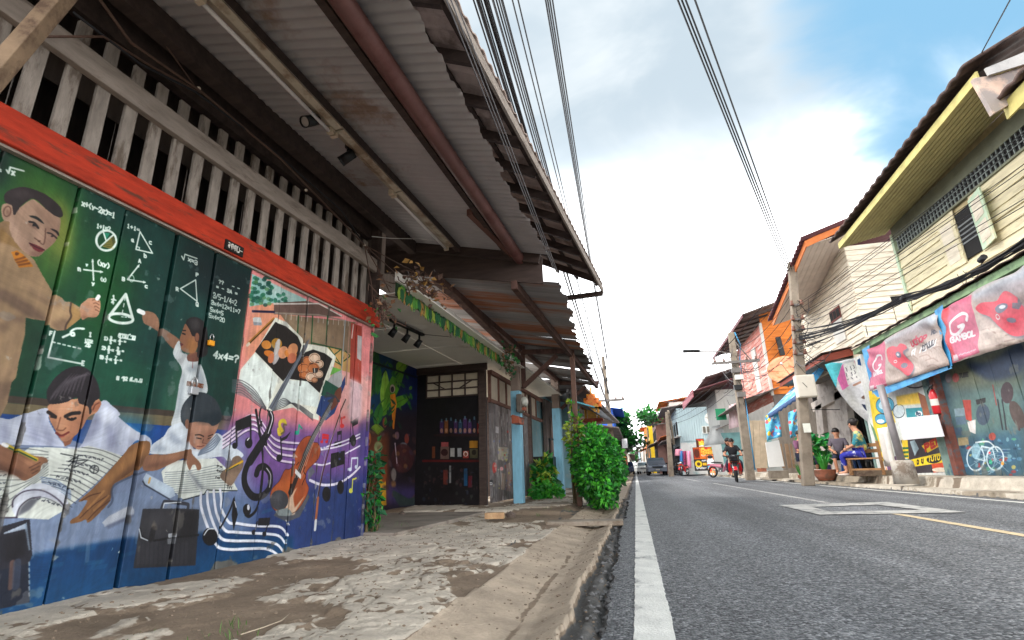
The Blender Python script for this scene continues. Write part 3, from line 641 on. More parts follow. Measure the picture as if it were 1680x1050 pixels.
for pts,col,a_,b_ in(([(85,440),(130,400),(180,560),(270,640),(300,735),(200,700),(110,590)],(206,172,150),.55,.012),([(270,690),(390,690),(340,745),(270,745)],(122,84,70),.6,.008),([(300,270),(500,420),(510,520),(440,470),(330,380)],(146,112,94),.5,.012),([(390,480),(420,560),(380,610),(400,690),(470,640),(515,520)],(128,94,80),.55,.01),([(290,480),(350,560),(390,610),(330,610),(300,580)],(196,158,136),.5,.01),([(240,450),(330,470),(320,505),(260,480)],(120,86,72),.5,.006),([(180,600),(240,640),(280,730),(210,690)],(150,112,92),.5,.01)):c.poly(pts,col,a_,b_,True,clip=fm)
c.poly([(45,200),(90,165),(180,140),(260,150),(370,190),(460,250),(520,310),(545,370),(530,400),(480,390),(400,330),(330,260),(280,240),(240,260),(180,310),(135,375),(118,370),(105,300),(60,280),(40,250)],(52,42,44),sm=True)
c.poly([(100,180),(200,160),(300,200),(240,230),(120,220)],(82,70,72),.7,.014,True)
c.ring((66,350),(30,44),.006,(120,84,70),.2);c.ell((70,358),(14,24),(140,98,80),.8,.004)
c.line([(258,390),(320,408),(380,455)],.014,(22,30,30),sm=True,taper=True);c.line([(440,500),(490,525),(510,560)],.012,(30,24,26),sm=True,taper=True)
c.line([(258,440),(300,450),(332,492)],.010,(34,26,26),sm=True);c.ell((300,468),(18,12),(30,24,26),.95);c.line([(415,535),(450,545),(490,580)],.008,(46,34,32),sm=True);c.ell((456,562),(14,10),(46,34,34),.9)
c.line([(395,500),(392,580),(375,635),(330,600),(302,580)],.006,(110,76,64),.9,True);c.ell((340,606),(14,7),(84,52,46),.9)
c.poly([(255,620),(330,645),(385,680),(350,700),(300,680)],(122,40,48),sm=True);c.line([(258,624),(325,662),(385,682)],.005,(60,20,26),sm=True)
c.poly([(100,700),(150,685),(200,720),(260,780),(290,825),(170,835),(130,770)],(204,128,30));c.ell((150,716),(18,15),(120,70,20));
for k in range(3):c.line([(140+14*k,768+22*k),(215+20*k,745+26*k)],.01,(140,80,20))
# ---- girl at the board
c.frame(220,490,4.567)
c.poly([(60,110),(95,92),(150,110),(180,150),(196,210),(260,255),(340,320),(300,380),(240,330),(180,250),(120,210),(70,180)],(152,112,88),sm=True);c.line([(35,92),(66,106)],.028,(226,228,226))
c.poly([(70,170),(180,250),(300,380),(230,300),(190,240)],(96,68,56),.5,.008)
c.poly([(330,315),(350,400),(390,420),(400,470),(470,460),(520,560),(545,690),(500,720),(440,700),(410,800),(360,800),(350,910),(330,950),(270,950),(300,830),(330,640),(350,530),(290,430),(290,380)],(206,212,214),sm=True)
for pts in([(380,520),(440,500),(470,520),(420,560)],[(340,640),(370,560),(350,800),(300,920)],[(470,520),(520,600),(500,700),(470,640)]):c.poly(pts,(150,160,168),.7,.01,True)
c.poly([(395,420),(470,400),(480,465),(400,468)],(128,84,70),sm=True)
c.poly([(375,190),(352,250),(332,310),(345,330),(345,380),(390,405),(450,400),(480,300),(460,240),(400,210)],(164,112,82),sm=True);c.poly([(400,300),(470,330),(450,400),(390,405)],(186,128,70),.6,.012,True)
c.poly([(380,180),(410,145),(460,140),(510,170),(540,230),(545,400),(500,440),(465,430),(470,300),(430,280),(410,240)],(42,36,38),sm=True);c.poly([(410,160),(470,155),(480,220),(430,230)],(92,88,90),.6,.012,True);c.ell((465,290),(16,34),(152,100,76));c.ring((465,290),(16,34),.004,(90,56,44))
c.line([(358,240),(378,240)],.007,(30,24,24));c.line([(356,262),(374,268)],.009,(24,20,22));c.line([(340,338),(356,344),(344,352)],.009,(112,50,50))
c.line([(434,450),(430,520)],.004,(120,40,40),.8)
c.poly([(355,800),(400,800),(390,930),(345,920)],(140,96,76))
c.frame(0,0,1)
# ---- pencil-writing boy with the big exercise book
c.frame(0,590,3.888)
c.poly([(-160,400),(0,372),(60,380),(160,345),(300,310),(310,400),(420,560),(520,540),(640,270),(720,300),(765,345),(760,370),(860,450),(920,480),(960,520),(945,600),(900,530),(860,520),(780,610),(640,580),(500,560),(380,555),(140,545),(0,545),(-160,560)],(190,196,214),sm=True)
bm=c.poly([(-160,400),(0,372),(160,345),(300,310),(420,560),(640,270),(760,345),(920,480),(960,520),(940,600),(780,610),(500,560),(0,545),(-160,560)],(0,0,0),0,full=True)
for pts in([(20,390),(60,470),(30,540),(0,480)],[(170,370),(240,470),(260,540),(200,520),(180,440)],[(240,340),(320,470),(350,550),(290,540)],[(690,400),(730,480),(720,580),(680,540)],[(560,400),(640,330),(640,430),(560,520),(500,550)],[(780,400),(740,470),(760,590),(720,520),(740,440)],[(880,500),(800,570),(790,610),(840,500)]):c.poly(pts,(124,128,156),.6,.014,True,clip=bm)
for pts in([(90,390),(140,470),(130,530),(80,470)],[(650,300),(740,340),(700,400),(640,390)],[(800,420),(900,490),(840,510)]):c.poly(pts,(222,226,236),.6,.014,True,clip=bm)
c.poly([(-200,690),(0,690),(180,560),(330,560),(480,570),(560,548),(680,580),(780,615),(600,800),(430,945),(300,1020),(110,1010),(-200,1000)],(206,210,202))
for k in range(9):c.line([(-160,560+52*k),(0,560+52*k),(180,570+34*k if k<4 else 700+14*k),(300,590+18*k)],.0035,(60,66,72),.7,True)
for k in range(7):c.scrib((-160,700+48*k),(60,702+46*k),(0,-18),9,.004,(40,46,60))
for k in range(15):
    x0=520-26*k;y0=560+22*k;x1=770-24*k;y1=630+24*k
    c.line([(x0,y0),((x0+x1)/2,y0+18),(x1,y1)],.0035,(50,54,62),.75,True)
    if k%2==0 and k>0:c.scrib((x0+40,y0+14),(x1-60,y1-30),(2,-16),7,.0045,(30,34,48),.85)
c.line([(380,600),(480,620),(430,650),(560,640),(470,690),(500,610),(430,680)],.005,(30,34,40),.9);c.ring((600,700),(28,26),.004,(40,44,50));c.line([(576,690),(626,712)],.004,(40,44,50));c.line([(600,674),(596,726)],.004,(40,44,50))
for k in range(5):c.line([(250+4*k,750+12*k),(350,770+14*k),(450,840+12*k)],.004,(60,90,150),.6,True)
c.poly([(70,950),(75,890),(130,835),(220,790),(300,800),(400,860),(440,930),(418,962),(350,900),(250,875),(170,890),(120,940),(100,1005),(80,980)],(198,202,212),sm=True);c.line([(72,940),(80,890),(150,840),(260,835),(360,890),(418,958)],.006,(60,50,66),.9,True);c.line([(98,1004),(120,940),(180,890),(250,876)],.006,(60,50,66),.9,True)
c.poly([(102,1002),(125,940),(180,890),(250,880),(180,960)],(96,98,108),.9,.004);c.poly([(150,850),(280,840),(380,920),(260,870)],(150,150,170),.5,.012,True)
c.line([(-100,1010),(100,1008)],.006,(60,50,66))
c.poly([(-160,560),(0,540),(110,590),(220,615),(280,625),(298,655),(262,668),(240,720),(150,772),(100,745),(0,700),(-160,690)],(136,94,70),sm=True);c.poly([(-100,650),(100,700),(150,772),(90,745),(-100,700)],(84,54,42),.7,.012,True);c.poly([(150,640),(260,640),(240,670),(170,680)],(176,128,96),.6,.012,True)
for k in range(3):c.line([(180+10*k,690+18*k),(250-8*k,655+26*k)],.004,(80,48,36),.8)
c.line([(40,545),(130,590),(225,638)],.016,(186,160,40));c.line([(60,562),(225,642)],.006,(30,70,50));c.line([(25,540),(46,550)],.016,(226,226,226))
c.poly([(790,600),(830,550),(905,520),(950,530),(945,600),(915,660),(850,730),(730,790),(715,830),(700,900),(660,950),(600,1010),(560,1040),(545,1020),(510,1035),(450,1045),(455,1020),(500,990),(555,900),(500,905),(560,850),(640,770)],(140,98,62),sm=True)
am=c.poly([(790,600),(830,550),(905,520),(950,530),(915,660),(730,790),(700,900),(600,1010),(450,1045),(500,990),(560,850),(640,770)],(0,0,0),0,full=True)
c.poly([(800,620),(900,540),(920,580),(800,700),(680,800),(640,790)],(176,126,76),.6,.014,True,clip=am);c.poly([(920,620),(850,730),(730,790),(700,900),(600,1010),(690,860),(740,760)],(90,58,40),.6,.012,True,clip=am)
for a,b in(((680,870),(510,1010)),((700,900),(560,1020)),((640,850),(520,900))):c.line([a,((a[0]+b[0])/2-4,(a[1]+b[1])/2-8),b],.006,(90,56,38),.9,True)
for a,b in(((660,840),(560,950)),((690,870),(600,960))):c.line([a,b],.012,(190,138,84),.5)
c.line([(955,700),(730,800),(716,900),(690,940)],.012,(70,80,104),.7,True)
hf=[(305,340),(312,390),(350,460),(372,495),(388,518),(420,520),(452,500),(520,440),(560,370),(620,330),(640,270),(600,240),(480,250),(310,285)]
c.poly([(388,500),(470,480),(440,540),(405,555)],(140,92,70));c.poly(hf,(196,142,108),sm=True);hm=c.poly(hf,(0,0,0),0,sm=True,full=True)
for pts,col,a_ in(([(308,330),(330,340),(360,440),(375,500),(330,430)],(138,88,66),.6),([(440,390),(560,330),(540,430),(460,510),(430,470)],(160,106,80),.6),([(330,290),(480,260),(430,330),(360,330)],(214,162,128),.6),([(420,480),(460,490),(430,525),(390,515)],(120,76,60),.5)):c.poly(pts,col,a_,.012,True,clip=hm)
c.poly([(290,230),(300,180),(350,110),(420,60),(490,42),(550,60),(600,110),(628,170),(635,240),(600,270),(580,340),(568,345),(560,300),(500,280),(480,240),(420,270),(330,285),(300,270)],(44,38,44),sm=True)
for k in range(8):c.line([(310+28*k,262-8*k),(360+26*k,190-14*k),(450+18*k,90+2*k)],.012,(104,96,104),.55,True,taper=True)
c.line([(300,335),(345,365)],.016,(40,28,28));c.line([(412,362),(450,345),(498,340)],.018,(38,28,28),sm=True);c.line([(318,365),(350,372)],.008,(40,30,30));c.line([(424,376),(450,384),(474,374)],.011,(30,24,24),sm=True);c.ell((452,378),(10,7),(24,20,22))
c.line([(378,370),(362,430),(356,448),(392,452),(412,436)],.006,(120,72,54),.9,True);c.ell((376,420),(14,20),(222,172,138),.6,.01);c.line([(352,468),(384,486),(430,464)],.010,(120,44,40),sm=True);c.line([(372,494),(400,492)],.006,(170,90,76))
c.poly([(580,310),(600,280),(640,262),(638,300),(600,335)],(182,118,88),sm=True);c.line([(592,320),(606,290),(630,276)],.005,(110,60,46),sm=True)
c.poly([(650,1040),(690,1000),(830,928),(850,960),(846,990),(700,1058),(668,1066)],(172,178,190));c.poly([(672,1060),(846,985),(850,1000),(690,1082)],(98,106,128),.9,.004);c.poly([(690,1000),(830,930),(836,960),(700,1030)],(200,204,212),.6,.012)
c.frame(0,780,4.565)
c.poly([(-60,400),(190,330),(214,330),(232,600),(205,660),(60,720),(-60,760)],(46,46,56));c.poly([(20,430),(180,360),(186,400),(20,440)],(168,180,196));c.poly([(172,370),(190,350),(218,560),(206,560)],(150,170,190),.8)
c.poly([(-60,720),(205,660),(214,950),(-60,1010)],(34,40,56));c.poly([(30,460),(180,410),(200,590),(20,660)],(34,32,38),.9,.01);c.line([(84,650),(70,840)],.02,(120,90,80),.7);c.line([(120,650),(110,830)],.03,(70,80,100),.6)
for k in range(6):c.line([(208,650+46*k),(211,672+46*k)],.006,(180,190,200),.7)
c.poly([(835,560),(842,536),(840,560)],(200,220,226));c.poly([(880,580),(900,556),(912,582)],(210,226,230))
# ---- small boy writing
c.frame(200,680,4.2)
c.poly([(190,260),(200,210),(280,150),(320,90),(400,55),(440,70),(470,160),(500,240),(640,130),(720,190),(820,260),(830,290),(780,310),(720,320),(680,290),(520,310),(420,270),(280,275),(180,270)],(204,212,220),sm=True)
for k in range(5):c.line([(520+4*k,280-8*k),(620,240-18*k),(672-6*k,170-8*k)],.010,(106,120,140),.8,True)
for pts in([(330,120),(420,200),(330,190)],[(690,220),(740,260),(720,310),(680,280)],[(230,200),(300,240),(200,260)]):c.poly(pts,(150,160,176),.7,.012,True)
c.poly([(265,395),(330,320),(640,300),(720,380),(795,520),(720,535),(560,545),(420,590),(350,530),(300,580)],(214,218,210))
for k in range(11):c.line([(290-1*k,400+15*k),(430+10*k,392+14*k)],.004,(70,84,96),.6)
for k in range(10):c.line([(450+10*k,392+13*k),(640+9*k,350+17*k),(690+8*k,372+14*k)],.004,(70,84,96),.6)
c.poly([(430,380),(470,400),(570,520),(600,530),(520,510)],(90,96,110),.6,.01);c.line([(412,590),(560,550),(580,520),(700,525),(790,525)],.007,(30,40,50));c.text('Fx',(650,362),(20,2),(0,-12),.004,(30,30,30));c.text('4xx',(646,394),(16,2),(0,-16),.004,(30,30,30));c.text('no',(640,440),(16,2),(0,-16),.004,(30,30,30));c.text('Tn',(720,510),(18,2),(0,-20),.005,(30,30,30))
c.poly([(140,380),(150,300),(200,275),(300,275),(420,250),(470,240),(480,275),(530,330),(540,372),(515,385),(500,350),(480,350),(460,385),(440,340),(430,300),(330,340),(230,385)],(146,104,80),sm=True);c.poly([(160,370),(320,340),(430,300),(300,330),(200,340)],(92,60,48),.7,.010,True);c.poly([(170,290),(300,285),(420,262),(300,300)],(182,136,106),.6,.01,True)
c.poly([(760,300),(800,285),(832,320),(828,370),(790,430),(750,490),(710,470),(670,430),(690,390),(740,350)],(122,100,84),sm=True);c.poly([(740,400),(800,400),(760,480),(715,470)],(160,134,112),.6,.01,True);c.line([(715,388),(828,322)],.016,(206,160,40));c.line([(718,390),(800,346)],.006,(30,60,50))
c.poly([(440,40),(500,20),(660,20),(650,100),(620,150),(560,225),(520,242),(480,220),(460,190),(455,120)],(184,136,112),sm=True);c.poly([(450,60),(480,150),(500,220),(540,240),(470,220)],(128,84,68),.6,.012,True);c.poly([(560,130),(640,110),(600,180),(550,230)],(148,100,82),.6,.012,True)
c.poly([(400,40),(410,-60),(480,-140),(560,-150),(640,-100),(680,-10),(670,50),(620,80),(590,60),(520,50),(470,60),(450,100)],(56,66,74),sm=True);c.poly([(500,40),(640,-20),(680,0),(660,60),(590,60)],(30,46,56),.8,.014,True);c.poly([(410,0),(440,-80),(470,0),(450,90)],(88,92,96),.7,.014,True)
c.ell((442,66),(14,34),(150,106,86));c.line([(500,142),(530,140),(556,152)],.008,(60,40,34),sm=True);c.line([(508,162),(540,168)],.007,(50,34,30));c.line([(590,150),(620,138)],.007,(60,40,34));c.line([(586,168),(606,160)],.006,(60,40,34));c.line([(556,170),(548,196),(576,200)],.005,(110,70,58));c.line([(512,220),(540,222),(560,214)],.006,(120,60,56))
c.poly([(140,440),(160,405),(350,510),(360,560),(320,580),(150,480)],(176,190,206));c.line([(136,460),(150,485),(320,584)],.008,(60,66,84));c.line([(186,440),(178,470)],.012,(196,160,90));c.poly([(200,450),(330,515),(320,560),(210,490)],(200,216,228),.6,.01)
c.line([(262,660),(280,610),(300,600),(430,615),(450,630),(440,680)],.02,(60,62,72),sm=True);c.line([(275,650),(285,612),(400,605)],.006,(220,226,232))
c.poly([(136,650),(400,648),(525,655),(525,700),(500,1040),(70,1060),(110,800)],(52,52,58));c.poly([(400,660),(520,660),(500,850),(390,850)],(36,34,38),.8,.01);c.poly([(150,670),(380,660),(370,830),(130,830)],(76,74,78),.6,.03)
c.line([(118,790),(130,840),(200,870),(330,850),(520,830)],.012,(30,28,32),sm=True);c.line([(112,790),(124,848),(170,868)],.006,(200,206,214));c.poly([(312,822),(372,816),(370,845),(312,850)],(176,180,186));c.poly([(306,856),(366,850),(360,890),(308,894)],(120,122,128));c.line([(210,790),(195,860)],.035,(40,38,42))
for k in range(12):c.line([(110+30*k,890+random.uniform(-10,20)),(105+30*k,1020)],.02,(74,72,80),.35)
# ---- stave, notes
def stave(pts,w=.016,n=5,off=(0,46)):
    for k in range(n):c.line([(x+off[0]*k*(1 if i<2 else 1),y+off[1]*k)for i,(x,y)in enumerate(pts)],w,(226,228,236),1,True)
for k,(a,b)in enumerate(((530,1),(570,1),(622,1),(662,1))):
    pts=[(538+44*k,540-8*k),(540+46*k,640-20*k),(590+30*k,790-48*k),(650+28*k,905-54*k),(740+16*k,930-60*k),(870,925-54*k),(990-10*k,925-52*k),(1060+10*k,955-60*k),(1100+14*k,1000-56*k)]
    c.line([(x+4,y+7)for x,y in pts],.012,(20,24,60),.7,True);c.line(pts,.018,(226,228,238),1,True)
BK=(30,28,32)
for k in range(4):
    c.line([(690,170+26*k-18),(760,100+26*k),(860,10+32*k+4),(930,15+34*k),(1000,110+44*k),(1080,180+44*k),(1240,200+46*k)],.016,(222,206,222),.95,True)
    c.line([(690,178+26*k-18),(760,110+26*k),(860,22+32*k),(930,24+34*k),(1000,118+44*k),(1080,192+44*k),(1240,210+46*k)],.006,(40,30,60),.7,True)
def note(x,y,h,w=22,col=BK,tail=None,lean=0):
    c.ell((x,y),(w,w*1.35),col);c.line([(x+w*.85,y),(x+w*.85+lean,y-h)],.012,col)
    if tail:c.line([(x+w*.85+lean,y-h),(x+w*.85+lean+tail,y-h-tail*.2)],.012,col)
c.poly([(780,46),(888,-2),(888,80),(782,120)],BK);c.line([(784,60),(788,215)],.016,BK);c.line([(884,40),(884,190)],.016,BK);c.ell((774,216),(18,22),BK);c.ell((870,196),(26,38),BK);c.line([(862,176),(872,164)],.01,(226,226,232))
c.line([(960,50),(940,110),(955,170),(1000,210),(985,130),(1030,60),(1040,0),(1010,-60),(960,-50),(945,10),(960,80)],.014,BK,1,True)
c.line([(1010,-40),(1036,30),(1000,140),(930,240),(870,330),(840,420),(850,500),(900,565),(970,560),(1020,500),(1024,410),(985,360),(940,370),(925,410)],.05,BK,1,True);c.line([(1010,120),(935,235),(880,320)],.07,BK,1,True)
c.line([(1026,-20),(1040,30),(1010,130)],.008,(220,216,226),1,True);c.line([(1000,370),(1028,420),(1020,500)],.008,(220,216,226),.8,True)
c.line([(920,-30),(968,280),(966,480),(930,640),(880,700),(850,690)],.022,BK,1,True);c.ell((858,656),(28,40),BK);c.ell((868,640),(9,20),(200,200,210))
c.ell((600,842),(52,62),BK);c.line([(560,830),(590,790),(625,788)],.008,(220,226,232),1,True)
c.poly([(770,560),(795,690),(766,800),(752,690)],BK);c.line([(768,580),(740,660),(676,780)],.014,BK,1,True);c.line([(774,600),(784,640)],.006,(226,226,232))
c.poly([(945,715),(1025,710),(1018,765),(938,765)],(38,36,44));c.line([(936,740),(918,800)],.012,(38,36,44));c.line([(1012,740),(992,815)],.012,(38,36,44));c.ell((906,812),(16,18),(38,36,44));c.ell((984,824),(14,17),(38,36,44))
c.line([(1096,160),(1104,300)],.014,BK);c.poly([(1092,170),(1130,150),(1168,115),(1140,165),(1098,188)],BK);c.ell((1086,300),(20,25),BK)
c.frame(370,640,3.888)
c.line([(340,250),(345,280),(365,265),(350,235),(350,205),(375,195),(385,215)],.03,(222,196,60),1,True);c.line([(358,278),(378,262),(372,222),(390,222)],.016,(110,96,70),.8,True)
c.ell((455,272),(12,13),(22,160,130));c.line([(464,270),(466,222),(484,245)],.014,(22,160,130));
for k in range(2):c.line([(622,285+18*k),(655,290+16*k)],.02,(204,40,50))
c.line([(620,285),(618,330)],.014,(204,40,50));c.line([(655,290),(650,325)],.014,(204,40,50));c.ell((614,330),(9,9),(204,40,50));c.ell((645,330),(9,9),(204,40,50))
c.line([(745,235),(742,180),(765,172)],.02,(214,50,50));c.ell((748,228),(14,14),(214,50,50))
c.poly([(712,265),(745,258),(745,282),(712,288)],BK);c.line([(714,270),(712,345)],.012,BK);c.line([(743,262),(741,335)],.012,BK);c.ell((704,346),(13,18),BK);c.ell((733,338),(12,16),BK)
c.line([(520,358),(600,372),(680,350),(770,322),(862,280)],.014,(226,220,234),1,True);c.line([(600,382),(700,365),(770,345),(862,300)],.014,(226,220,234),1,True);c.line([(560,470),(620,478),(668,465)],.014,(226,220,234),1,True);c.line([(770,405),(862,355)],.014,(226,220,234),1,True);c.line([(535,575),(620,605),(720,595),(800,550),(862,490)],.022,(226,220,234),1,True)
c.poly([(672,405),(765,385),(765,470),(672,500)],BK);c.line([(673,440),(668,640)],.012,BK);c.line([(764,430),(758,590)],.012,BK);c.ell((644,664),(27,48),BK);c.ell((738,620),(22,44),BK)
c.poly([(810,200),(855,165),(850,215),(812,235)],BK);c.line([(814,210),(822,320)],.014,BK);c.ell((820,322),(18,38),BK)
c.line([(806,500),(810,435),(848,432),(846,485)],.016,(206,214,226));c.ell((800,506),(10,12),(206,214,226));c.ell((838,490),(9,12),(206,214,226));c.line([(812,640),(816,570),(838,562)],.016,(206,206,80));c.ell((804,642),(12,16),(206,206,80))
for k in range(14):c.ell((600+random.uniform(0,150),340+random.uniform(0,230)),(7,8),(92,92,160),.7)
# ---- open book with pictures
c.frame(370,440,4.2)
c.poly([(180,40),(560,215),(560,225),(330,240),(160,265)],(150,196,190));c.poly([(200,50),(560,210),(420,240),(300,180)],(206,210,206),.5,.03)
for k in range(46):
    x=random.uniform(170,320);y=110+random.uniform(-45,150);c.ell((x,y),(16,13),random.choice(((20,96,76),(34,120,88),(90,146,92),(12,76,66))),.75)
for k in range(14):c.ell((335+random.uniform(0,85),175+random.uniform(0,60)),(13,11),random.choice(((20,96,76),(60,140,110))),.75)
c.poly([(330,240),(560,225),(640,250),(810,335),(600,330),(330,318)],(112,88,80));c.line([(330,246),(640,244),(800,330)],.012,(214,206,198));c.line([(330,308),(640,322),(870,372)],.014,(150,136,124))
c.poly([(380,318),(900,372),(870,640),(560,560)],(134,112,90));c.poly([(420,340),(700,420),(680,520),(540,500)],(182,160,128),.5,.03,True)
for k in range(13):c.line([(420+36*k,318+4*k),(418+36*k,350+4*k)],.008,(196,190,180),.8)
for x in(505,598,700):c.line([(x,330),(x-10,520)],.016,(30,92,52))
c.poly([(700,540),(870,590),(860,720),(760,690)],(196,156,96));
for a,b in(((590,515),(800,560)),((710,540),(790,660)),((795,560),(720,620)),((800,560),(800,690)),((720,620),(800,670)),((830,570),(870,610)),((870,600),(820,640))):c.line([a,b],.012,(28,84,48))
c.poly([(870,375),(945,400),(940,800),(860,760)],(176,72,58));c.line([(885,390),(875,480)],.016,(220,200,196));c.poly([(915,460),(945,470),(940,640),(912,620)],(186,180,180));c.line([(912,400),(905,460)],.01,(180,200,200));c.line([(860,385),(835,800)],.018,(166,130,112));c.line([(825,360),(800,700)],.010,(150,170,180))
c.poly([(870,750),(945,800),(940,1050),(850,1050)],(216,186,192),.9,.02);
for k in range(6):c.line([(884+10*k,830+6*k),(880+9*k,960)],.005,(180,140,150),.8)
c.line([(184,297),(332,302)],.018,(30,30,70));c.poly([(184,345),(200,338),(240,340),(248,385),(190,388)],(206,208,206));c.poly([(186,370),(246,375),(246,394),(192,394)],(150,154,160))
c.line([(150,525),(330,350)],.022,(176,120,40));c.line([(160,520),(330,356)],.007,(50,40,34));c.line([(146,532),(158,520)],.022,(216,200,180))
pg=[(340,340),(420,370),(530,480),(545,520),(610,530),(700,545),(760,610),(740,700),(640,960),(640,1050),(580,1030),(470,960),(320,985),(275,970),(190,900),(90,770),(100,700),(200,580)]
c.poly(pg,(222,222,208));c.poly([(200,590),(370,760),(290,960),(90,770),(110,690)],(226,236,232),.8,.01)
c.poly([(340,370),(420,400),(500,470),(526,530),(500,640),(400,780),(200,575)],(40,34,32));c.poly([(545,580),(600,560),(690,590),(736,625),(645,860),(560,780),(420,760)],(36,32,32))
c.poly([(420,770),(560,780),(640,860),(640,960),(470,930),(330,975)],(216,226,222),.9)
for k in range(6):c.line([(40+4*k,770+18*k),(110,775+17*k),(200,840+18*k),(275,960+4*k)],.006,(60,60,66),.8,True)
c.poly([(40,765),(90,770),(190,840),(275,965),(250,970),(160,900),(36,855)],(120,124,130),.5)
for k in range(6):c.line([(325,985-4*k),(400,950-12*k+8),(480,930+4*k),(600,1010+8*k)],.006,(60,60,66),.8,True)
c.poly([(640,300),(576,480),(560,545),(330,985),(300,960),(530,560)][1:],(106,112,122));c.line([(560,500),(320,965)],.006,(70,74,84))
for x,y,r1,r2,col in((278,528,34,30,(214,140,60)),(300,590,40,22,(206,120,40)),(352,520,40,38,(180,130,40)),(350,600,26,66,(178,172,172)),(355,545,18,60,(196,190,186)),(400,580,34,44,(214,150,110)),(450,590,44,30,(206,130,60)),(466,560,34,44,(206,140,96)),(460,620,30,36,(190,110,80)),(312,620,22,36,(200,120,80))):c.ell((x,y),(r1,r2),col,1,0,.3)
for x,y,r in((560,640,36),(610,620,40),(640,660,34),(540,690,40),(600,690,44),(540,735,30),(585,750,36),(640,730,30),(610,770,22)):c.ell((x,y),(r,r*.9),random.choice(((206,150,110),(196,120,70),(226,196,170))));c.ring((x,y),(r*.8,r*.7),.005,(112,56,34))
c.poly([(596,690),(640,686),(630,720),(600,724)],(50,40,38));c.line([(610,692),(612,718)],.008,(226,226,220));c.line([(575,660),(600,655)],.008,(60,40,34));c.line([(620,650),(640,650)],.008,(60,40,34))
c.poly([(700,780),(770,690),(800,700),(810,820),(790,850),(720,830)],(166,166,166));c.poly([(740,680),(800,700),(720,740)],(110,176,76));c.poly([(690,770),(790,830),(760,880),(680,890),(655,870)],(24,84,66));c.poly([(655,880),(760,880),(830,740),(830,800),(750,1000),(690,1050),(620,1000)],(36,66,122))
# ---- violin and bow
c.frame(370,640,3.888)
c.poly([(520,660),(535,680),(470,810),(390,840),(310,800),(330,770)],(92,92,96),.9);c.poly([(540,480),(570,520),(520,580),(525,520)],(110,112,122),.9)
vb=[(475,330),(510,298),(545,296),(540,330),(590,340),(606,390),(590,440),(560,470),(515,520),(510,580),(528,630),(500,700),(450,770),(390,790),(310,760),(288,690),(300,630),(345,580),(380,510),(410,505),(440,470),(440,400)]
c.poly(vb,(172,84,44),sm=True);vm_=c.poly(vb,(0,0,0),0,sm=True,full=True)
c.poly([(480,330),(540,320),(560,420),(480,470)],(150,66,36),.7,.02,True,clip=vm_);c.poly([(300,640),(400,560),(420,640),(330,700)],(204,108,50),.7,.02,True,clip=vm_);c.poly([(455,620),(430,680),(440,790),(385,775),(410,680)],(222,196,172),.9,.004,True);c.poly([(505,670),(440,780),(430,760)],(216,190,166),.9,.004)
c.line(vb,.006,(84,36,26),.7,True,True)
c.line([(690,60),(560,290),(500,420)],.05,(66,66,70));c.line([(500,430),(415,650)],.045,(40,34,34),.9,taper=True)
for k in range(4):c.line([(676+8*k,80),(545+7*k,310),(440+14*k,560)],.004,(206,196,186),.9)
c.poly([(443,500),(480,540),(478,570),(440,530)],(220,220,220));c.line([(505,490),(495,520),(510,545),(495,580),(485,605)],.009,(70,28,22),1,True);c.line([(466,460),(450,478)],.008,(70,28,22))
c.poly([(690,60),(700,10),(735,-20),(745,20),(715,90),(670,130)],(112,62,46),sm=True);
for p in((640,40),(660,70),(650,20),(720,70)):c.line([(700,40),p],.016,(56,60,70));c.ell(p,(10,9),(56,60,70))
c.ell((345,702),(58,64),(72,72,78));c.ell((330,680),(30,30),(100,100,106),.7,.02);c.poly([(320,770),(400,750),(425,790),(400,805),(340,800)],(140,150,150))
c.line([(770,60),(720,180),(660,380),(600,620),(570,860)],.016,(84,52,44),1,True);c.line([(590,690),(576,830)],.03,(160,96,66));c.line([(776,60),(640,400),(580,690)],.005,(196,190,190),.8);c.line([(576,835),(571,888)],.03,(206,210,214));c.line([(388,830),(404,860)],.008,(206,206,206))
c.frame(0,0,1)
# ---- wear: dirty foot of the boards, flaking, scratches
c.wear((122,112,100),.60,3.2,5,.85,1.4,zfade=lambda z,u:.34*np.clip((.16-z+.08*np.clip(-u-1.5,0,3)*.3)/.16,0,1)-.26)
c.wear((150,150,150),.74,9,9,.35,1.)
bu=np.array([-4.0,-3.62,-3.25,-2.91,-2.66,-2.33,-2.03,-1.69,-1.36,-1.03,-.73,-.44,-.25,.03])
c.wear((96,92,88),.60,7,25,.7,1.8,zfade=lambda z,u:.30*np.exp(-np.abs(u[...,None]-bu).min(-1)/.012)-.22+.06*(z<.5))
c.wear((190,186,176),.62,16,27,.6,1.,zfade=lambda z,u:.24*np.exp(-np.abs(u[...,None]-bu).min(-1)/.008)-.2)
X_,Y_=np.meshgrid(np.arange(c.w)/300.,np.arange(c.h)/300.);th_=fbm(X_*1.3,Y_*1.3,33,2)*9;P_=X_*np.cos(th_)+Y_*np.sin(th_);Q_=-X_*np.sin(th_)+Y_*np.cos(th_)
c.a*=(1+.13*(fbm(P_*9,Q_*40,35,4)-.5))[...,None];c.a*=(1+.16*(fbm(X_*55,Y_*1.6,37,3)-.5))[...,None]
k_=np.searchsorted(bu,X_+c.u0);c.a*=(.94+.12*_lat[k_%256,7])[...,None]
c.a=np.clip(c.a,0,1);g_=c.a.mean(-1,keepdims=True);c.a=(c.a*.93+g_*.07)**1.12
c.speckle(.26,3.,14)
for i in range(60):
    u=random.uniform(-3.9,0);z=random.uniform(.05,2.1);P=[((u-c.u0)*300,(z-c.z0)*300)]
MURAL=c.material('painted shutter mural',.86)
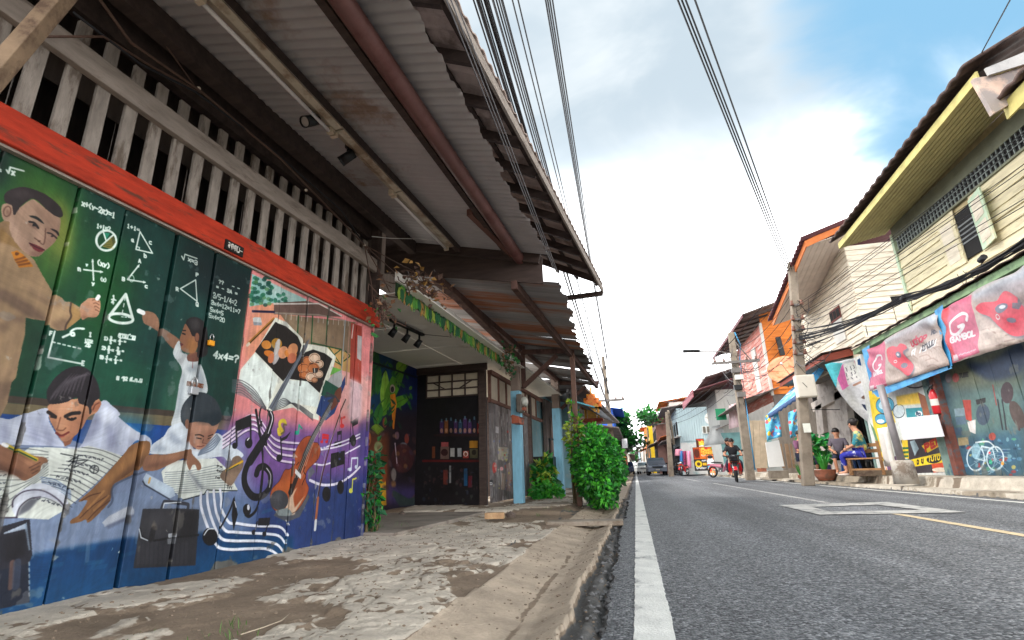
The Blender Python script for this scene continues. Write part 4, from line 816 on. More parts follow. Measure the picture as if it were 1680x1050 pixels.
# ================================================================ LEFT: painted shophouse
WOODG=M('grey weathered timber',(150,138,128),.85,.25,3.,bump=.4,bsc=30,stretch=(6,1.2,6),c2=(112,98,88),spot=.6)
SLATM=M('pale grey slat',(146,136,127),.85,.3,5.,bump=.3,stretch=(4,4,1),c2=(102,90,80),spot=.57)
DARKW=M('dark timber',(66,53,48),.85,.35,3.,bump=.3,stretch=(1,6,6))
DARKW2=M('dark interior boards',(104,92,84),.9,.3,2.,bump=.3,stretch=(5,5,1))
REDP=M('flaking red paint',(172,50,26),.7,.3,4.,bump=.4,bsc=25,stretch=(8,1.2,8),c2=(98,52,38),spot=.60)
CORR=M('grey corrugated sheet',(168,163,163),.55,.14,1.6,bump=.1,metal=.15,c2=(134,112,98),spot=.63)
RUSTP=M('red brown pipe',(104,70,66),.45,.2,3.,bump=.1,c2=(88,50,46))
TILE=M('grey roof sheet',(176,156,146),.85,.3,2.5,bump=.3,c2=(128,110,102))
BLK=M('black enamel',(24,24,25),.45,.2,8.,bump=0)
WHITEP=M('dusty white paint',(206,202,194),.7,.08,6.,bump=.1,c2=(176,170,160),spot=.64)
CABLE=M('black cable',(38,38,42),.6,.2,4.,bump=0)
BRNC=M('brown cable',(92,70,60),.7,.2,4.,bump=0)
RUSTS=ground=None
house=thing('shophouse','two storey timber shophouse with a classroom and music mural on its shutters','shophouse',PL.w(-2,0,0))
bounds=[-4.0,-3.62,-3.25,-2.91,-2.66,-2.33,-2.03,-1.69,-1.36,-1.03,-.73,-.44,-.25,.03]
for i in range(len(bounds)-1):
    a,b=bounds[i]+random.choice((.005,.007,.016)),bounds[i+1]-.006;mb=MB();off=random.uniform(-.012,.010)
    PL.box(mb,a,b,.02+random.uniform(0,.02),2.118,-.035,off);mb.build('shutter_board',MURAL,house,uvf=cv.uvf(PL),bevel=.004)
mb=MB();PL.box(mb,-4.6,.0,0,2.2,-.09,-.05);mb.build('backing',DARKW,house)
mb=MB();PL.box(mb,-4.6,.09,2.112,2.292,-.02,.055);mb.build('lintel_beam',REDP,house,bevel=.008)
mb=MB();PL.box(mb,-4.6,.02,2.098,2.112,-.03,.03);mb.build('beam_strip',WOODG,house)
pl=MB();q0=PL.px(369,400,.06);q1=PL.px(398,420,.06);PL.box(pl,q0[0],q1[0],q1[1]-.012,q1[1]+.062,.055,.064)
pla=pl.build('number_plate',BLK,house)
cn=Canvas(0,1.4,0,.45,300,None,(30,28,26));cn.text('๑๗๗น-',(.16,.10),(.24,0),(0,.26),.035,(226,222,214));nm=cn.material('number plate print',1.0)
pl=MB();du=q1[0]-q0[0];z0=q1[1]-.008;mb=MB();PL.box(mb,q0[0]+.004,q1[0]-.004,z0,z0+.066,.0645,.0665)
mb.build('plate_face',nm,pla,uvf=lambda p:((PL.uz(p)[0]-q0[0])/du,(PL.uz(p)[1]-z0)/.066))
for i in range(30):
    u=-4.51+.1605*i
    if u>-.02:break
    mb=MB();t=random.uniform(-.012,.012);a=random.uniform(-.006,.006)
    mb.prism([PL.w(u-.036,2.292,-.02),PL.w(u+.036,2.292,-.02),PL.w(u+.034+a,3.02+t,-.02),PL.w(u-.034+a,3.02+t*.6,-.02)],PL.n*.022)
    mb.build('slat',SLATM,house)
mb=MB();mb.grid(lambda s,t:PL.w(-4.6+4.6*s,(2.735,2.735,2.88,2.88,2.735)[int(round(t*4))]+.008*math.sin(s*9)-.03*s,(.003,.047,.047,.003,.003)[int(round(t*4))]),30,4,False);mb.build('rail',WOODG,house,bevel=.005)
for i in range(14):
    mb=MB();PL.box(mb,-4.8+.36*i,-4.8+.36*i+.35,2.2,3.9,-1.42,-1.4+random.uniform(0,.01));mb.build('upper_wall_board',DARKW2,house)
mb=MB();PL.box(mb,-4.8,.05,2.15,2.2,-1.5,-.1);PL.box(mb,-4.8,.05,3.56,3.6,-1.5,.12);mb.build('upper_floor',DARKW,house)
mb=MB();PL.box(mb,.0,.06,2.112,3.6,-1.5,-.03);mb.build('side_wall',DARKW2,house);mb=MB();PL.box(mb,-4.86,-4.8,0,3.6,-1.5,.0);mb.build('side_wall',DARKW2,house);mb=MB();PL.box(mb,0.0,.05,0,2.112,-1.5,-.04);mb.build('side_wall',DARKW2,house)
mb=MB();PL.box(mb,-4.7,.06,3.12,3.56,-.12,-.05);mb.build('header',DARKW,house)
mb=MB();PL.box(mb,-.02,.06,2.29,3.5,-.04,.05);mb.build('corner_post',DARKW,house,bevel=.006)
mb=MB();PL.box(mb,.031,.052,.03,2.11,-.06,.01);mb.build('end_board',MURAL,house,uvf=cv.uvf(PL))
# ---- awning 1
AZ=lambda d:3.40-.25*d
awn=thing('awning','grey corrugated awning over the painted wall with red brown drainpipe beam','awning',PL.w(-2,3.3,.8))
def corr(s,t,u0,u1,d0,d1,zf,pitch=.076,amp=.009,edge_=.012,sd=0):
    u=u0+(u1-u0)*s;d=d0+(d1-d0)*t
    return PL.w(u,zf(d)+amp*math.sin(u/pitch*2*math.pi),d+(edge_*math.sin(u*21+sd)*t))
k=0
for(u0,u1)in((-4.6,-3.76),(-3.80,-2.88),(-2.92,-1.98),(-2.02,-1.08),(-1.12,-.17),(-.21,.68)):
    mb=MB();k+=1;dz=.006*(k%2);mb.grid(lambda s,t:corr(s,t,u0,u1,-.1,1.79+.02*math.sin(k*2.2),lambda d:AZ(d)+dz),int((u1-u0)/.0095),4);mb.build('roof_sheet',CORR,awn)
def beam(mb,d,u0,u1,w,h,drop=0.):
    mb.bar(PL.w(u0,AZ(d)-.012-h/2-drop,d),PL.w(u1,AZ(d)-.012-h/2-drop,d),w,h);return mb
for d,w,h in((.12,.09,.16),(.72,.055,.075),(1.32,.05,.05)):beam(MB(),d,-4.6,.66,w,h).build('purlin',DARKW,awn)
mb=MB();mb.bar(PL.w(.70,AZ(-.1)-.06,-.1),PL.w(.70,AZ(1.7)-.06,1.7),.06,.11);mb.build('end_beam',DARKW,awn)
dp=1.46;mb=MB();mb.tube([PL.w(-4.6,AZ(dp)-.075,dp),PL.w(1.30,AZ(dp)-.075,dp)],.062,14,False);mb.build('drainpipe',RUSTP,awn)
mb=MB();mb.tube([PL.w(-4.6,AZ(dp)-.075,dp),PL.w(1.295,AZ(dp)-.075,dp)],.054,14,False);mb.build('pipe_bore',DARKW,awn)
mb=MB();mb.bar(PL.w(-.35,AZ(1.22)-.04,1.24),PL.w(1.6,AZ(1.30)-.10,1.52),.06,.07);mb.build('pipe_bearer',M('brown timber',(104,72,62),.8,.25,3.,stretch=(6,1,6)),awn)
mb=MB();a=at_y(-70,195,1.12);b=at_y(150,-60,1.35);mb.bar(a,b,.055,.075,up=(.55,-.8,.2));tag(mb.build('timber_brace',M('raw brace timber',(134,112,90),.85,.3,3.,bump=.4,stretch=(2,2,2),c2=(92,72,58)),bevel=.004),'raw timber brace slanting across the top left corner','brace')
# ---- fluorescent battens and spot lamps under the purlin
def batten(u0,u1,label,tube=True):
    d=.72;z=AZ(d)-.095;t=thing('batten_lamp',label,'lamp',PL.w((u0+u1)/2,z,d),'unlit fluorescent battens under the awning')
    mb=MB();mb.prism([PL.w(u0,z+.005,d-.075),PL.w(u0,z+.02,d-.02),PL.w(u0,z+.02,d+.02),PL.w(u0,z-.03,d+.045),PL.w(u0,z-.035,d-.01)],PL.e*(u1-u0));mb.build('housing',M('dirty batten',(176,164,146),.6,.15,5.,c2=(128,108,88)),t)
    if tube:
        mb=MB();mb.tube([PL.w(u0+.02,z-.05,d-.05),PL.w(u1-.02,z-.05,d-.05)],.013,8);mb.build('tube',M('tube glass',(214,208,206),.3,.05,3.,bump=0),t)
    for u in(u0+.012,u1-.012):
        mb=MB();mb.box(PL.w(u,z-.04,d-.045),(.05,.03,.055),-.05);mb.build('end_cap',M('cream plastic',(188,172,150),.5,.1,5.,bump=0),t)
batten(-2.98,-1.79,'fluorescent tube batten nearest the corner of the timber brace');batten(-1.77,-.86,'bare batten without tube between the two spotlights',False);batten(-.84,.42,'long fluorescent tube batten ending at the dark cross beam')
def spot(u,d,z,aim,label,k=1.,group='black spotlights under the left roofs'):
    t=thing('spotlight',label,'spotlight',PL.w(u,z,d),group);p=np.array(PL.w(u,z,d));a=_n(np.array(aim,float))
    mb=MB();mb.tube([p+V(0,0,.10)*k,p+V(0,0,.06)*k,p],.012*k,6);mb.tube([p+V(0,0,.13)*k,p+V(0,0,.10)*k],.03*k,8);mb.build('bracket',BLK,t)
    mb=MB();mb.tube([p-a*.075*k,p-a*.07*k,p+a*.06*k],[.02*k,.042*k,.046*k],14);mb.tube([p+a*.055*k,p+a*.075*k],[.046*k,.048*k],14,False);mb.build('body',BLK,t)
    mb=MB();mb.tube([p+a*.0605*k,p+a*.063*k],.038*k,12);mb.build('lens',M('lamp lens',(150,140,132),.25,.1,5.,bump=0),t)
for(px,py,lb,aim)in((510,198,'black spotlight with its lens to the camera, under the bare batten',(-.3,-.8,-.7)),(570,258,'black spotlight turned to the wall where the bare batten ends',(-.9,-.1,-.6))):
    r=ray(px,py);d=.62;u,z=PL.px(px,py,d);spot(u,d,z,aim,lb,.9)
def hang(p,q,sag,n=14,jit=0.):return[np.array(p)+(np.array(q)-np.array(p))*t+V(0,0,-4*sag*t*(1-t))+(V(*[random.uniform(-jit,jit)for _ in range(3)])if 0<t<1 else 0)for t in np.linspace(0,1,n)]
cb=thing('cable_bundle','brown cables tied along the head of the balustrade to the corner','cables',PL.w(-1,3.2,.05))
cpt=lambda px,py,d:PL.w(*PL.px(px,py,d),d)
for i,(pts,r,m)in enumerate((([(150,-20),(215,70),(330,150),(460,260),(598,402)],.009,BRNC),([(120,20),(230,105),(320,150),(440,240),(560,345),(598,402)],.007,CABLE),([(60,60),(170,60),(250,110),(330,152)],.007,BRNC),([(205,-30),(262,60),(322,145)],.005,BRNC),([(598,402),(610,470),(612,510)],.006,BRNC),([(598,402),(625,450),(645,490)],.006,BRNC),([(598,402),(640,440),(672,470)],.005,BRNC),([(598,402),(650,430),(700,455)],.006,BRNC))):
    mb=MB();mb.tube([cpt(x,y,.10)for x,y in pts],r,6);mb.build('cable',m,cb)
for(x,y)in((326,145),(502,312),(598,402)):mb=MB();mb.ell(cpt(x,y,.10),(.014,.014,.012));mb.build('tie',M('pale tie',(190,176,160),.6,.1,5.,bump=0),cb)
mb=MB();mb.tube([cpt(610,388,.2),cpt(640,391,.3),cpt(690,392,.5),cpt(728,397,.66)],.0035,5);tag(mb.build('lamp_flex',M('white flex',(200,196,190),.6,.1,5.,bump=0)),'thin white flex hanging along the dark cross beam to the batten','flex')
def padlock(px,py,label,body,s=1.):
    u,z=PL.px(px,py,.02);t=thing('padlock',label,'padlock',PL.w(u,z,.02),'padlocks on the painted shutters')
    mb=MB();mb.box(PL.w(u,z,.022),(.022*s,.042*s,.036*s),-.05);mb.build('lock_body',body,t,bevel=.004)
    mb=MB();mb.tube([PL.w(u-.013*s,z+.012*s,.022),PL.w(u-.013*s,z+.045*s,.022),PL.w(u-.005*s,z+.06*s,.022),PL.w(u+.006*s,z+.06*s,.022),PL.w(u+.013*s,z+.045*s,.022),PL.w(u+.013*s,z+.012*s,.022)],.0035*s,6);mb.build('shackle',M('steel',(190,190,192),.3,.1,5.,metal=.9,bump=0),t);return t
padlock(346,563,'small brass padlock above the chalked four times four',M('brass',(226,150,30),.4,.1,5.,bump=0),1.)
t=padlock(317,641,'larger steel padlock on a rusty hasp beside the girl in white',M('dull steel',(176,178,182),.4,.1,5.,metal=.6,bump=0),1.35)
u,z=PL.px(322,632,.02);mb=MB();PL.box(mb,u-.06,u+.06,z-.01,z+.018,.006,.014);mb.build('hasp',M('rust',(112,62,40),.8,.4,20.,c2=(150,140,132)),t)
# ---- upper roof over the awning, with rafters and battens
rf=thing('upper_roof','old upper roof of grey corrugated sheets overhanging the awning','roof',(-1.5,4,4.3))
eA,eB=V(-1.22,1.2,4.16),V(-.29,9.7,4.1);ed=(eB-eA)/np.linalg.norm(eB-eA);inn=V(-1,.1,0);SL_=.52
near=eA-ed*3.5;Lr=np.linalg.norm(eB-near)
def roofp(s,t,amp=.022,pitch=.177,lift=0.):
    q=near+ed*(s*Lr);d=t*3.4;w=s*Lr/pitch
    return q+inn*d+V(0,0,SL_*d+amp*math.cos(w*2*math.pi)+lift)
ns=int(Lr/.03)
mb=MB();mb.grid(lambda s,t:roofp(s,t),ns,6);mb.build('roof_sheet',TILE,rf,solid=.012)
for i in range(int(Lr/.62)):
    q=near+ed*(.2+.62*i);mb=MB();mb.bar(q+inn*.05+V(0,0,-.12),q+inn*2.6+V(0,0,SL_*2.6-.12),.05,.11);mb.build('rafter',DARKW,rf)
for d in(.12,.5,.88,1.26):mb=MB();mb.bar(near+inn*d+V(0,0,SL_*d-.045),eB+inn*d+V(0,0,SL_*d-.045),.05,.03);mb.build('batten',DARKW,rf)
mb=MB();mb.bar(near+V(-.02,0,-.10),eB+V(-.02,0,-.10)+ed*.05,.028,.12);mb.build('fascia',WOODG,rf)
mb=MB();mb.bar(eB+V(-.02,-.1,-.2),eB+inn*1.9+V(0,-.1,-.2),.06,.09);mb.build('tie_beam',DARKW,rf)
mb=MB();mb.grid(lambda s,t:PL.w(-5+11*s,3.0+2.9*t,-.6),2,2,False);mb.build('upper_gable_wall',DARKW2,rf)
# ================================================================ LEFT: second shophouse with the open porch
h2=thing('shophouse','brown timber shophouse with a dark open porch and painted leaf valance','shophouse',PL.w(4,0,-.5))
cj=Canvas(-.2,4.0,0,2.6,150,lambda x,y:PL.px(x,y,-1.35),(14,26,46))
c=cj;c.frame(590,560,3.754)
c.poly([(-40,0),(200,0),(200,480),(-40,480)],(14,54,84),.9,.05);c.poly([(250,100),(420,100),(420,500),(260,480)],(14,26,70),.9,.15)
c.poly([(150,440),(420,400),(420,1050),(150,1050)],(30,20,26),.95,.1);c.poly([(-40,560),(180,560),(180,1000),(-40,1050)],(96,48,26),.9,.08);c.poly([(120,820),(160,800),(165,1010),(120,1010)],(190,140,24),.9);c.poly([(165,880),(380,900),(380,1010),(165,1000)],(64,54,110),.6,.06)
GR=((72,120,30),(96,150,36),(44,100,40),(36,84,44),(120,160,50))
def leaf(p,q,w,col):
    p,q=np.array(p,float),np.array(q,float);d=q-p;n_=np.array([-d[1],d[0]])/np.linalg.norm(d)*w
    c.poly([p,p+d*.3+n_,p+d*.7+n_*.9,q,p+d*.7-n_*.9,p+d*.3-n_],col,.95,0,True);c.line([p,q],.012,tuple(v*.6 for v in col),.8)
for p,q,w in(((90,330),(95,20),34),((75,340),(10,240),22),((80,420),(0,495),26),((150,420),(160,180),26),((150,420),(280,110),34),((180,400),(310,340),30),((230,180),(290,120),30),((120,460),(180,400),22),((100,520),(130,380),26),((110,330),(125,160),18)):leaf(p,q,w,random.choice(GR))
for k in range(10):leaf((105,510),(70+9*k,580-abs(5-k)*8),7,(104,128,40))
c.poly([(188,330),(218,320),(228,380),(212,540),(204,540),(196,400)],(190,108,24),.95);c.ell((202,292),(16,26),(150,130,120));c.ell((202,296),(11,18),(30,26,26));c.ell((44,380),(16,34),(170,60,50));c.ell((44,225),(16,22),(150,60,40));c.ell((45,600),(26,50),(150,84,50));c.ell((45,600),(16,36),(176,110,70));c.ell((15,600),(16,44),(120,66,40))
for(x,y,rx_,ry_,col)in((155,500,14,30,(130,60,40)),(290,600,14,30,(120,50,40)),(270,640,22,16,(120,130,140)),(115,650,26,34,(120,130,90)),(230,580,14,24,(110,80,90)),(300,780,50,60,(20,14,18)),(150,800,20,70,(110,50,30)),(210,820,16,40,(110,100,96)),(265,720,70,90,(56,26,28)),(60,760,24,50,(84,90,90))):c.ell((x,y),(rx_,ry_),col,.9,.01)
c.line([(218,630),(230,750)],.03,(150,130,140))
for i in range(70):x=random.uniform(0,330);y=random.uniform(20,560);a_=random.uniform(-2.4,-.7);l_=random.uniform(25,60);leaf((x,y),(x+math.cos(a_)*l_,y+math.sin(a_)*l_),random.uniform(4,9),random.choice(((30,80,40),(46,100,36),(24,62,44),(70,112,40),(20,52,40))))
for i in range(60):x=random.uniform(0,370);y=random.uniform(540,990);c.ell((x,y),(random.uniform(4,16),random.uniform(6,26)),random.choice(((96,56,36),(60,36,34),(120,84,50),(50,44,60),(84,60,70),(40,30,30))),.55,.008,random.random()*3);c.poly([(205,930),(300,985),(370,960),(380,990),(250,1000)],(40,50,50),.8,.02);c.line([(0,105),(200,170),(400,240)],.03,(12,20,26),.9)
c.speckle(.4,4.,3);JM=c.material('jungle mural',1.1)
mb=MB();PL.box(mb,.06,4.0,.0,2.5,-1.40,-1.35);mb.build('painted_side_wall',JM,h2,uvf=cj.uvf(PL))
PB=Plane(PL.w(3.92,0,-1.4)[:2],PL.n[:2])
cb_=Canvas(0,1.5,0,2.5,200,lambda x,y:PB.px(x,y),(38,34,36));c=cb_
c.frame(690,590,4.2)
c.poly([(-40,240),(440,250),(440,1020),(-40,1020)],(34,31,33))
c.poly([(20,690),(412,690),(412,706),(20,706)],(92,30,30));c.poly([(100,515),(412,510),(412,530),(100,530)],(52,34,34))
for i in range(9):x=140+32*i;col=random.choice(((150,40,40),(60,90,120),(150,90,50),(90,60,110),(40,40,60)));h=random.uniform(70,110);c.poly([(x,510),(x,510-h),(x+26,510-h),(x+26,510)],col,.85);c.ell((x+13,490),(9,16),(190,140,110),.8);c.line([(x+13,500-h),(x+13,512-h)],.03,(110,150,170),.7)
for(x0,y0,x1,y1,col)in((150,570,200,600,(190,90,90)),(145,600,205,685,(130,100,90)),(212,610,242,670,(210,206,200)),(262,610,290,670,(190,190,190)),(300,630,338,680,(190,70,60)),(344,560,402,610,(190,130,40)),(346,616,402,680,(90,84,60)),(88,600,108,680,(130,70,40)),(306,750,330,870,(40,90,130)),(336,800,362,880,(110,40,50)),(165,760,195,860,(130,60,50)),(205,730,218,850,(160,160,160))):c.poly([(x0,y0),(x1,y0),(x1,y1),(x0,y1)],col,.85)
c.ell((318,650),(16,18),(230,220,210));c.ell((318,652),(10,13),(150,80,60));c.ell((172,640),(24,24),(60,34,34));c.ell((375,640),(16,18),(40,36,30))
for i in range(60):x=random.uniform(20,400);y=random.uniform(730,1000);c.ell((x,y),(random.uniform(3,12),random.uniform(3,16)),random.choice(((70,76,70),(90,60,60),(60,70,90),(60,50,50))),.5)
c.speckle(.4,5.,8);BM_=c.material('dark shop painting',.65,.35)
mb=MB();PB.box(mb,.02,1.36,.08,2.46,0,.05);mb.build('painted_back_wall',BM_,h2,uvf=cb_.uvf(PB))
LAT=M('lattice panel',(186,172,150),.8,.12,8.);u0,z1=PB.px(703,618);u1,z0=PB.px(787,648)
mb=MB();PB.box(mb,u0,u1,z0,z1,.051,.056);mb.build('transom_panel',LAT,h2)
lt=MB()
for f in(0,.25,.5,.75,1):PB.box(lt,u0+(u1-u0)*f-.012,u0+(u1-u0)*f+.012,z0,z1,.056,.08)
for f in(0,.33,.66,1):PB.box(lt,u0,u1,z0+(z1-z0)*f-.012,z0+(z1-z0)*f+.012,.057,.084)
for a,b in((.12,.37),(.88,.63)):lt.bar(PB.w(u0+(u1-u0)*a,z0+(z1-z0)*.66,.066),PB.w(u0+(u1-u0)*b,z0+(z1-z0)*.33,.066),.02,.018)
lt.build('lattice',DARKW,h2,kind='stuff')
mb=MB();PB.box(mb,0,1.4,2.35,2.47,.05,.1);PB.box(mb,1.24,1.36,.08,2.35,.05,.09);mb.build('door_frame',DARKW,h2)
mb=MB();PL.box(mb,.04,5.2,0,.085,-1.4,.35);mb.build('porch_slab',M('porch concrete',(138,128,118),.9,.2,3.,c2=(110,98,88)),h2,bevel=.01)
cs=Canvas(3.8,9.2,0,2.5,150,lambda x,y:PL.px(x,y,.02),(104,98,98));c=cs
c.wear((84,76,74),.52,2.5,6,.8,3.);c.frame(690,590,4.2)
for(x,y,rx_,ry_,col)in((475,750,12,36,(170,170,172)),(508,745,13,38,(196,50,44)),(556,752,10,14,(214,150,150)),(608,800,14,90,(190,150,130))):c.ell((x,y),(rx_,ry_),col,.9)
for(x0,y0,x1,y1,col)in((512,460,538,510,(190,186,190)),(530,600,600,695,(170,160,140)),(560,640,600,690,(180,186,150)),(462,824,500,862,(40,40,42)),(555,780,580,900,(150,130,116)),(590,715,620,910,(150,130,126))):c.poly([(x0,y0),(x1,y0+6),(x1,y1),(x0,y1-6)],col,.8)
c.text('AN',(466,840),(14,1),(0,-12),.012,(220,220,220));c.text('OLD',(466,858),(11,1),(0,-12),.012,(220,220,220))
for i in range(46):x=random.uniform(500,640);y=random.uniform(480,920);c.ell((x,y),(random.uniform(2,7),random.uniform(3,12)),random.choice(((180,60,50),(190,180,160),(90,110,160),(200,190,90),(150,130,150))),.7)
c.frame(0,0,1)
for i in range(60):x=random.uniform(868,886);y=random.uniform(690,810);c.ell((x,y),(1.2,2.6),random.choice(((190,60,60),(200,190,160),(80,90,170),(180,150,60),(120,110,120))),.8)
c.wear((190,186,184),.63,6,16,.5,4.);c.speckle(.3,4.,9);SM=c.material('stickered shutter',1.05,.5)
for i,(a,b)in enumerate([(3.96+.2*k,3.96+.2*k+.192)for k in range(26)]):
    if b>6.7:break
    mb=MB();PL.box(mb,a,b,.13,1.78,-.02,.02+.012*(i%2));mb.build('shutter_board',SM,h2,uvf=cs.uvf(PL),bevel=.004)
TP=M('transom board',(172,160,144),.8,.12,5.)
for i in range(7):a=3.98+.5*i;mb=MB();PL.box(mb,a,a+.46,1.86,2.28,-.02,.0);mb.build('transom_panel',TP,h2)
mb=MB();PL.box(mb,3.95,8.1,1.79,1.85,-.03,.035);PL.box(mb,3.95,8.1,2.29,2.36,-.03,.05)
for i in range(8):PL.box(mb,3.945+.5*i,3.975+.5*i,1.85,2.29,-.025,.03)
mb.build('transom_frame',M('brown timber',(104,72,62)),h2)
CE=M('porch ceiling',(230,224,214),.85,.06,2.5,c2=(206,196,182),spot=.66)
for i in range(7):
    for j in range(2):a=.06+1.2*i;mb=MB();PL.box(mb,a,a+1.193,2.47,2.482,-1.4+.95*j,-1.4+.95*j+.943);mb.build('ceiling_panel',CE,h2)
vd=.38;mb=MB();PL.box(mb,-.2,8.3,2.5,2.60,vd-.01,vd+.02);mb.build('valance_board',WHITEP,h2)
mb=MB();PL.box(mb,-.15,3.4,2.36,2.55,vd-.03,vd-.012);mb.build('valance_ground',M('leaf ground',(34,58,34),.8,.2,6.),h2)
LV=[M('leaf %d'%i,c_,.7,.25,14.,bump=.1)for i,c_ in enumerate(((46,106,50),(74,130,52),(126,144,56),(30,84,50),(146,110,56),(28,70,44)))]
for i in range(112):
    u=-.12+3.5*random.random()if i>60 else-.12+3.5*i/60;z=2.40+random.uniform(-.02,.13)if i>60 else 2.37+random.uniform(0,.03);L_=random.uniform(.13,.19);w=random.uniform(.045,.065);a=random.uniform(-.35,.35)
    mb=MB();d0=vd-.01+.012*random.random();rot=lambda x,y:PL.w(u+x*math.cos(a)-y*math.sin(a),z+x*math.sin(a)+y*math.cos(a),d0)
    mb.prism([rot(0,-L_/2),rot(w*.8,-.01),rot(w*.6,L_*.35),rot(0,L_/2),rot(-w*.6,L_*.35),rot(-w*.8,-.01)],PL.n*.006);mb.build('painted_leaf',LV[random.choice((0,0,1,2,3,3,1,4,5))],h2)
r0=on_z(640,527,2.40);r1=on_z(694,552,2.40);sr=thing('spot_rail','black three headed spot rail under the white porch ceiling','spot rail',r0)
mb=MB();mb.bar(r0+V(0,0,.02),r1+V(0,0,.02),.05,.03);mb.build('track',BLK,sr)
for i,f in enumerate((.12,.5,.88)):
    p=r0+(r1-r0)*f;h_=MB();h_.tube([p,p+V(0,0,-.09)],.014,6);h_.tube([p+V(.02,0,-.07),p+V(-.05,.0,-.16)],[.035,.045],10);h_.build('lamp_head',BLK,sr)
mb=MB();mb.tube([r1+V(0,0,.03),r1+V(.3,.3,.04),on_z(738,549,2.46)],.004,5);mb.build('flex',BRNC,sr)
BLUE=M('light blue paint',(126,176,198),.7,.12,5.,bump=.3,bsc=20,stretch=(4,4,1),c2=(104,128,136),spot=.68)
PST=M('grey brown post',(126,110,100),.85,.25,4.,stretch=(4,4,.8),bump=.3)
def post(u,d,w,z0,zb,z1,label):
    t=thing('porch_post',label,'post',PL.w(u,z0,d),'light blue porch posts')
    mb=MB();mb.box(PL.w(u,(z0+zb)/2,d),(w,w,zb-z0),-.05);mb.build('painted_base',BLUE,t,bevel=.012)
    mb=MB();mb.box(PL.w(u,(zb+z1)/2,d),(w*.92,w*.92,z1-zb),-.05);mb.build('shaft',PST,t,bevel=.01)
post(4.42,.36,.17,.05,2.02,2.9,'light blue porch post carrying the meter and letter box');post(8.25,.36,.2,.05,2.12,2.9,'light blue porch post between the leafy plants and the bush')
u,z=PL.px(848,690,.5);t=thing('letter_box','rusty red metal letter box on the first blue post','letter box',PL.w(u,z,.5));LB=M('rust red tin',(150,78,54),.6,.2,9.,c2=(112,62,48))
mb=MB();PL.box(mb,u-.16,u+.16,z-.06,z+.045,.45,.58);mb.build('box_body',LB,t,bevel=.004);mb=MB();mb.prism([PL.w(u-.175,z+.045,.43),PL.w(u-.175,z+.045,.60),PL.w(u-.175,z+.085,.47)],PL.e*.35);mb.build('lid',LB,t)
mb=MB();PL.box(mb,u+.02,u+.08,z-.03,z+.02,.58,.584);mb.build('slot',BLK,t);mb=MB();mb.tube([PL.w(u-.1,z-.07,.585),PL.w(u+.02,z-.07,.585)],.01,6);mb.build('hinge',LB,t)
u,z=PL.px(855,662,.5);t=thing('electric_meter','glass fronted electric meter on the first blue post above the letter box','meter',PL.w(u,z,.5))
mb=MB();mb.box(PL.w(u,z,.48),(.1,.2,.32),-.05);mb.build('meter_case',M('meter grey',(96,88,80),.6,.2,9.),t,bevel=.02);mb=MB();mb.tube([PL.w(u,z+.03,.5),PL.w(u,z+.03,.6),PL.w(u,z+.03,.62)],[.09,.085,.04],14);mb.build('glass',M('meter glass',(170,170,160),.15,.1,5.,bump=0,spec=.6),t);mb=MB();mb.box(PL.w(u,z-.1,.55),(.05,.12,.05),-.05);mb.build('terminal_cover',LB,t)
# ---- rusted awning 2 with purlins, brackets, brown prop
RUST2=M('rusted roof sheet',(150,146,146),.7,.3,1.1,bump=.2,stretch=(.35,3.2,1),c2=(160,104,78),spot=.53,metal=.1)
RUST3=M('grey roof sheet dull',(132,128,128),.7,.25,1.1,bump=.2,stretch=(.5,3,1),c2=(84,74,70))
BR2=M('brown beam',(92,66,58),.8,.25,3.,stretch=(3,3,1),c2=(70,48,42))
A2=lambda d:3.0-.2*d
aw2=thing('awning','rust streaked tin awning propped on a brown post over the porch','awning',PL.w(4,2.8,1))
for i in range(11):
    u0=.74+.72*i;mb=MB();ovl=.012*(i%2);dd=1.86-.045*i+random.uniform(-.05,.05);mb.grid(lambda s,t:PL.w(u0+.76*s,A2(-.2+(dd+.2)*t)+.008*math.sin(s*.76/.11*2*math.pi)+ovl-.05*(i>7)*t,-.2+(dd+.2)*t+.02*math.sin(s*11+i)*t),56,5);mb.build('roof_sheet',RUST2 if i<5 else RUST3,aw2)
for d,w in((.42,.09),(1.38,.07)):mb=MB();mb.bar(PL.w(.72,A2(d)-.07,d),PL.w(8.6,A2(d)-.07,d),w,.1);mb.build('purlin',BR2,aw2)
for u in(4.6,8.4):
    mb=MB();mb.bar(PL.w(u,2.78,.45),PL.w(u,2.72,1.45),.07,.09);mb.build('arm',BR2,aw2);mb=MB();mb.bar(PL.w(u-.02,2.12,.46),PL.w(u,2.66,1.12),.06,.08);mb.build('strut',BR2,aw2)
mb=MB();mb.bar(PL.w(4.62,2.1,.46),PL.w(4.62,2.95,.46),.06,.08,(1,0,0));mb.build('hanger',BR2,aw2)
mb=MB();mb.bar(PL.w(4.45,.03,1.40),PL.w(4.62,2.70,1.40),.095,.085,(1,0,0));mb.build('prop_post',M('prop timber',(112,84,72),.85,.25,3.,stretch=(3,3,.7),c2=(88,62,54),bump=.3),aw2,bevel=.006)
mb=MB();mb.prism([PL.w(.735,A2(-.3)-.03,-.3),PL.w(.735,A2(1.72)-.03,1.72),PL.w(.735,AZ(1.72)-.01,1.72),PL.w(.735,AZ(-.3)+.1,-.3)],PL.e*.02);mb.build('end_board',DARKW,aw2)
mb=MB();mb.bar(PL.w(.72,2.85,.44),PL.w(4.6,2.62,.44),.1,.06);mb.build('valance_beam',BR2,aw2)
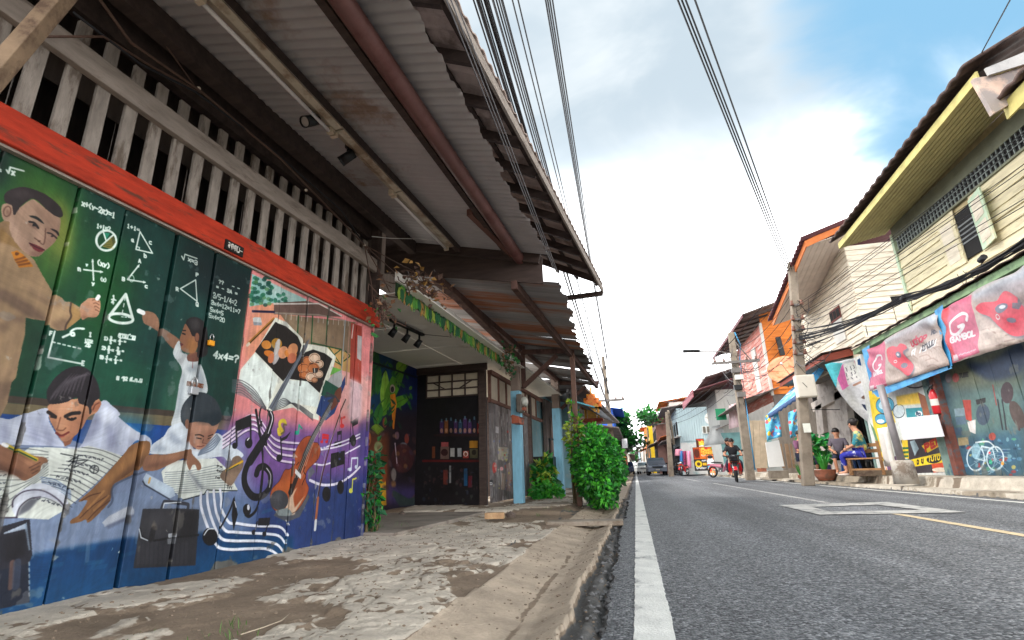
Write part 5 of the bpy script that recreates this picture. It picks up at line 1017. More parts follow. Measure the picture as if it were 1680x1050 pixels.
def creeper(name,label,cat,centre,ext,nl,mats,size,sticks):
    t=thing(name,label,cat,centre)
    mb=MB()
    for i in range(sticks):
        p=np.array(centre)+V(*[random.gauss(0,e_)for e_ in ext])*.5;pts=[p]
        for k in range(5):p=p+V(random.gauss(0,ext[0]*.4),random.gauss(0,ext[1]*.4),random.gauss(-ext[2]*.15,ext[2]*.3));pts.append(p)
        mb.tube(pts,.006,4,False)
    mb.build('twigs',BRNC,t,kind='stuff')
    for j,m in enumerate(mats):
        mb=MB()
        for i in range(nl//len(mats)):
            p=np.array(centre)+V(*[random.gauss(0,e_)for e_ in ext]);lf(mb,p,size*random.uniform(.7,1.3))
        mb.build('leaves',m,t,kind='stuff')
    return t
def lf(mb,p,s,n_=None):
    a=np.array(Vector((random.gauss(0,1),random.gauss(0,1),random.gauss(-.2,.6))).normalized())if n_ is None else n_
    b=np.array(Vector((random.gauss(0,1),random.gauss(0,1),random.gauss(0,1))).normalized());n2=np.cross(a,b);l=np.linalg.norm(n2)
    if l<.1:return
    b=n2/l;k=np.cross(a,b)*.18
    mb.add([p,p+a*s*.45+b*s*.34+k*s,p+a*s,p+a*s*.45-b*s*.34+k*s],[(0,1,2),(0,2,3)])
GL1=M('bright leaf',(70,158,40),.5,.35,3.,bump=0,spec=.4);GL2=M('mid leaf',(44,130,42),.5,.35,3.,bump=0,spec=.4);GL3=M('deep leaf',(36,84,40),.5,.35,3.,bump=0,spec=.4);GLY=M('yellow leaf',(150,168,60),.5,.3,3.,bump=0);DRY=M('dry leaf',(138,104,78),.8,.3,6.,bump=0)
p=PL.w(*PL.px(690,470,.45),.45);creeper('dry_creeper','dry brown creeper tangled at the awning corner above the valance','creeper',p,(.12,.3,.08),130,[DRY,BRNC,LV[4]],.075,22)
p=PL.w(*PL.px(628,505,.3),.3);creeper('dry_creeper','twist of bare creeper stems below the tied cables','creeper',p,(.05,.14,.12),40,[DRY,LV[0]],.06,22)
p=PL.w(*PL.px(832,588,.5),.5);creeper('hanging_creeper','green and brown creeper hanging by the first blue post','creeper',p,(.08,.14,.16),90,[LV[0],DRY,LV[3]],.08,14)
# ---- shrubs
def shrub(name,label,c0,rad,nl,size,mats,stems=6,base=None,group=None,cat='bush',lump=.35):
    t=thing(name,label,cat,(c0[0],c0[1],base if base is not None else c0[2]-rad[2]),group);c0=np.array(c0,float);bz=base if base is not None else c0[2]-rad[2]
    mb=MB()
    for i in range(stems):
        a=random.uniform(0,6.28);q=c0+V(math.cos(a)*rad[0]*.6,math.sin(a)*rad[1]*.6,random.uniform(-.2,.6)*rad[2]);b=V(c0[0]+random.uniform(-.1,.1),c0[1]+random.uniform(-.1,.1),bz-.02)
        mb.tube([b,(b+q)/2+V(random.uniform(-.05,.05),random.uniform(-.05,.05),0),q],[.014,.01,.005],5,False)
    mb.build('stems',M('shrub stem',(92,80,52),.8,.3,8.),t,kind='stuff')
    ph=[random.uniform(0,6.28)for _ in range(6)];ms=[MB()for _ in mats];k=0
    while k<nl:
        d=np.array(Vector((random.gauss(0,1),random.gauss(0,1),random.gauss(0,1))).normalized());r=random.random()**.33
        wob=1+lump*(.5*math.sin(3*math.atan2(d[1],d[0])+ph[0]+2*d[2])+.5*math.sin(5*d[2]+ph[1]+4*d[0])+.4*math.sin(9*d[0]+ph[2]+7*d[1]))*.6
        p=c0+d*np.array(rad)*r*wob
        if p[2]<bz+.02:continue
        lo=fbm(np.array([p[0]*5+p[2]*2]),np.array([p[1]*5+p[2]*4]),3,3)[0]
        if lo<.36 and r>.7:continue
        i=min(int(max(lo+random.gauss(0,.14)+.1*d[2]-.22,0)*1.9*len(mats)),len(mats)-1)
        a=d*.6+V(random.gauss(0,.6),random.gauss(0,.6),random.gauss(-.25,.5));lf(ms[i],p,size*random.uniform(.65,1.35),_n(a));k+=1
    for m,mb in zip(mats,ms):
        if mb.v:mb.build('foliage',m,t,kind='stuff')
    return t
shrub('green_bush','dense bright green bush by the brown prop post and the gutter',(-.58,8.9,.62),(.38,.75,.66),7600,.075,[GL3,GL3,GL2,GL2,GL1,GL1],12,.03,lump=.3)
shrub('green_bush','loose arching shrub growing between the second blue post and the prop',(-.98,9.2,1.05),(.13,.3,.8),330,.1,[GL2,GL1,GLY],10,.03)
shrub('porch_plant','broad leaved dark plant at the foot of the first blue post',tuple(on_z(890,816,.1)+V(0,.3,.4)),(.22,.4,.40),300,.17,[GL3,GL2,GL2,GLY],10,.05,cat='plant')
shrub('porch_plant','low bright green weeds between the blue posts',tuple(on_z(895,818,.1)+V(0,.0,.14)),(.3,.25,.16),300,.11,[GL2,GL1],8,.05,cat='plant')
shrub('corner_plant','leafy green plant growing at the end of the painted wall',tuple(PL.w(.16,.46,.0)),(.09,.14,.42),250,.075,[GL3,GL3,GL2,LV[3]],8,.02,cat='plant')
gr=MB()
def tuft(x,y,z,n_,h):
    for i in range(n_):
        a=random.uniform(0,6.28);b=V(x+random.gauss(0,.04),y+random.gauss(0,.05),z);l=h*random.uniform(.5,1.2);d=V(math.cos(a)*l*.6,math.sin(a)*l*.6,l);sd=V(-math.sin(a),math.cos(a),0)*.0022
        gr.add([b-sd,b+sd,b+d*.55+V(0,0,l*.1)+sd*.7,b+d*.55+V(0,0,l*.1)-sd*.7,b+d],[(0,1,2,3),(3,2,4)])
for(px,py,n_,h)in((378,1022,16,.034),(395,1040,11,.03),(330,1040,8,.02),(240,1038,6,.018),(385,1032,9,.02),(440,905,20,.06),(455,908,16,.06),(660,868,12,.10),(620,872,12,.10),(700,845,10,.04),(880,845,14,.05),(900,838,20,.07),(930,838,14,.06),(600,876,14,.1)):
    p=on_z(px,py,.05);tuft(p[0],p[1],.035,n_,h)
tag(gr.build('grass',M('dusty weed',(84,112,56),.7,.4,9.,bump=0),kind='stuff'),'sparse weeds growing in the cracks of the pavement','grass')
mb=MB();mb.tube([on_z(395,1041,.05),on_z(430,1030,.055),on_z(462,1018,.06),on_z(476,1006,.055)],.0022,5);tag(mb.build('twig',M('pale twig',(176,160,140),.8,.2,9.)),'thin pale twig lying on the dirt at the bottom edge','twig')
# ---- further left: blue painted porch of the third house, awnings, spirit house, far blocks
h3=thing('shophouse','far blue walled porch seen between the two blue posts','shophouse',PL.w(12,0,-.5))
LBW=M('pale blue wall',(140,186,198),.8,.15,2.,c2=(176,190,192));mb=MB();PL.box(mb,8.6,12.5,.05,2.9,-.62,-.55);mb.build('wall',LBW,h3)
mb=MB();PL.box(mb,6.72,6.84,.05,2.3,-1.3,.05);mb.build('door_frame',DARKW,h3);mb=MB();PL.box(mb,12.5,12.6,.05,2.9,-2,.3);mb.build('end_wall',LBW,h3)
mb=MB();PL.box(mb,10.5,18,.05,2.7,-.5,-.4);mb.build('shutter_wall',M('grey brown wall',(120,108,104),.85,.25,2.),h3)
for i in range(3):u=11+2.3*i;mb=MB();PL.box(mb,u,u+1.5,.1,2.2,-.39,-.36);mb.build('shutter',M('faded boards',(150,132,126),.85,.25,2.,c2=(110,96,92)),h3)
mb=MB();PL.box(mb,8.5,22,2.85,2.92,-3,.9);mb.build('roof',RUST3,h3)
sc1=thing('black_box','dark planter box standing in front of the far blue wall','box',PL.w(8.9,.1,-.1));mb=MB();PL.box(mb,7.6,8.5,.1,.95,-.2,.3);mb.build('box_body',BLK,sc1,bevel=.02);mb=MB();mb.tube([PL.w(7.7,.95,.25),PL.w(7.7,1.35,.25),PL.w(8.4,1.37,.25),PL.w(8.4,.95,.25)],.025,6);mb.build('handle',BLK,sc1)
for i,(px0,py0,px1,py1,X0,lb)in enumerate(((945,632,1000,690,13.5,'dark shade cloth awning stretched low past the bush'),)):
    a=at_y(938,640,12.);b=at_y(1010,694,14.5);cc=at_y(965,655,19.);d_=at_y(905,655,17.)
    mb=MB();mb.grid(lambda s,t:(a*(1-s)+b*s)*(1-t)+(d_*(1-s)+cc*s)*t+V(0,0,-.12*math.sin(s*3.14)),8,4);tag(mb.build('shade_awning',M('shade cloth',(84,84,86),.8,.15,3.),solid=.01),lb,'awning')
mb=MB();mb.tube([at_y(930,655,11.9),at_y(975,668,12.5)],.02,6);tag(mb.build('awning_pole',M('cyan pipe',(96,180,196),.5,.1,4.,bump=0)),'thin cyan pipe holding the front of the shade awning','pole')
mb=MB();p=at_y(935,700,13.);mb.tube([(p[0],p[1],.05),(p[0],p[1],2.6)],.04,8);tag(mb.build('steel_post',M('grey steel',(130,128,126),.5,.1,4.,bump=0)),'grey steel post standing behind the brown prop','post')
s0=at_y(972,686,15.5);sp_=thing('spirit_house','ornate orange and gold spirit house on a pedestal behind the bush','spirit house',(s0[0],s0[1],.05));ORG=M('spirit orange',(206,108,44),.5,.2,12.,c2=(214,160,60));GLD=M('gilt',(206,150,60),.4,.25,16.)
x,y,z=s0[0],s0[1],s0[2]
mb=MB();mb.tube([(x,y,.05),(x,y,.2),(x,y,.25),(x,y,z-.12)],[.2,.2,.1,.1],12);mb.build('pedestal',M('red pedestal',(150,70,50),.7,.2,6.),sp_);mb=MB();mb.box((x,y,z-.06),(.62,.6,.06));mb.box((x,y,z-.11),(.5,.5,.05));mb.build('platform',M('red pedestal',(0,0,0)),sp_)
mb=MB();mb.box((x,y,z+.13),(.26,.26,.3));mb.build('shrine',GLD,sp_)
for sx in(-1,1):
    for sy in(-1,1):mb=MB();mb.tube([(x+.19*sx,y+.19*sy,z-.03),(x+.19*sx,y+.19*sy,z+.3)],.022,8);mb.build('column',GLD,sp_)
for k,(w,h_,z0)in enumerate(((.30,.2,.29),(.22,.2,.40),(.13,.18,.54))):
    mb=MB();
    for rot in(0,1):
        e1,e2=(V(1,0,0),V(0,1,0))if rot else(V(0,1,0),V(1,0,0));o=V(x,y,z+z0)
        mb.prism([o-e2*w-e1*w*1.02,o-e2*w+e1*w*1.02,o-e2*w+V(0,0,h_)],e2*2*w)
    mb.build('roof_tier',ORG,sp_)
mb=MB();mb.tube([(x,y,z+.68),(x,y,z+.8),(x,y,z+.86),(x,y,z+1.05)],[.05,.02,.03,.004],8);mb.build('spire',GLD,sp_)
# ================================================================ RIGHT SIDE
YEL=M('pale yellow boards',(214,202,168),.75,.2,3.,bump=.15,stretch=(1,.6,6),c2=(178,164,132),spot=.6)
CRM=M('cream boards',(218,206,186),.75,.18,3.,bump=.15,stretch=(1,.6,6),c2=(182,166,146),spot=.6)
YFA=M('yellow fascia',(186,174,108),.65,.22,3.,bump=.05);GRN=M('faded green trim',(124,150,112),.75,.2,4.,c2=(88,104,84))
TILD=M('dark brown roof tile',(88,70,64),.8,.3,4.,c2=(60,50,48));SOF=M('olive soffit boards',(176,166,118),.8,.15,3.);PINKP=M('peeling pink plaster',(206,178,160),.85,.15,3.,c2=(150,140,136),spot=.5)
MINT=M('mint shutter paint',(186,206,178),.7,.12,5.,c2=(206,200,170));WOODR=M('red brown fascia',(150,74,58),.75,.2,4.,stretch=(2,2,6));CONC=M('pole concrete',(134,122,108),.9,.2,3.,bump=.3,c2=(116,104,92))
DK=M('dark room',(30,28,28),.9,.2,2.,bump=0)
def siding(pl,parent,u0,u1,z0,z1,h,mat,d=0.,name='board',holes=(),sg=-1,sag=0.):
    k=0;z=z0
    while z<z1-.02:
        zt=min(z+h,z1);cuts=[(u0,u1)]
        for(a,b,c_,e_)in holes:
            if zt>c_+.02 and z<e_-.02:
                n_=[]
                for(p,q)in cuts:
                    if a>p+.01:n_.append((p,min(a,q)))
                    if b<q-.01:n_.append((max(b,p),q))
                    if q<=a or p>=b:n_=n_ if(p,min(a,q))in n_ or(max(b,p),q)in n_ else n_+[(p,q)]
                cuts=[c2 for c2 in n_ if c2[1]-c2[0]>.03]
        for(p,q)in cuts:
            mb=MB();j=random.uniform(-.006,.006);o=sg*(.024+random.uniform(0,.012));mb.prism([pl.w(p,z+j,d),pl.w(p,z+j,d+o),pl.w(p,zt+.012,d+sg*.004),pl.w(p,zt+.012,d)],pl.e*(q-p));mb.build(name,mat,parent)
        z=zt;k+=1
yh=thing('timber_house','pale yellow boarded upper storey with tiled eave and open mint shutters','house',PR.w(9,0,.5))
P=lambda x,y,d=0.:PR.px(x,y,d)
wo=(P(1573,375)[0]+.0,P(1604,375)[0],0,0);wu1=P(1573,380)[0];wu0=P(1606,380)[0];wz0,wz1=PR.px(1602,416)[1],PR.px(1580,342)[1]
siding(PR,yh,3.,13.33,3.72,5.42,.188,YEL,holes=[(wu0,wu1,wz0,wz1)])
mb=MB();PR.box(mb,3,13.33,3.6,6.3,.03,.08);mb.build('wall',M('yellow wall back',(176,160,120)),yh)
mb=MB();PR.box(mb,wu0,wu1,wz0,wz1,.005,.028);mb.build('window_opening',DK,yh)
for i in range(5):mb=MB();PR.box(mb,wu0,wu1,wz0+.3+.09*i,wz0+.33+.09*i,-.005,.004);mb.build('louvre',M('grey louvre',(120,122,122)),yh)
def leafp(u0,u1,z0,z1,d0,d1,name,mat,par):
    mb=MB();mb.prism([PR.w(u0,z0,d0),PR.w(u1,z0,d1),PR.w(u1,z1,d1),PR.w(u0,z1,d0)],PR.n*.03);f=mb.build(name,mat,par)
    for a,b in((.1,.45),(.53,.9)):
        mb=MB();q=lambda s,t,o=0.:PR.w(u0+(u1-u0)*s,z0+(z1-z0)*t,d0+(d1-d0)*s-.006);mb.prism([q(.15,a),q(.85,a),q(.85,b),q(.15,b)],PR.n*.004);mb.build('panel',CRM,f)
leafp(wu1+.02,wu1+.55,wz0-.05,wz1+.02,-.03,-.045,'shutter',YEL,yh);leafp(wu0-.58,wu0-.0,wz0-.03,wz1+.04,-.16,-.03,'shutter',MINT,yh)
mb=MB();PR.box(mb,3,13.33,5.42,5.46,-.045,.02);PR.box(mb,3,13.33,5.78,6.12,-.03,.02);mb.build('grille_frame',M('grey green beam',(120,122,104),.8,.2,3.),yh)
mb=MB();PR.box(mb,3,13.2,5.46,5.78,.0,.02);mb.build('vent_opening',DK,yh)
g=MB()
for i in range(84):u=3.05+.122*i;PR.box(g,u,u+.022,5.46,5.78,-.03,-.005)
for z in(5.56,5.67):PR.box(g,3,13.2,z,z+.018,-.035,-.028)
g.build('grille',M('grille grey',(128,136,132),.6,.15,5.),yh,kind='stuff')
mb=MB();PR.box(mb,13.31,13.4,3.6,5.95,-.05,.06);mb.build('corner_board',MINT,yh)
ez=lambda Y:6.42-.041*Y
Y0,Y1=7.86,13.68
mb=MB();mb.prism([(5.6,Y0,ez(Y0)),(5.6,Y0,ez(Y0)+.15),(5.6,Y1,ez(Y1)+.15),(5.6,Y1,ez(Y1))],(.03,0,0));mb.build('fascia',YFA,yh)
mb=MB();mb.prism([(5.63,Y1,ez(Y1)),(5.63,Y1,ez(Y1)+.2),(6.7,Y1,ez(Y1)+.75),(6.7,Y1,ez(Y1)+.3)],(0,-.03,0));mb.build('verge_board',YFA,yh)
for i in range(10):
    x=5.64+.107*i;mb=MB();zz=lambda Y,x_:ez(Y)+.01+.22*(x_-5.64)
    mb.prism([(x,Y0+.02,zz(Y0,x)),(x+.082,Y0+.02,zz(Y0,x+.06)),(x+.082,Y1-.03,zz(Y1,x+.06)),(x,Y1-.03,zz(Y1,x))],(0,0,.02));mb.build('soffit_board',SOF,yh)
mb=MB();mb.grid(lambda s,t:(5.48+3.6*t,Y0-.1+(Y1-Y0+.3)*s,ez(Y0-.1+(Y1-Y0+.3)*s)+.25+1.9*t+.045*abs(math.sin((Y1-Y0+.3)*s/.30*math.pi))),160,4);mb.build('tile_roof',TILD,yh,solid=.05)
mb=MB();mb.prism([(5.66,Y0+.05,ez(Y0)+.06),(6.7,Y0+.05,ez(Y0)+.3),(6.7,Y1-.05,ez(Y1)+.3),(5.66,Y1-.05,ez(Y1)+.06)],(0,0,.02));mb.build('soffit_gap_shade',DK,yh)  # near-black sheet added above the soffit boards so their gaps read as shade
V1=lambda x,y:at_y(x,y,7.85)
mb=MB();mb.prism([V1(*p)for p in((1597,128),(1630,186),(1662,168),(1700,150),(1700,100),(1640,122))],(0,.08,0));mb.build('gable_plaster',PINKP,yh)
mb=MB();mb.prism([at_y(*p,7.78)for p in((1616,112),(1700,77),(1700,99),(1622,123))],(0,.03,0));mb.build('barge_board',M('grey barge',(176,174,172),.8,.15,4.,c2=(140,138,138)),yh)
nh=thing('timber_house','neighbouring yellow house whose fascia just enters at the right edge','house',PR.w(5,0,.5))
q=at_x(1652,196,5.85);mb=MB();mb.prism([q,q+V(0,0,.26),q+V(0,-5,.46),q+V(0,-5,.2)],(.03,0,0));mb.build('fascia',YFA,nh)
mb=MB();mb.grid(lambda s,t:(5.75+2*t,q[1]+.15-5*s,q[2]+.27+1.0*t+.2*s+.045*abs(math.sin(5*s/.3*math.pi))),90,3);mb.build('tile_roof',TILD,nh,solid=.05)
mb=MB();mb.box((6.3,q[1]-2.5,q[2]+.15),(.86,5,.02));mb.build('soffit',SOF,nh)
mb=MB();mb.prism([PR.w(8.8,3.74,-.22),PR.w(8.8,3.60,-.24),PR.w(8.8,3.60,.0),PR.w(8.8,3.86,.0)],PR.e*7.6);mb.build('trim_beam',GRN,yh)
mb=MB();mb.grid(lambda s,t:PR.w(8.7+7.7*s,3.77+.12*t+.012*math.sin(s*95),-.30+.32*t),120,2);mb.build('awning_edge',TILD,yh,solid=.02)
mb=MB();PR.box(mb,4,17.2,-.1,.262,-.12,6);mb.build('plinth',M('plinth concrete',(176,166,152),.9,.15,3.,c2=(140,126,112)),yh)
ct=Canvas(6,13.4,.1,3.7,110,lambda x,y:PR.px(x,y,0),(70,92,100));c=ct;c.frame(1540,400,2.5)
c.poly([(40,500),(350,400),(350,600),(60,600)],(116,118,92),.9,.1);c.poly([(60,620),(350,560),(350,800),(90,800)],(96,124,118),.9,.15);c.poly([(90,800),(350,760),(350,960),(110,960)],(58,92,112),1,.1);c.poly([(120,490),(220,480),(350,400),(350,520),(220,560)],(46,62,92),.9,.05,True)
for i in range(70):x=random.uniform(100,350);y=random.uniform(800,955);c.ell((x,y),(random.uniform(3,12),random.uniform(3,9)),random.choice(((90,140,170),(50,80,120),(120,160,170),(170,60,60),(200,180,90),(40,60,84),(90,160,120))),.7)
c.poly([(105,640),(140,640),(145,730),(120,720)],(176,70,60));c.poly([(125,730),(160,720),(160,780),(135,770)],(206,200,196));c.ell((290,610),(26,44),(70,56,60));c.line([(300,640),(340,760)],.06,(74,60,62));c.ell((190,700),(28,44),(70,84,100));c.poly([(160,640),(200,630),(200,650),(165,660)],(46,44,46));c.ell((78,550),(14,18),(176,70,66));c.ell((48,552),(12,18),(120,96,100));c.line([(250,640),(270,760)],.04,(50,50,56));c.line([(270,640),(285,760)],.04,(50,50,56));c.ell((332,700),(26,60),(84,70,66),rot=-.4);c.line([(230,580),(245,660)],.03,(150,70,66));c.ell((228,790),(14,16),(170,80,70))
for x,y,col in((95,690,(130,150,160)),(100,725,(90,110,130)),(85,770,(70,90,110)),(110,810,(170,150,110))):c.poly([(x-24,y-14),(x+18,y-18),(x+22,y+14),(x-20,y+18)],col,.9)
c.ring((160,880),(36,50),.035,(190,206,214));c.ring((240,880),(34,48),.035,(190,206,214));c.line([(160,880),(185,830),(230,840),(240,880)],.03,(190,206,214));c.line([(185,830),(200,890),(160,880)],.025,(190,206,214));c.line([(160,815),(215,812),(250,850)],.03,(206,216,220),sm=True);c.ell((162,850),(18,34),(150,190,206),.8);c.ell((222,895),(7,9),(40,170,120));c.ell((218,858),(5,6),(220,60,60));c.ell((270,900),(6,8),(230,150,50))
for i in range(16):c.line([(random.uniform(120,330),random.uniform(840,950))for _ in range(2)],.012,(170,196,206),.6)
c.frame(1400,560,4.2);c.ell((668,250),(22,30),(130,120,124));c.ell((718,250),(22,32),(186,92,88));c.text('TUBE',(745,250),(16,-3),(0,-26),.03,(60,60,60));c.frame(0,0,1)
c.wear((110,112,104),.6,3,4,.6,2.,zfade=lambda z,u:.3*np.clip((.5-z)/.3,0,1)-.1);c.speckle(.3,3.,2);TM=c.material('tool mural',.95)
for i in range(12):
    u1=12.93-.56*i;mb=MB();PR.box(mb,u1-.55,u1,.28,3.5,-.03+random.uniform(-.006,.006),.02);mb.build('shutter_board',TM,yh,uvf=ct.uvf(PR),bevel=.005)
rp0=PR.px(1584,783,-.08);rp1=PR.px(1528,560,-.08)
mb=MB();PR.box(mb,12.96,13.14,.27,3.6,-.16,-.0);mb.build('door_post',M('flaking brown post',(112,66,56),.8,.3,5.,c2=(70,90,96)),yh,bevel=.008)
mb=MB();PR.box(mb,13.14,13.7,.27,3.6,-.03,.02);mb.build('painted_panel',M('teal painted panel',(116,138,130),.8,.25,4.,c2=(70,98,112)),yh)
cf=Canvas(13.5,17.2,.1,3.7,120,lambda x,y:PR.px(x,y,0),(214,216,212));c=cf;c.frame(1400,560,4.2)
c.poly([(110,340),(240,360),(300,560),(240,560),(260,900),(160,700)],(236,200,40),.95);c.ell((225,440),(62,58),(74,166,196));c.ell((222,440),(40,30),(226,236,240),.8);c.ell((320,480),(40,46),(216,226,228));c.ring((320,480),(40,46),.02,(40,60,70));c.ring((225,440),(62,58),.02,(40,60,70));c.ell((200,535),(44,36),(70,160,196));c.ring((200,535),(44,36),.02,(40,60,70));c.ell((195,550),(26,14),(226,236,240))
c.poly([(300,380),(460,350),(470,430),(310,440)],(236,190,50),.95,.02);c.ell((430,260),(90,60),(216,220,220));c.ring((430,260),(90,60),.03,(60,60,66));c.poly([(450,350),(520,385),(540,510),(490,510)],(150,84,50));c.poly([(368,462),(480,455),(490,520),(376,524)],(40,140,150));c.ell((458,498),(24,20),(226,230,230));c.text('Ro',(442,512),(16,-1),(0,-24),.03,(30,50,80))
c.poly([(330,680),(620,660),(700,900),(420,910)],(66,60,66));c.poly([(395,690),(430,680),(460,740),(430,790)],(150,170,180));c.poly([(340,680),(380,680),(390,810),(350,800)],(236,200,50));
for i in range(4):c.poly([(345,730+28*i),(385,728+28*i),(386,742+28*i),(346,744+28*i)],(40,110,70))
c.poly([(478,720),(620,640),(640,700),(520,768)],(232,190,40));c.text('PEP',(506,756),(38,-20),(-8,-44),.06,(196,50,40));c.poly([(402,815),(640,760),(660,830),(410,866)],(236,204,50));c.ell((565,812),(52,28),(40,44,46),rot=-.15);c.text('TUTO',(524,828),(21,-4),(0,-30),.035,(236,204,50));c.text('อิม',(446,846),(16,-3),(0,-26),.035,(50,44,40));c.poly([(545,845),(660,830),(690,890),(560,905)],(206,80,50));c.ell((610,885),(60,16),(226,210,190));c.text('SO',(640,862),(16,-1),(0,-24),.03,(226,220,210));c.poly([(600,720),(660,710),(664,770),(604,780)],(220,120,40));c.ell((628,742),(24,16),(60,120,180))
c.poly([(175,750),(215,755),(235,830),(190,820)],(236,200,40));c.poly([(190,822),(235,830),(250,908),(215,905)],(226,226,220));c.poly([(225,830),(245,905),(232,905)],(230,130,50));c.poly([(120,560),(150,600),(200,750),(215,760),(185,760)],(100,140,96));c.poly([(230,820),(300,790),(330,910),(250,910)],(118,84,120));c.frame(0,0,1)
c.speckle(.15,3.,5);FM=c.material('food mural',.95)
for i in range(6):a=13.7+.56*i;mb=MB();PR.box(mb,a,a+.552,.27,3.6,-.02+random.uniform(-.005,.005),.03);mb.build('wall_board',FM,yh,uvf=cf.uvf(PR),bevel=.004)
mb=MB();PR.box(mb,17.06,17.18,.27,3.6,-.04,3);mb.build('end_wall',M('teal painted panel',(0,0,0)),yh)
# ---- banners
def banner(name,label,quad,d,canv,m,parent=None,sag=.03,nu=26,nv=12,seed=0,pl=PR,group=None):
    A_,B_,C_,D_=[np.array(pl.px(*q,d))for q in quad]
    def fn(s,t):
        p=(A_*(1-s)+B_*s)*(1-t)+(D_*(1-s)+C_*s)*t
        w=.035*math.sin(s*9+t*6+seed)*math.sin(t*3.1)+.02*math.sin(s*23-t*14+seed)+.03*math.sin((s-t)*17+seed)*(1-t)
        return pl.w(p[0],p[1]-.02*math.sin(s*math.pi*3)*(t<.02),d+w*.8)
    mb=MB();mb.grid(fn,nu,nv);o=mb.build(name,m,parent,uvf=canv.uvf(pl),solid=.004)
    if parent is None:tag(o,label,'banner',group)
    return o
def gambol(c,ox,oy,k,big):
    pass
bp=Canvas(8.4,17,2.2,4.4,150,lambda x,y:PR.px(x,y,-.42),(196,182,176));c=bp;c.frame(1400,420,4.564)
def sandal(pts,col=(226,78,96)):
    c.poly([(x+14,y+16)for x,y in pts],(112,108,122),.9,.02,True);c.poly(pts,col,1,0,True)
c.poly([(655,395),(1400,20),(1400,640),(745,800)],(206,186,176));c.poly([(880,290),(1400,20),(1400,250),(900,330)],(206,216,230),.95,.05);c.poly([(900,330),(1020,260),(1300,150),(1400,160),(1400,420),(1000,480)],(150,130,130),.7,.08)
for k in range(22):x=930+random.uniform(0,420);y=random.uniform(300,700);c.line([(x,y),(x+70,y-14),(x+130,y+14)],.03,(150,122,114),.5,True)
for k in range(12):x=930+random.uniform(0,380);y=random.uniform(560,700);c.line([(x,y),(x+90,y-20)],.05,(226,208,196),.6,True)
c.poly([(655,395),(880,290),(950,720),(745,800)],(216,112,140));c.poly([(655,395),(700,380),(765,795),(742,800)],(230,70,80),.9,.02)
sandal([(915,390),(960,350),(1060,340),(1080,300),(1120,265),(1180,270),(1240,310),(1230,345),(1260,370),(1275,420),(1300,560),(1240,600),(1170,590),(1090,520),(1010,460),(940,430)]);c.ell((1120,390),(50,36),(120,120,140),rot=-.3);c.ell((1130,380),(24,14),(226,226,230));c.ell((1195,480),(34,20),(130,124,140));c.poly([(1190,350),(1260,350),(1240,400),(1200,390)],(112,108,122),.9);c.ring((1085,455),(20,18),.02,(236,226,226))
c.line([(850,480),(855,440),(820,430),(770,460),(735,520),(735,570),(770,590),(810,560),(830,515),(800,530)],.06,(240,234,236),1,True);c.text('GAMBOL',(742,650),(27.5,-9.5),(-4,-38),.035,(240,234,236));c.scrib((790,750),(925,700),(-1,-12),14,.014,(240,224,230));c.poly([(742,745),(775,735),(782,780),(748,792)],(228,214,218),.9)
c.poly([(108,700),(610,410),(715,820),(125,1010)],(196,176,166));c.poly([(230,640),(610,410),(630,500),(240,660)],(206,214,226),.9,.04);c.poly([(236,660),(380,560),(560,480),(600,560),(300,700)],(150,134,134),.7,.06)
for k in range(20):x=260+random.uniform(0,400);y=random.uniform(640,900);c.line([(x,y),(x+50,y-16),(x+90,y+6)],.03,random.choice(((150,122,114),(222,204,192))),.5,True)
c.poly([(108,700),(230,635),(252,970),(125,1010)],(216,112,140))
sandal([(245,700),(290,675),(330,680),(350,655),(390,665),(405,690),(385,715),(400,760),(440,830),(435,880),(400,895),(350,850),(300,810),(260,770)]);c.ell((348,738),(22,24),(120,120,140));c.ell((345,738),(10,10),(226,226,230));c.ell((378,820),(20,20),(130,124,140));c.ring((322,790),(9,9),.015,(236,226,226))
c.line([(205,775),(205,745),(175,750),(148,800),(150,850),(175,860),(200,815),(182,820)],.05,(240,234,236),1,True);c.text('GAMBOL',(142,902),(14.5,-5),(-1,-24),.03,(240,234,236));c.scrib((165,978),(250,955),(0,-10),12,.012,(240,224,230));c.poly([(128,975),(158,965),(160,1000),(130,1010)],(228,214,218),.9)
c.text('uchop',(432,680),(23,-11),(2,-58),.035,(214,70,96));c.text('No.',(568,590),(16,-7),(2,-34),.03,(80,76,90));c.text('สเตอามนย',(440,745),(23.5,-10.5),(0,-40),.035,(240,236,236));c.text('อามนย',(500,712),(23.5,-10.5),(0,-36),.028,(70,66,76));c.frame(0,0,1)
c.speckle(.12,5.,6);BN=c.material('banner print',.72,.45)
BLT=M('blue tarpaulin',(70,150,196),.5,.12,4.,c2=(40,120,180))
banner('banner','pink sandal banner at the right edge with white GAMBOL lettering',((1543,508),(1694,428),(1694,556),(1563,596)),-.42,bp,BN,seed=1.,group='sandal banners on the yellow house')
banner('banner','farther pink sandal banner left of the fire extinguisher',((1424,574),(1534,511),(1557,599),(1427,642)),-.42,bp,BN,seed=4.,group='sandal banners on the yellow house')
for q,lb in((((1414,574),(1426,566),(1432,648),(1430,640)),'blue tarpaulin edge showing left of the farther pink banner'),(((1533,510),(1546,500),(1562,600),(1556,606)),'blue tarpaulin strip between the two pink banners'),(((1430,642),(1556,599),(1562,604),(1440,652)),'blue tarpaulin strip hanging below the farther banner')):
    A_,B_,C_,D_=[PR.w(*PR.px(*p,-.39),-.39)for p in q];mb=MB();mb.prism([A_,B_,C_,D_],(.008,0,0));tag(mb.build('tarpaulin',BLT),lb,'tarpaulin','blue tarpaulin edges round the banners')
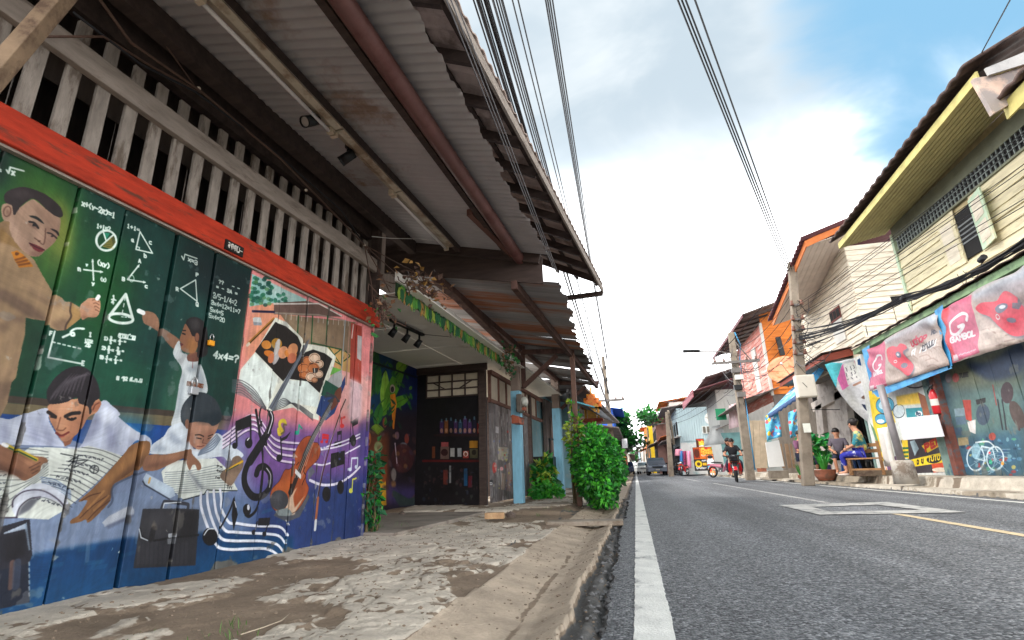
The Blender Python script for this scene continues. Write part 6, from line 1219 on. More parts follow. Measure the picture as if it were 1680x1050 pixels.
u,z=PR.px(1535,658,-.16);t=thing('fire_extinguisher','red fire extinguisher hung on the pillar beside the food mural','extinguisher',PR.w(u,z,-.16));RD=M('extinguisher red',(190,32,40),.35,.1,4.,bump=0,spec=.5);o=PR.w(u,z,-.16)
mb=MB();mb.tube([o+V(0,0,-.28),o+V(0,0,-.26),o+V(0,0,.14),o+V(0,0,.22),o+V(0,0,.26)],[.085,.1,.1,.06,.03],14);mb.build('cylinder',RD,t);mb=MB();mb.tube([o+V(0,0,.26),o+V(0,0,.34)],.02,8);mb.bar(o+V(-.02,-.08,.34),o+V(-.02,.08,.32),.03,.02);mb.build('valve',BLK,t);mb=MB();mb.tube([o+V(0,.05,.32),o+V(-.03,.16,.24),o+V(-.03,.14,-.1)],.014,6);mb.build('hose',BLK,t)
mb=MB();mb.tube([o+V(0,0,-.1),o+V(0,0,.04)],.102,14,False);mb.build('paper_label',WHITEP,t)
f0=on_z(1487,790,.17);t=thing('steel_pole','grey steel pole set in a whitewashed concrete footing before the food mural','pole',f0)
mb=MB();mb.tube([f0+V(0,0,-.05),f0+V(0,0,.3),f0+V(0,0,.42),f0+V(0,0,.45)],[.24,.22,.21,.16],14);mb.build('footing',M('whitewashed concrete',(176,168,158),.9,.15,6.,c2=(126,112,100),bump=.4),t)
top=at_y(1444,632,f0[1]);mb=MB();mb.tube([f0+V(0,0,.44),top],.075,10);mb.build('shaft',M('galvanised',(142,136,138),.5,.15,5.,metal=.2),t)
A_,B_,C_,D_=[PR.w(*PR.px(*p,-.3),-.3)for p in((1474,687),(1537,680),(1548,716),(1482,722))];mb=MB();mb.prism([A_,B_,C_,D_],(.02,0,0));tag(mb.build('white_board',M('blank board',(222,218,222),.6,.04,3.,bump=0)),'blank white board hung in front of the food mural','board')
mb=MB();a,b=PR.w(*PR.px(1449,702,-.3),-.3),PR.w(*PR.px(1462,765,-.3),-.3);mb.grid(lambda s,t:a*(1-t)+b*t+V(-.1*math.sin(s*9),-.25+.42*s,0),14,6);tag(mb.build('white_cloth',M('white cloth',(216,212,208),.8,.08,6.),solid=.005),'white cloth hanging between the steel pole and the shop','cloth')
# ================================================================ cream house and its shop
ch=thing('timber_house','cream boarded house with an open shop front and orange edged roof','house',PR.w(19,0,.5))
PS=Plane((0,16.25),(1,0));PC=Plane((6.8,0),(0,1))
w0=PS.px(1458,480);w1=PS.px(1492,480)
siding(PS,ch,6.8,9.2,3.7,6.9,.17,CRM,sg=1,holes=[(w0[0],w1[0],4.25,5.2)])
mb=MB();PS.box(mb,6.82,9.2,3.6,6.9,-.06,-.01);mb.build('wall',M('cream wall back',(206,194,172)),ch);mb=MB();PS.box(mb,w0[0],w1[0],4.25,5.2,-.008,-.002);mb.build('window',DK,ch);mb=MB();PS.box(mb,w0[0]+.02,w1[0],4.25,5.0,.0,.03);mb.build('shutter',CRM,ch)
siding(PC,ch,16.25,22.2,3.9,6.9,.17,CRM);mb=MB();PC.box(mb,16.3,22.2,3.6,6.9,.01,.06);mb.build('wall',MATS['cream wall back'],ch)
a0=PC.px(1358,500,-.04);a1=PC.px(1376,500,-.04);mb=MB();PC.box(mb,a1[0],a0[0],4.3,5.0,-.06,-.03);mb.build('shutter',WHITEP,ch);mb=MB();PC.box(mb,a1[0],a0[0],5.02,5.4,-.06,-.03);mb.build('vent_window',M('dark red frame',(110,60,54)),ch)
for i in range(3):mb=MB();f=a1[0]+(a0[0]-a1[0])*(i+.5)/3;PC.box(mb,f-.12,f+.12,5.08,5.34,-.065,-.058);mb.build('pane',DK,ch)
ORF=M('orange fascia',(206,116,60),.7,.15,4.);SOW=M('white soffit',(206,190,178),.8,.12,3.)
e0,e1=at_x(1322,405,5.55),at_x(1268,535,5.55);dz=e1[2]-e0[2]
mb=MB();mb.prism([e0,e0+V(0,0,.2),e1+V(0,0,.2),e1],(.03,0,0));mb.build('fascia',ORF,ch)
g1=at_y(1378,382,e0[1]);mb=MB();mb.prism([e0+V(.03,0,0),e0+V(.03,0,.2),g1+V(1.2,0,.75),g1+V(1.2,0,.5)],(0,.03,0));mb.build('verge_board',ORF,ch)
sl2=(g1[2]-e0[2])/(g1[0]-e0[0])
for i in range(7):x=5.6+.19*i;mb=MB();zz=lambda x_:e0[2]+.02+sl2*(x_-5.55)*.8;mb.prism([(x,e0[1]+.03,zz(x)),(x+.18,e0[1]+.03,zz(x+.18)),(x+.18,e1[1],zz(x+.18)+dz),(x,e1[1],zz(x)+dz)],(0,0,.02));mb.build('soffit_board',SOW,ch)
mb=MB();mb.grid(lambda s,t:(5.42+3.8*t,e0[1]-.12+(e1[1]-e0[1]+.2)*s,e0[2]+.24+dz*s+3.8*t*sl2+.03*math.cos((e1[1]-e0[1])*s/.2*2*math.pi)),320,3);mb.build('tile_roof',M('maroon sheet roof',(104,66,70),.7,.25,4.),ch,solid=.03)
k0=V(5.98,17.3,3.83);mb=MB();mb.prism([k0,k0+V(0,0,-.14),(5.98,22.5,3.62),(5.98,22.5,3.76)],(.04,0,0));mb.prism([k0+V(.04,0,0),k0+V(.04,0,-.22),(7.4,17.3,3.86),(7.4,17.3,4.08)],(0,.04,0));mb.build('lean_to_fascia',WOODR,ch)
mb=MB();mb.grid(lambda s,t:(5.9+1.6*t,17.22+5.4*s,3.86-.07*s+.26*t+.012*math.sin(s*220)),200,2);mb.build('lean_to_roof',TILD,ch,solid=.02)
mb=MB();mb.box((7.1,20,3.66),(2.2,5.3,.02));mb.build('porch_ceiling',M('grey ceiling',(126,120,114),.9,.2,2.),ch)
PW=Plane((7.35,0),(0,1));GW=M('grey shop wall',(176,166,158),.85,.15,3.,c2=(140,130,126))
for pts,nm in((((1337,668),(1347,662),(1358,775),(1348,778)),'pillar'),(((1368,645),(1385,637),(1399,745),(1382,775)),'pillar'),(((1330,662),(1400,622),(1402,640),(1334,676)),'lintel')):
    mb=MB();mb.prism([PW.w(*PW.px(*p,-.06),-.06)for p in pts],(.2,0,0));mb.build(nm,GW,ch)
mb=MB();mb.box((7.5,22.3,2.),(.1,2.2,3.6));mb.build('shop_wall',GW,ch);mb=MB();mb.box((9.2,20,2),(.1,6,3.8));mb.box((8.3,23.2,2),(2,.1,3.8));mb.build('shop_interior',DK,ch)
mb=MB();mb.box((8.2,19.6,.12),(4.2,6,.32));mb.build('shop_floor',M('plinth concrete',(0,0,0)),ch)
for i in range(5):q=PW.w(*PW.px(1405+9*i,690,.9),.9);mb=MB();mb.tube([(q[0],q[1],.3),(q[0],q[1],2.8)],.03,6);mb.build('rail_bar',M('grey timber bar',(70,66,64)),ch)
mb=MB();mb.prism([at_y(*p,16.55)for p in((1385,771),(1472,771),(1472,781),(1386,781))],(0,-.9,0));tag(mb.build('step_slab',M('right step',(160,142,124),.9,.2,4.,c2=(120,100,88)),bevel=.02),'worn concrete step slab under the bench and stool','slab')
mb=MB();mb.tube([at_y(1330,672,18),at_y(1378,672,18)],.012,5);tag(mb.build('rail',BLK),'thin dark rail across the shop front behind the pole','rail')
PH=Plane((0,16.9),(1,0));chb=Canvas(5.4,8.0,1.2,4.2,130,lambda x,y:PH.px(x,y,0),(206,206,210));c=chb;c.frame(1300,560,4.2)
c.poly([(200,150),(345,150),(300,260),(300,330)],(90,196,206));c.poly([(345,160),(360,155),(400,300),(340,340),(300,260)],(226,112,176));c.poly([(350,160),(440,130),(480,250),(390,300)],(226,224,220));c.poly([(430,130),(470,120),(520,300),(480,260)],(226,112,156),.9)
for k in range(4):c.scrib((366+26*k,180-8*k),(384+26*k,270-8*k),(12,3),3,.02,(60,60,70))
c.line([(430,300),(490,270)],.06,(170,130,110));c.ell((500,385),(22,14),(110,84,76));c.poly([(520,445),(556,440),(560,510),(530,500)],(206,40,50));c.poly([(480,430),(520,440),(530,490),(500,470)],(40,50,80));c.frame(0,0,1);HB=c.material('hanging banner print',.9)
top_,bot_=[(1353,598),(1367,595),(1381,592),(1396,589),(1412,585)],[(1449,701),(1449,701),(1449,701),(1449,701),(1449,701)]
L0=catmull([(1353,598),(1372,637),(1400,670),(1430,694),(1449,702)],False,6);L1=catmull([(1412,585),(1420,617),(1430,650),(1441,680),(1451,698)],False,6)
mb=MB();nL=len(L0)-1
def hb(s,t):
    i=s*nL;k=min(int(i),nL-1);f=i-k;a=L0[k]*(1-f)+L0[k+1]*f;b=L1[k]*(1-f)+L1[k+1]*f;p=a*(1-t)+b*t;u,z=PH.px(p[0],p[1],0);return PH.w(u,z,.06*math.sin(s*7+t*5)+.05*math.sin(t*12-s*3))
mb.grid(hb,24,12);tag(mb.build('hanging_banner',HB,uvf=chb.uvf(PH),solid=.004),'slack pink and turquoise banner draped across the shop front','banner')
mb=MB();mb.prism([at_y(*p,16.6)for p in((1407,590),(1420,581),(1424,603),(1408,598))],(0,.03,0));tag(mb.build('hanging_sign',M('deep blue sign',(24,70,120),.5,.1,4.)),'small dark blue sign hanging left of the farther pink banner','sign')
for q,lb in((((1318,625),(1348,600),(1352,608),(1334,632)),'blue and white tarpaulin corner tied under the lean-to'),):
    mb=MB();mb.prism([at_y(*p,18.6)for p in q],(0,.02,0));tag(mb.build('tarpaulin',BLT),lb,'tarpaulin')
# ================================================================ orange and pink house, stall, far row
oh=thing('timber_house','orange and salmon boarded house with grey tin eaves behind the leaning pole','house',(7,28,.1))
ORB=M('orange boards',(206,116,46),.75,.25,2.5,stretch=(1,.6,5));PKB=M('salmon boards',(216,140,126),.75,.12,2.5,stretch=(1,.6,5),c2=(226,196,186))
TIN=M('old grey tin',(132,122,118),.7,.25,2.,c2=(104,84,78));YO=27.
c0=at_y(1259,600,YO);XO=c0[0];PO=Plane((0,YO),(1,0));PP=Plane((XO,0),(0,1))
zb=PO.px(1290,646)[1];zt=PO.px(1290,528)[1]
siding(PO,oh,XO,XO+3.2,zb,zt+.6,.22,ORB,sg=1);siding(PP,oh,YO,YO+7.5,zb,zt,.22,PKB)
mb=MB();PO.box(mb,XO+.02,XO+3.2,.1,zt+.6,-.1,-.02);mb.build('wall',M('drab wall',(120,110,104),.9,.2,2.),oh)  # plain grey-brown wall behind the orange boards
mb=MB();PP.box(mb,YO+.1,YO+7.5,zb-.3,zt,.02,.1);mb.build('wall',PKB,oh)
mb=MB();mb.box((XO,YO,(zb+zt)/2),(.12,.12,zt-zb+.1));mb.build('corner_board',WHITEP,oh)
for a_,b_,m_ in(((1232,575),(1250,640),WHITEP),((1222,590),(1230,640),WHITEP)):
    u1,z1=PP.px(*a_,-.05);u0,z0=PP.px(*b_,-.05);mb=MB();PP.box(mb,min(u0,u1),max(u0,u1),min(z0,z1),max(z0,z1),-.07,-.03);mb.build('window',m_,oh)
g0=PP.px(1256,520,-1.0);er=at_x(1258,520,XO-1.1);el=at_x(1196,565,XO-1.1)
mb=MB();mb.grid(lambda s,t:(XO-1.1+3*t,YO-1.5+10*s,zt+.15+.9*t+.03*math.cos(s*250)),200,3);mb.build('tin_roof',TIN,oh,solid=.02)
mb=MB();mb.bar((XO-1.1,YO-1.5,zt+.08),(XO-1.1,YO+8.5,zt+.08),.04,.16);mb.build('fascia',M('maroon sheet roof',(0,0,0)),oh)
for i in range(9):mb=MB();mb.bar((XO-1.08,YO-1.2+1.1*i,zt+.06),(XO+.4,YO-1.2+1.1*i,zt+.42),.05,.09);mb.build('rafter',DARKW,oh)
mb=MB();mb.grid(lambda s,t:(XO-1.5+1.7*t,YO-.6+9*s,zb-.25+.5*t+.02*math.cos(s*210)),180,2);mb.build('lean_to_roof',TIN,oh,solid=.02)
for k,(px,w)in enumerate(((1233,10),(1243,9),(1254,10))):q=at_y(px,768,YO-.6);q1=at_y(px-3,690,YO-.6);mb=MB();mb.bar(q,q1,.28,.06,(0,1,0));mb.build('leaning_plank',M('pale plank',(196,176,150),.8,.2,3.),oh)
mb=MB();mb.box((XO+2.5,YO+.5,1.6),(4.5,.1,3.2));mb.build('ground_floor_wall',M('dim wall',(84,80,76),.9,.3,2.),oh)
dc=at_y(1287,608,YO-1.2);t=thing('satellite_dish','orange painted satellite dish in front of the orange boards','dish',dc);ax=_n(V(-.35,-.85,.38))
b1=_n(np.cross(ax,V(0,0,1)));b2=np.cross(b1,ax)
mb=MB();mb.grid(lambda s,t_:dc+(b1*math.cos(s*6.2832)+b2*math.sin(s*6.2832))*t_*.72+ax*(.22*t_*t_-.1),28,6);mb.build('reflector',M('dish salmon',(222,150,112),.6,.1,4.,c2=(196,112,72)),t,solid=.015)
mb=MB();
for a in(0,2.1,4.2):mb.tube([dc+(b1*math.cos(a)+b2*math.sin(a))*.68+ax*.1,dc+ax*.62],.012,5)
mb.build('feed_arms',BLK,t,kind='stuff');mb=MB();mb.tube([dc+ax*.56,dc+ax*.7],.045,8);mb.build('feed_horn',WHITEP,t);mb=MB();mb.tube([dc-ax*.1,dc-ax*.35,dc-ax*.35+V(0,0,-.6)],.03,6);mb.build('mount',BLK,t)
mb=MB();a,b=at_y(1276,553,YO-.3),at_y(1284,583,YO-.3);mb.bar(a,b,.22,.12,(0,1,0));tag(mb.build('vent_flue',BLK),'black flue leaning on the orange boards above the dish','flue')
st_=thing('market_stall','blue and white tarpaulin stall with printed cloths left of the pole with the box','stall',on_z(1300,778,.17))
def q3(pts,Y):return[at_y(*p,y)for p,y in zip(pts,Y if hasattr(Y,'__len__')else[Y]*len(pts))]
a,b,cc,d_=q3(((1257,682),(1330,632),(1346,596),(1308,628)),(20.5,18.9,20.6,22.6))
TARP=M('blue white tarp',(86,156,196),.5,.15,3.,c2=(216,222,226),spot=.57,stretch=(.6,3,3));mb=MB();mb.grid(lambda s,t:(a*(1-s)+b*s)*(1-t)+(d_*(1-s)+cc*s)*t+V(0,0,-.08*math.sin(s*9.4)*math.sin(t*3)),16,8);mb.build('canopy',TARP,st_,solid=.01)
mb=MB();mb.grid(lambda s,t:a*(1-s)+b*s+V(0,0,-.16*t-.02*math.sin(s*60)*t),60,1);mb.build('canopy_frill',M('navy tarp',(60,84,124),.6,.15,4.),st_,solid=.008)
for i,(pts,Y)in enumerate(((((1255,682),(1277,676),(1283,716),(1258,723)),20.4),(((1293,677),(1313,668),(1317,712),(1296,719)),19.6))):
    cvn=Canvas(0,1,0,1.4,120,None,(96,176,210));c=cvn;rr=random.Random(5+i)
    for k in range(26):c.ell((rr.random(),rr.random()*1.4),(rr.uniform(.04,.12),rr.uniform(.05,.14)),rr.choice(((226,226,230),(50,130,190),(236,190,50),(206,80,80),(120,200,220),(90,120,170))),.9,0,rr.random()*3)
    m=cvn.material('printed cloth %d'%i,1.2);A_,B_,C_,D_=q3(pts,Y);mb=MB();vs=[]
    f=lambda s,t:(A_*(1-s)+B_*s)*(1-t)+(D_*(1-s)+C_*s)*t+V(0,.04*math.sin(s*8+t*5),0)
    mb.grid(f,12,12);pos={tuple(map(float,f(p/12,q/12))):(p/12,1-q/12)for p in range(13)for q in range(13)}
    tag(mb.build('printed_cloth',m,uvf=lambda p:pos[tuple(p)],solid=.004),('left printed beach cloth hanging from the blue stall','right printed beach cloth hanging behind the concrete pole')[i],'cloth','printed cloths on the blue stall')
A_,B_,C_,D_=q3(((1256,726),(1278,722),(1287,765),(1262,767)),21);mb=MB();mb.prism([A_,B_,C_,D_],(0,.06,0));tag(mb.build('display_board',M('scratched white panel',(224,220,216),.7,.06,3.,c2=(200,160,150),spot=.7)),'scratched white panel on a concrete block below the left printed cloth','panel')
mb=MB();p=at_y(1276,772,20.9);mb.box((p[0],p[1],.28),(.62,.3,.26));tag(mb.build('concrete_block',CONC,bevel=.01),'concrete block under the scratched white panel','block')
for i,(px,w)in enumerate(((1286,.10),(1296,.12),(1303,.08),(1315,.1))):q=at_y(px,768,21.5);q2=at_y(px-6,728,21.5);mb=MB();mb.bar(q,q2,w,.05,(0,1,0));mb.build('stall_plank',M('stall plank',(150,122,98),.85,.25,4.),st_)
mb=MB();mb.box((7.4,24.6,1.6),(2.6,.1,3));mb.build('stall_back',M('grey timber back',(126,116,106),.9,.3,2.,stretch=(5,5,1)),st_)
# ---- far row
def hut(label,Y,px0,px1,zt,wallc,roofc,depth=6,over=.8,eave=None,group='shophouses down the right side of the street'):
    X0=at_y(px0,770,Y)[0];X1=at_y(px1,770,Y)[0];t=thing('far_house',label,'house',((X0+X1)/2,Y,.1),group)
    mb=MB();mb.box(((X0+X1)/2,Y+depth/2,zt/2+.1),(X1-X0,depth,zt));mb.build('wall',wallc,t)
    mb=MB();mb.grid(lambda s,q:(X0-over+(X1-X0+over)*s,Y-.5+(depth+1)*q,zt+.12+.28*(X1-X0)*s*.6+.02*math.sin(q*60)),4,40);mb.build('roof',roofc,t,solid=.08)
    mb=MB();mb.grid(lambda s,q:(X0-over*1.2+over*1.3*s,Y-.3+(depth+.6)*q,zt*.52+.35*s),3,10);mb.build('street_awning',roofc,t,solid=.05)
    for k in range(max(1,int(depth/2.4))):
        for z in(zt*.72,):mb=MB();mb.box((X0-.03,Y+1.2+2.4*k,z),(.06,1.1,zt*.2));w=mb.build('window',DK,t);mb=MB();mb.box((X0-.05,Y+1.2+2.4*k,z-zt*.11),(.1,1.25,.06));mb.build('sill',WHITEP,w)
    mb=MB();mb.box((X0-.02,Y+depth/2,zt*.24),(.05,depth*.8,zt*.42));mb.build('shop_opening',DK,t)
    return t,X0,X1
BLUW=M('pale blue corrugated wall',(176,194,198),.6,.1,2.,stretch=(6,6,.4));PAL=M('pale wall',(214,206,196),.8,.12,2.);TERR=M('orange roof tile',(206,112,52),.75,.15,3.)
t,X0,X1=hut('pale blue corrugated house with a balcony, behind the orange banner',45,1121,1200,5.3,BLUW,TIN,8,1.2)
mb=MB()
pb=Plane((0,44.97),(1,0))
mb.grid(lambda s,q:pb.w(X0+(X1-X0)*s,2.7+2.6*q,.03*abs(math.sin(s*60))),240,1,False);mb.build('corrugated_front',BLUW,t)
a,z1=pb.px(1151,699);b,z0=pb.px(1166,711);mb=MB();pb.box(mb,a,b,z0,z1,.03,.08);w=mb.build('window',M('window frame white',(216,216,210)),t)
for k in range(2):mb=MB();pb.box(mb,a+.06+(b-a)/2*k,a+(b-a)/2*(k+1)-.05,z0+.06,z1-.06,.08,.09);mb.build('pane',M('dull pane',(112,106,96),.4,.2,3.),w)
mb=MB();pb.box(mb,X0+.02,X1,.1,2.6,.0,.05);mb.build('ground_front',M('white wall low',(216,214,210),.8,.1,2.,c2=(150,190,190),spot=.6),t)
mb=MB();
for i in range(14):mb.box((X0-.6,45.3+.45*i,3.2),(.04,.05,.9))
for z in(2.75,3.65):mb.box((X0-.6,48.3,z),(.05,6.4,.06))
mb.build('balcony_rail',M('grey balcony',(150,146,142)),t,kind='stuff')
hut('house with an orange tiled gable behind the blue corrugated house',54,1110,1170,6.9,PAL,TERR,8,1.0)
hut('narrow yellow fronted building with an open top floor',72,1071,1080,7.6,M('yellow paint',(226,190,40),.7,.12,2.),TIN,8,.6)
hut('brown upper floored shophouse in front of the yellow front',60,1083,1110,6.0,M('brown wall',(134,100,92),.8,.2,2.),TIN,10)
hut('orange fronted shophouse far down the right side',88,1064,1082,7.0,M('orange paint',(222,140,70),.75,.12,2.),TERR,10)
hut('grey shophouse far down the right side',108,1054,1080,4.8,PAL,TIN,14)
hut('low pale shop at the far end of the right row',128,1050,1072,4.5,BLUW,TIN,20)
t=thing('far_house','tin roofed house with maroon eaves and green awning between the pole and the blue house','house',(7.5,36,.1),'shophouses down the right side of the street')
X0=at_y(1186,770,36)[0];mb=MB();mb.box((X0+2.2,38.5,2.8),(4,5,5.4));mb.build('wall',M('grey white boards',(176,176,170),.8,.15,2.,stretch=(4,4,1)),t)
XE=at_y(1139,660,34.6)[0]
mb=MB();mb.grid(lambda s,q:(XE+5*q,34.6+8*s,5.3+1.3*q+.03*math.cos(s*230)),180,3);mb.build('roof',M('maroon sheet roof',(0,0,0)),t,solid=.05)
mb=MB();mb.grid(lambda s,q:(XE+.9+5*q,34.9+7*s,6.2+1.3*q+.03*math.cos(s*210)),180,3);mb.build('upper_roof',TIN,t,solid=.05)
mb=MB();mb.bar((XE,34.6,5.2),(XE,42,5.2),.05,.5);mb.build('fascia',M('maroon pink fascia',(150,84,92),.7,.15,4.),t)
for i in range(12):mb=MB();mb.bar((XE+.1,34.9+.62*i,5.18),(XE+2.1,34.9+.62*i,5.7),.06,.1);mb.build('rafter',DARKW,t)
mb=MB();mb.grid(lambda s,q:(XE+1.2+1.9*q,34.7+5*s,2.9+.7*q),3,3);mb.build('lean_to',TIN,t,solid=.04)
mb=MB();mb.box((X0+.1,34.4,3.75),(.6,.06,.7));mb.build('green_board',M('green board',(30,130,90),.6,.1,4.),t)
mb=MB();mb.box((X0+1.6,35.9,1.6),(3,.08,2.2));mb.build('shop_opening',M('cyan dim shop',(110,150,150),.8,.3,2.),t)
for i,(px0,py0,px1,py1,Y,m_,lb)in enumerate(((1196,665,1210,700,33.5,M('pink white cloth',(222,196,200),.7,.12,6.),'pink and white cloth hung by the green board'),(1168,700,1186,728,36,M('pale awning cloth',(150,152,152),.6,.1,5.),'pale slanting awning cloth above the orange banner'))):
    A_,B_,C_,D_=q3(((px0,py0),(px1,py0-4),(px1+3,py1),(px0-(14 if i else 0),py1+4)),(Y,Y,Y-.2,Y-.2 if i==0 else Y-1.5));mb=MB();mb.grid(lambda s,q:(A_*(1-s)+B_*s)*(1-q)+(D_*(1-s)+C_*s)*q+V(0,.08*math.sin(s*9),0),8,4);tag(mb.build('awning_cloth',m_,solid=.01),lb,'cloth')
def sign(name,lb,quad,Y,ppx,paint,gain=1.2,th=.06,frm=None):
    A_,B_,C_,D_=q3(quad,Y);Pp=Plane(D_[:2],(C_-D_)[:2]);w=np.linalg.norm((C_-D_)[:2]);z0=min(C_[2],D_[2]);z1=max(A_[2],B_[2])
    cvn=Canvas(0,w,z0,z1,ppx,None,(200,200,200));cvn.q=lambda s,t:(s*w,z0+t*(z1-z0));paint(cvn);m=cvn.material(name+' print '+str(len(bpy.data.materials)),gain)
    t=thing(name,lb,'sign',D_);mb=MB();Pp.box(mb,0,w,z0,z1,0,th);mb.build('board',m,t,uvf=cvn.uvf(Pp));mb=MB();Pp.box(mb,-.03,w+.03,z0-.03,z1+.03,-.05,-.004);mb.build('backing',frm or BLK,t);return t
def p1(c):
    c.poly([c.q(0,0),c.q(1,0),c.q(1,1),c.q(0,1)],(226,112,40));c.poly([c.q(0,.05),c.q(.24,.05),c.q(.24,.95),c.q(0,.95)],(150,50,30));c.ell(c.q(.12,.5),(.2,.3),(90,40,26))
    for k in range(5):c.scrib(c.q(.3,.75-.13*k),c.q(.95,.75-.13*k),(0,.12),12,.05,random.choice(((240,220,80),(240,236,226))))
    for k in range(7):c.ell(c.q(random.uniform(.35,.95),random.uniform(.75,.98)),(.12,.08),random.choice(((120,160,60),(206,60,50),(240,200,70))))
sign('shop_sign','orange food banner sign on the blue corrugated house',((1139,740),(1181,733),(1181,752),(1139,753)),42,60,p1)
def p2(c):
    c.poly([c.q(0,0),c.q(1,0),c.q(1,1),c.q(0,1)],(52,48,52));c.ell(c.q(.3,.6),(.24,.24),(236,190,40));c.ell(c.q(.3,.6),(.12,.12),(90,60,30));c.poly([c.q(.62,.45),c.q(.92,.45),c.q(.92,.7),c.q(.62,.7)],(236,170,40));c.scrib(c.q(.58,.8),c.q(.95,.8),(0,.14),6,.05,(230,230,230));c.scrib(c.q(.1,.12),c.q(.9,.12),(0,.16),9,.06,(230,230,230))
sign('shop_sign','black sign with yellow discs standing below the orange banner',((1140,755),(1161,754),(1162,771),(1141,772)),40,70,p2)
def p3(c):
    c.poly([c.q(0,0),c.q(1,0),c.q(1,1),c.q(0,1)],(226,120,60));c.ell(c.q(.5,.6),(.2,.3),(226,226,226));c.ell(c.q(.4,.4),(.2,.16),(90,180,210));c.ell(c.q(.6,.3),(.2,.16),(216,60,50));c.ell(c.q(.5,.88),(.16,.1),(40,40,44));c.poly([c.q(.2,.0),c.q(.8,.0),c.q(.8,.1),c.q(.2,.1)],(240,236,226))
sign('standing_sign','colourful standing sign left of the parked scooter',((1161,746),(1172,746),(1174,779),(1163,779)),34,70,p3)
def p4(c):c.poly([c.q(0,0),c.q(1,0),c.q(1,1),c.q(0,1)],(236,234,230));c.text('AA',c.q(.2,.3),(.3,0),(0,.4),.06,(60,60,60))
sign('hanging_sign','small white sign hanging out from the left row far ahead',((1021,720),(1030,720),(1030,735),(1021,735)),40,40,lambda c:c.poly([c.q(0,0),c.q(1,0),c.q(1,1),c.q(0,1)],(236,234,230)))
sign('food_sign','yellow and red food board above the orange banner',((1144,722),(1155,720),(1156,736),(1144,737)),43.5,50,p1)
for i,(px,col,lb)in enumerate(((1108,(226,150,170),'pink shirt hung outside the blue house balcony'),(1115,(60,120,180),'blue garment on the rack by the far pole'),(1120,(150,50,90),'crimson garment on the rack by the far pole'),(1127,(232,150,180),'pink garment nearest the white wall on the rack'))):
    A_=at_y(px,737+3*(i>0),44);B_=at_y(px+3,768 if i else 748,44);mb=MB();mb.grid(lambda s,q:(A_[0]+(.28 if i else.5)*s-.1*q,44+.05*math.sin(s*9),A_[2]+(B_[2]-A_[2])*q),6,4);tag(mb.build('garment',M('cloth %d'%i,col,.8,.15,5.),solid=.02),lb,'garment','clothes on a shop rack')
dc=at_y(1170,686,43.8);t=thing('satellite_dish','white satellite dish fixed to the blue corrugated house','dish',dc);ax=_n(V(-.4,-.85,.35));b1=_n(np.cross(ax,V(0,0,1)));b2=np.cross(b1,ax)
mb=MB();mb.grid(lambda s,t_:dc+(b1*math.cos(s*6.2832)+b2*math.sin(s*6.2832))*t_*.62+ax*(.2*t_*t_-.1),24,5);mb.build('reflector',WHITEP,t,solid=.015);mb=MB();mb.tube([dc-ax*.1,dc+ax*.5],.02,5);mb.build('feed_horn',BLK,t);mb=MB();mb.tube([dc-ax*.1,dc+V(.1,1.1,-.1)],.04,6);mb.build('mount',BLK,t)
# ================================================================ POLES AND WIRES
def cpole(name,label,base,top,w0,w1,cat='pole',group=None,mat=CONC):
    t=thing(name,label,cat,base,group);a=np.array(base)+V(0,0,-.1);b=np.array(top);vs=[]
    for p,w in((a,w0),(b,w1)):vs+=[p+V(sx*w/2,sy*w/2,0)for sx,sy in((-1,-1),(1,-1),(1,1),(-1,1))]
    mb=MB();mb.add(vs,[(3,2,1,0),(4,5,6,7)]+[(i,(i+1)%4,4+(i+1)%4,4+i)for i in range(4)]);mb.build('shaft',mat,t,bevel=.02);return t
def ins(mb,p):mb.tube([p,p+V(0,0,.05),p+V(0,0,.1),p+V(0,0,.16)],[.05,.065,.03,.05],8)
INS=M('insulator',(112,74,60),.3,.2,5.,bump=0);STL=M('crossarm steel',(112,106,102),.6,.2,5.,metal=.3)
pA0,pA1=on_z(1325,791,.1),None;pA1=at_y(1299,430,pA0[1])
t1=cpole('utility_pole','concrete utility pole carrying a grey box and tangled wires before the shop',pA0,pA1,.30,.22,group='concrete utility poles')
f=lambda k:np.array(pA0)*(1-k)+np.array(pA1)*k
for i,k in enumerate((.55,.60,.66,.71,.78)):
    mb=MB();mb.box(f(k)+V(0,-.17,0),(.34,.05,.06));b=mb.build('bracket',STL,t1);mb=MB();ins(mb,f(k)+V(-.14,-.2,-.03));ins(mb,f(k)+V(.14,-.2,-.03));mb.build('insulators',INS,b,kind='stuff')
u=at_y(1321,634,pA0[1]-.25);t=thing('meter_box','cream metal box strapped to the concrete pole with two brackets','box',u);mb=MB();mb.box(u,(.52,.26,.66));mb.build('box_body',M('cream box',(206,198,184),.5,.06,4.,c2=(176,166,150),spot=.7),t,bevel=.015);mb=MB();mb.box(u+V(0,-.14,.0),(.46,.02,.6));mb.build('box_door',M('cream box',(0,0,0)),t,bevel=.006);mb=MB();mb.tube([u+V(-.1,-.16,.1),u+V(.0,-.16,-.05)],.008,5);mb.build('scratch_rod',BLK,t)
u=at_y(1324,702,pA0[1]-.2);mb=MB();mb.box(u,(.2,.01,.26));tag(mb.build('paper_notice',M('paper notice',(222,222,210),.8,.06,9.,c2=(150,190,170),spot=.64)),'paper notice pasted on the concrete pole below the box','notice')
pB0=on_z(1231,784,.1);pB1=at_y(1199,546,pB0[1])
t2=cpole('utility_pole','leaning concrete street lamp pole behind the red scooter',pB0,pB1,.36,.26,group='concrete utility poles')
fB=lambda k:np.array(pB0)*(1-k)+np.array(pB1)*k
mb=MB();k=.78;mb.box(fB(k)+V(0,-.2,0),(2.1,.1,.12));ca=mb.build('crossarm',STL,t2);mb=MB()
for x in(-.9,-.5,.5,.9):ins(mb,fB(k)+V(x,-.2,.05))
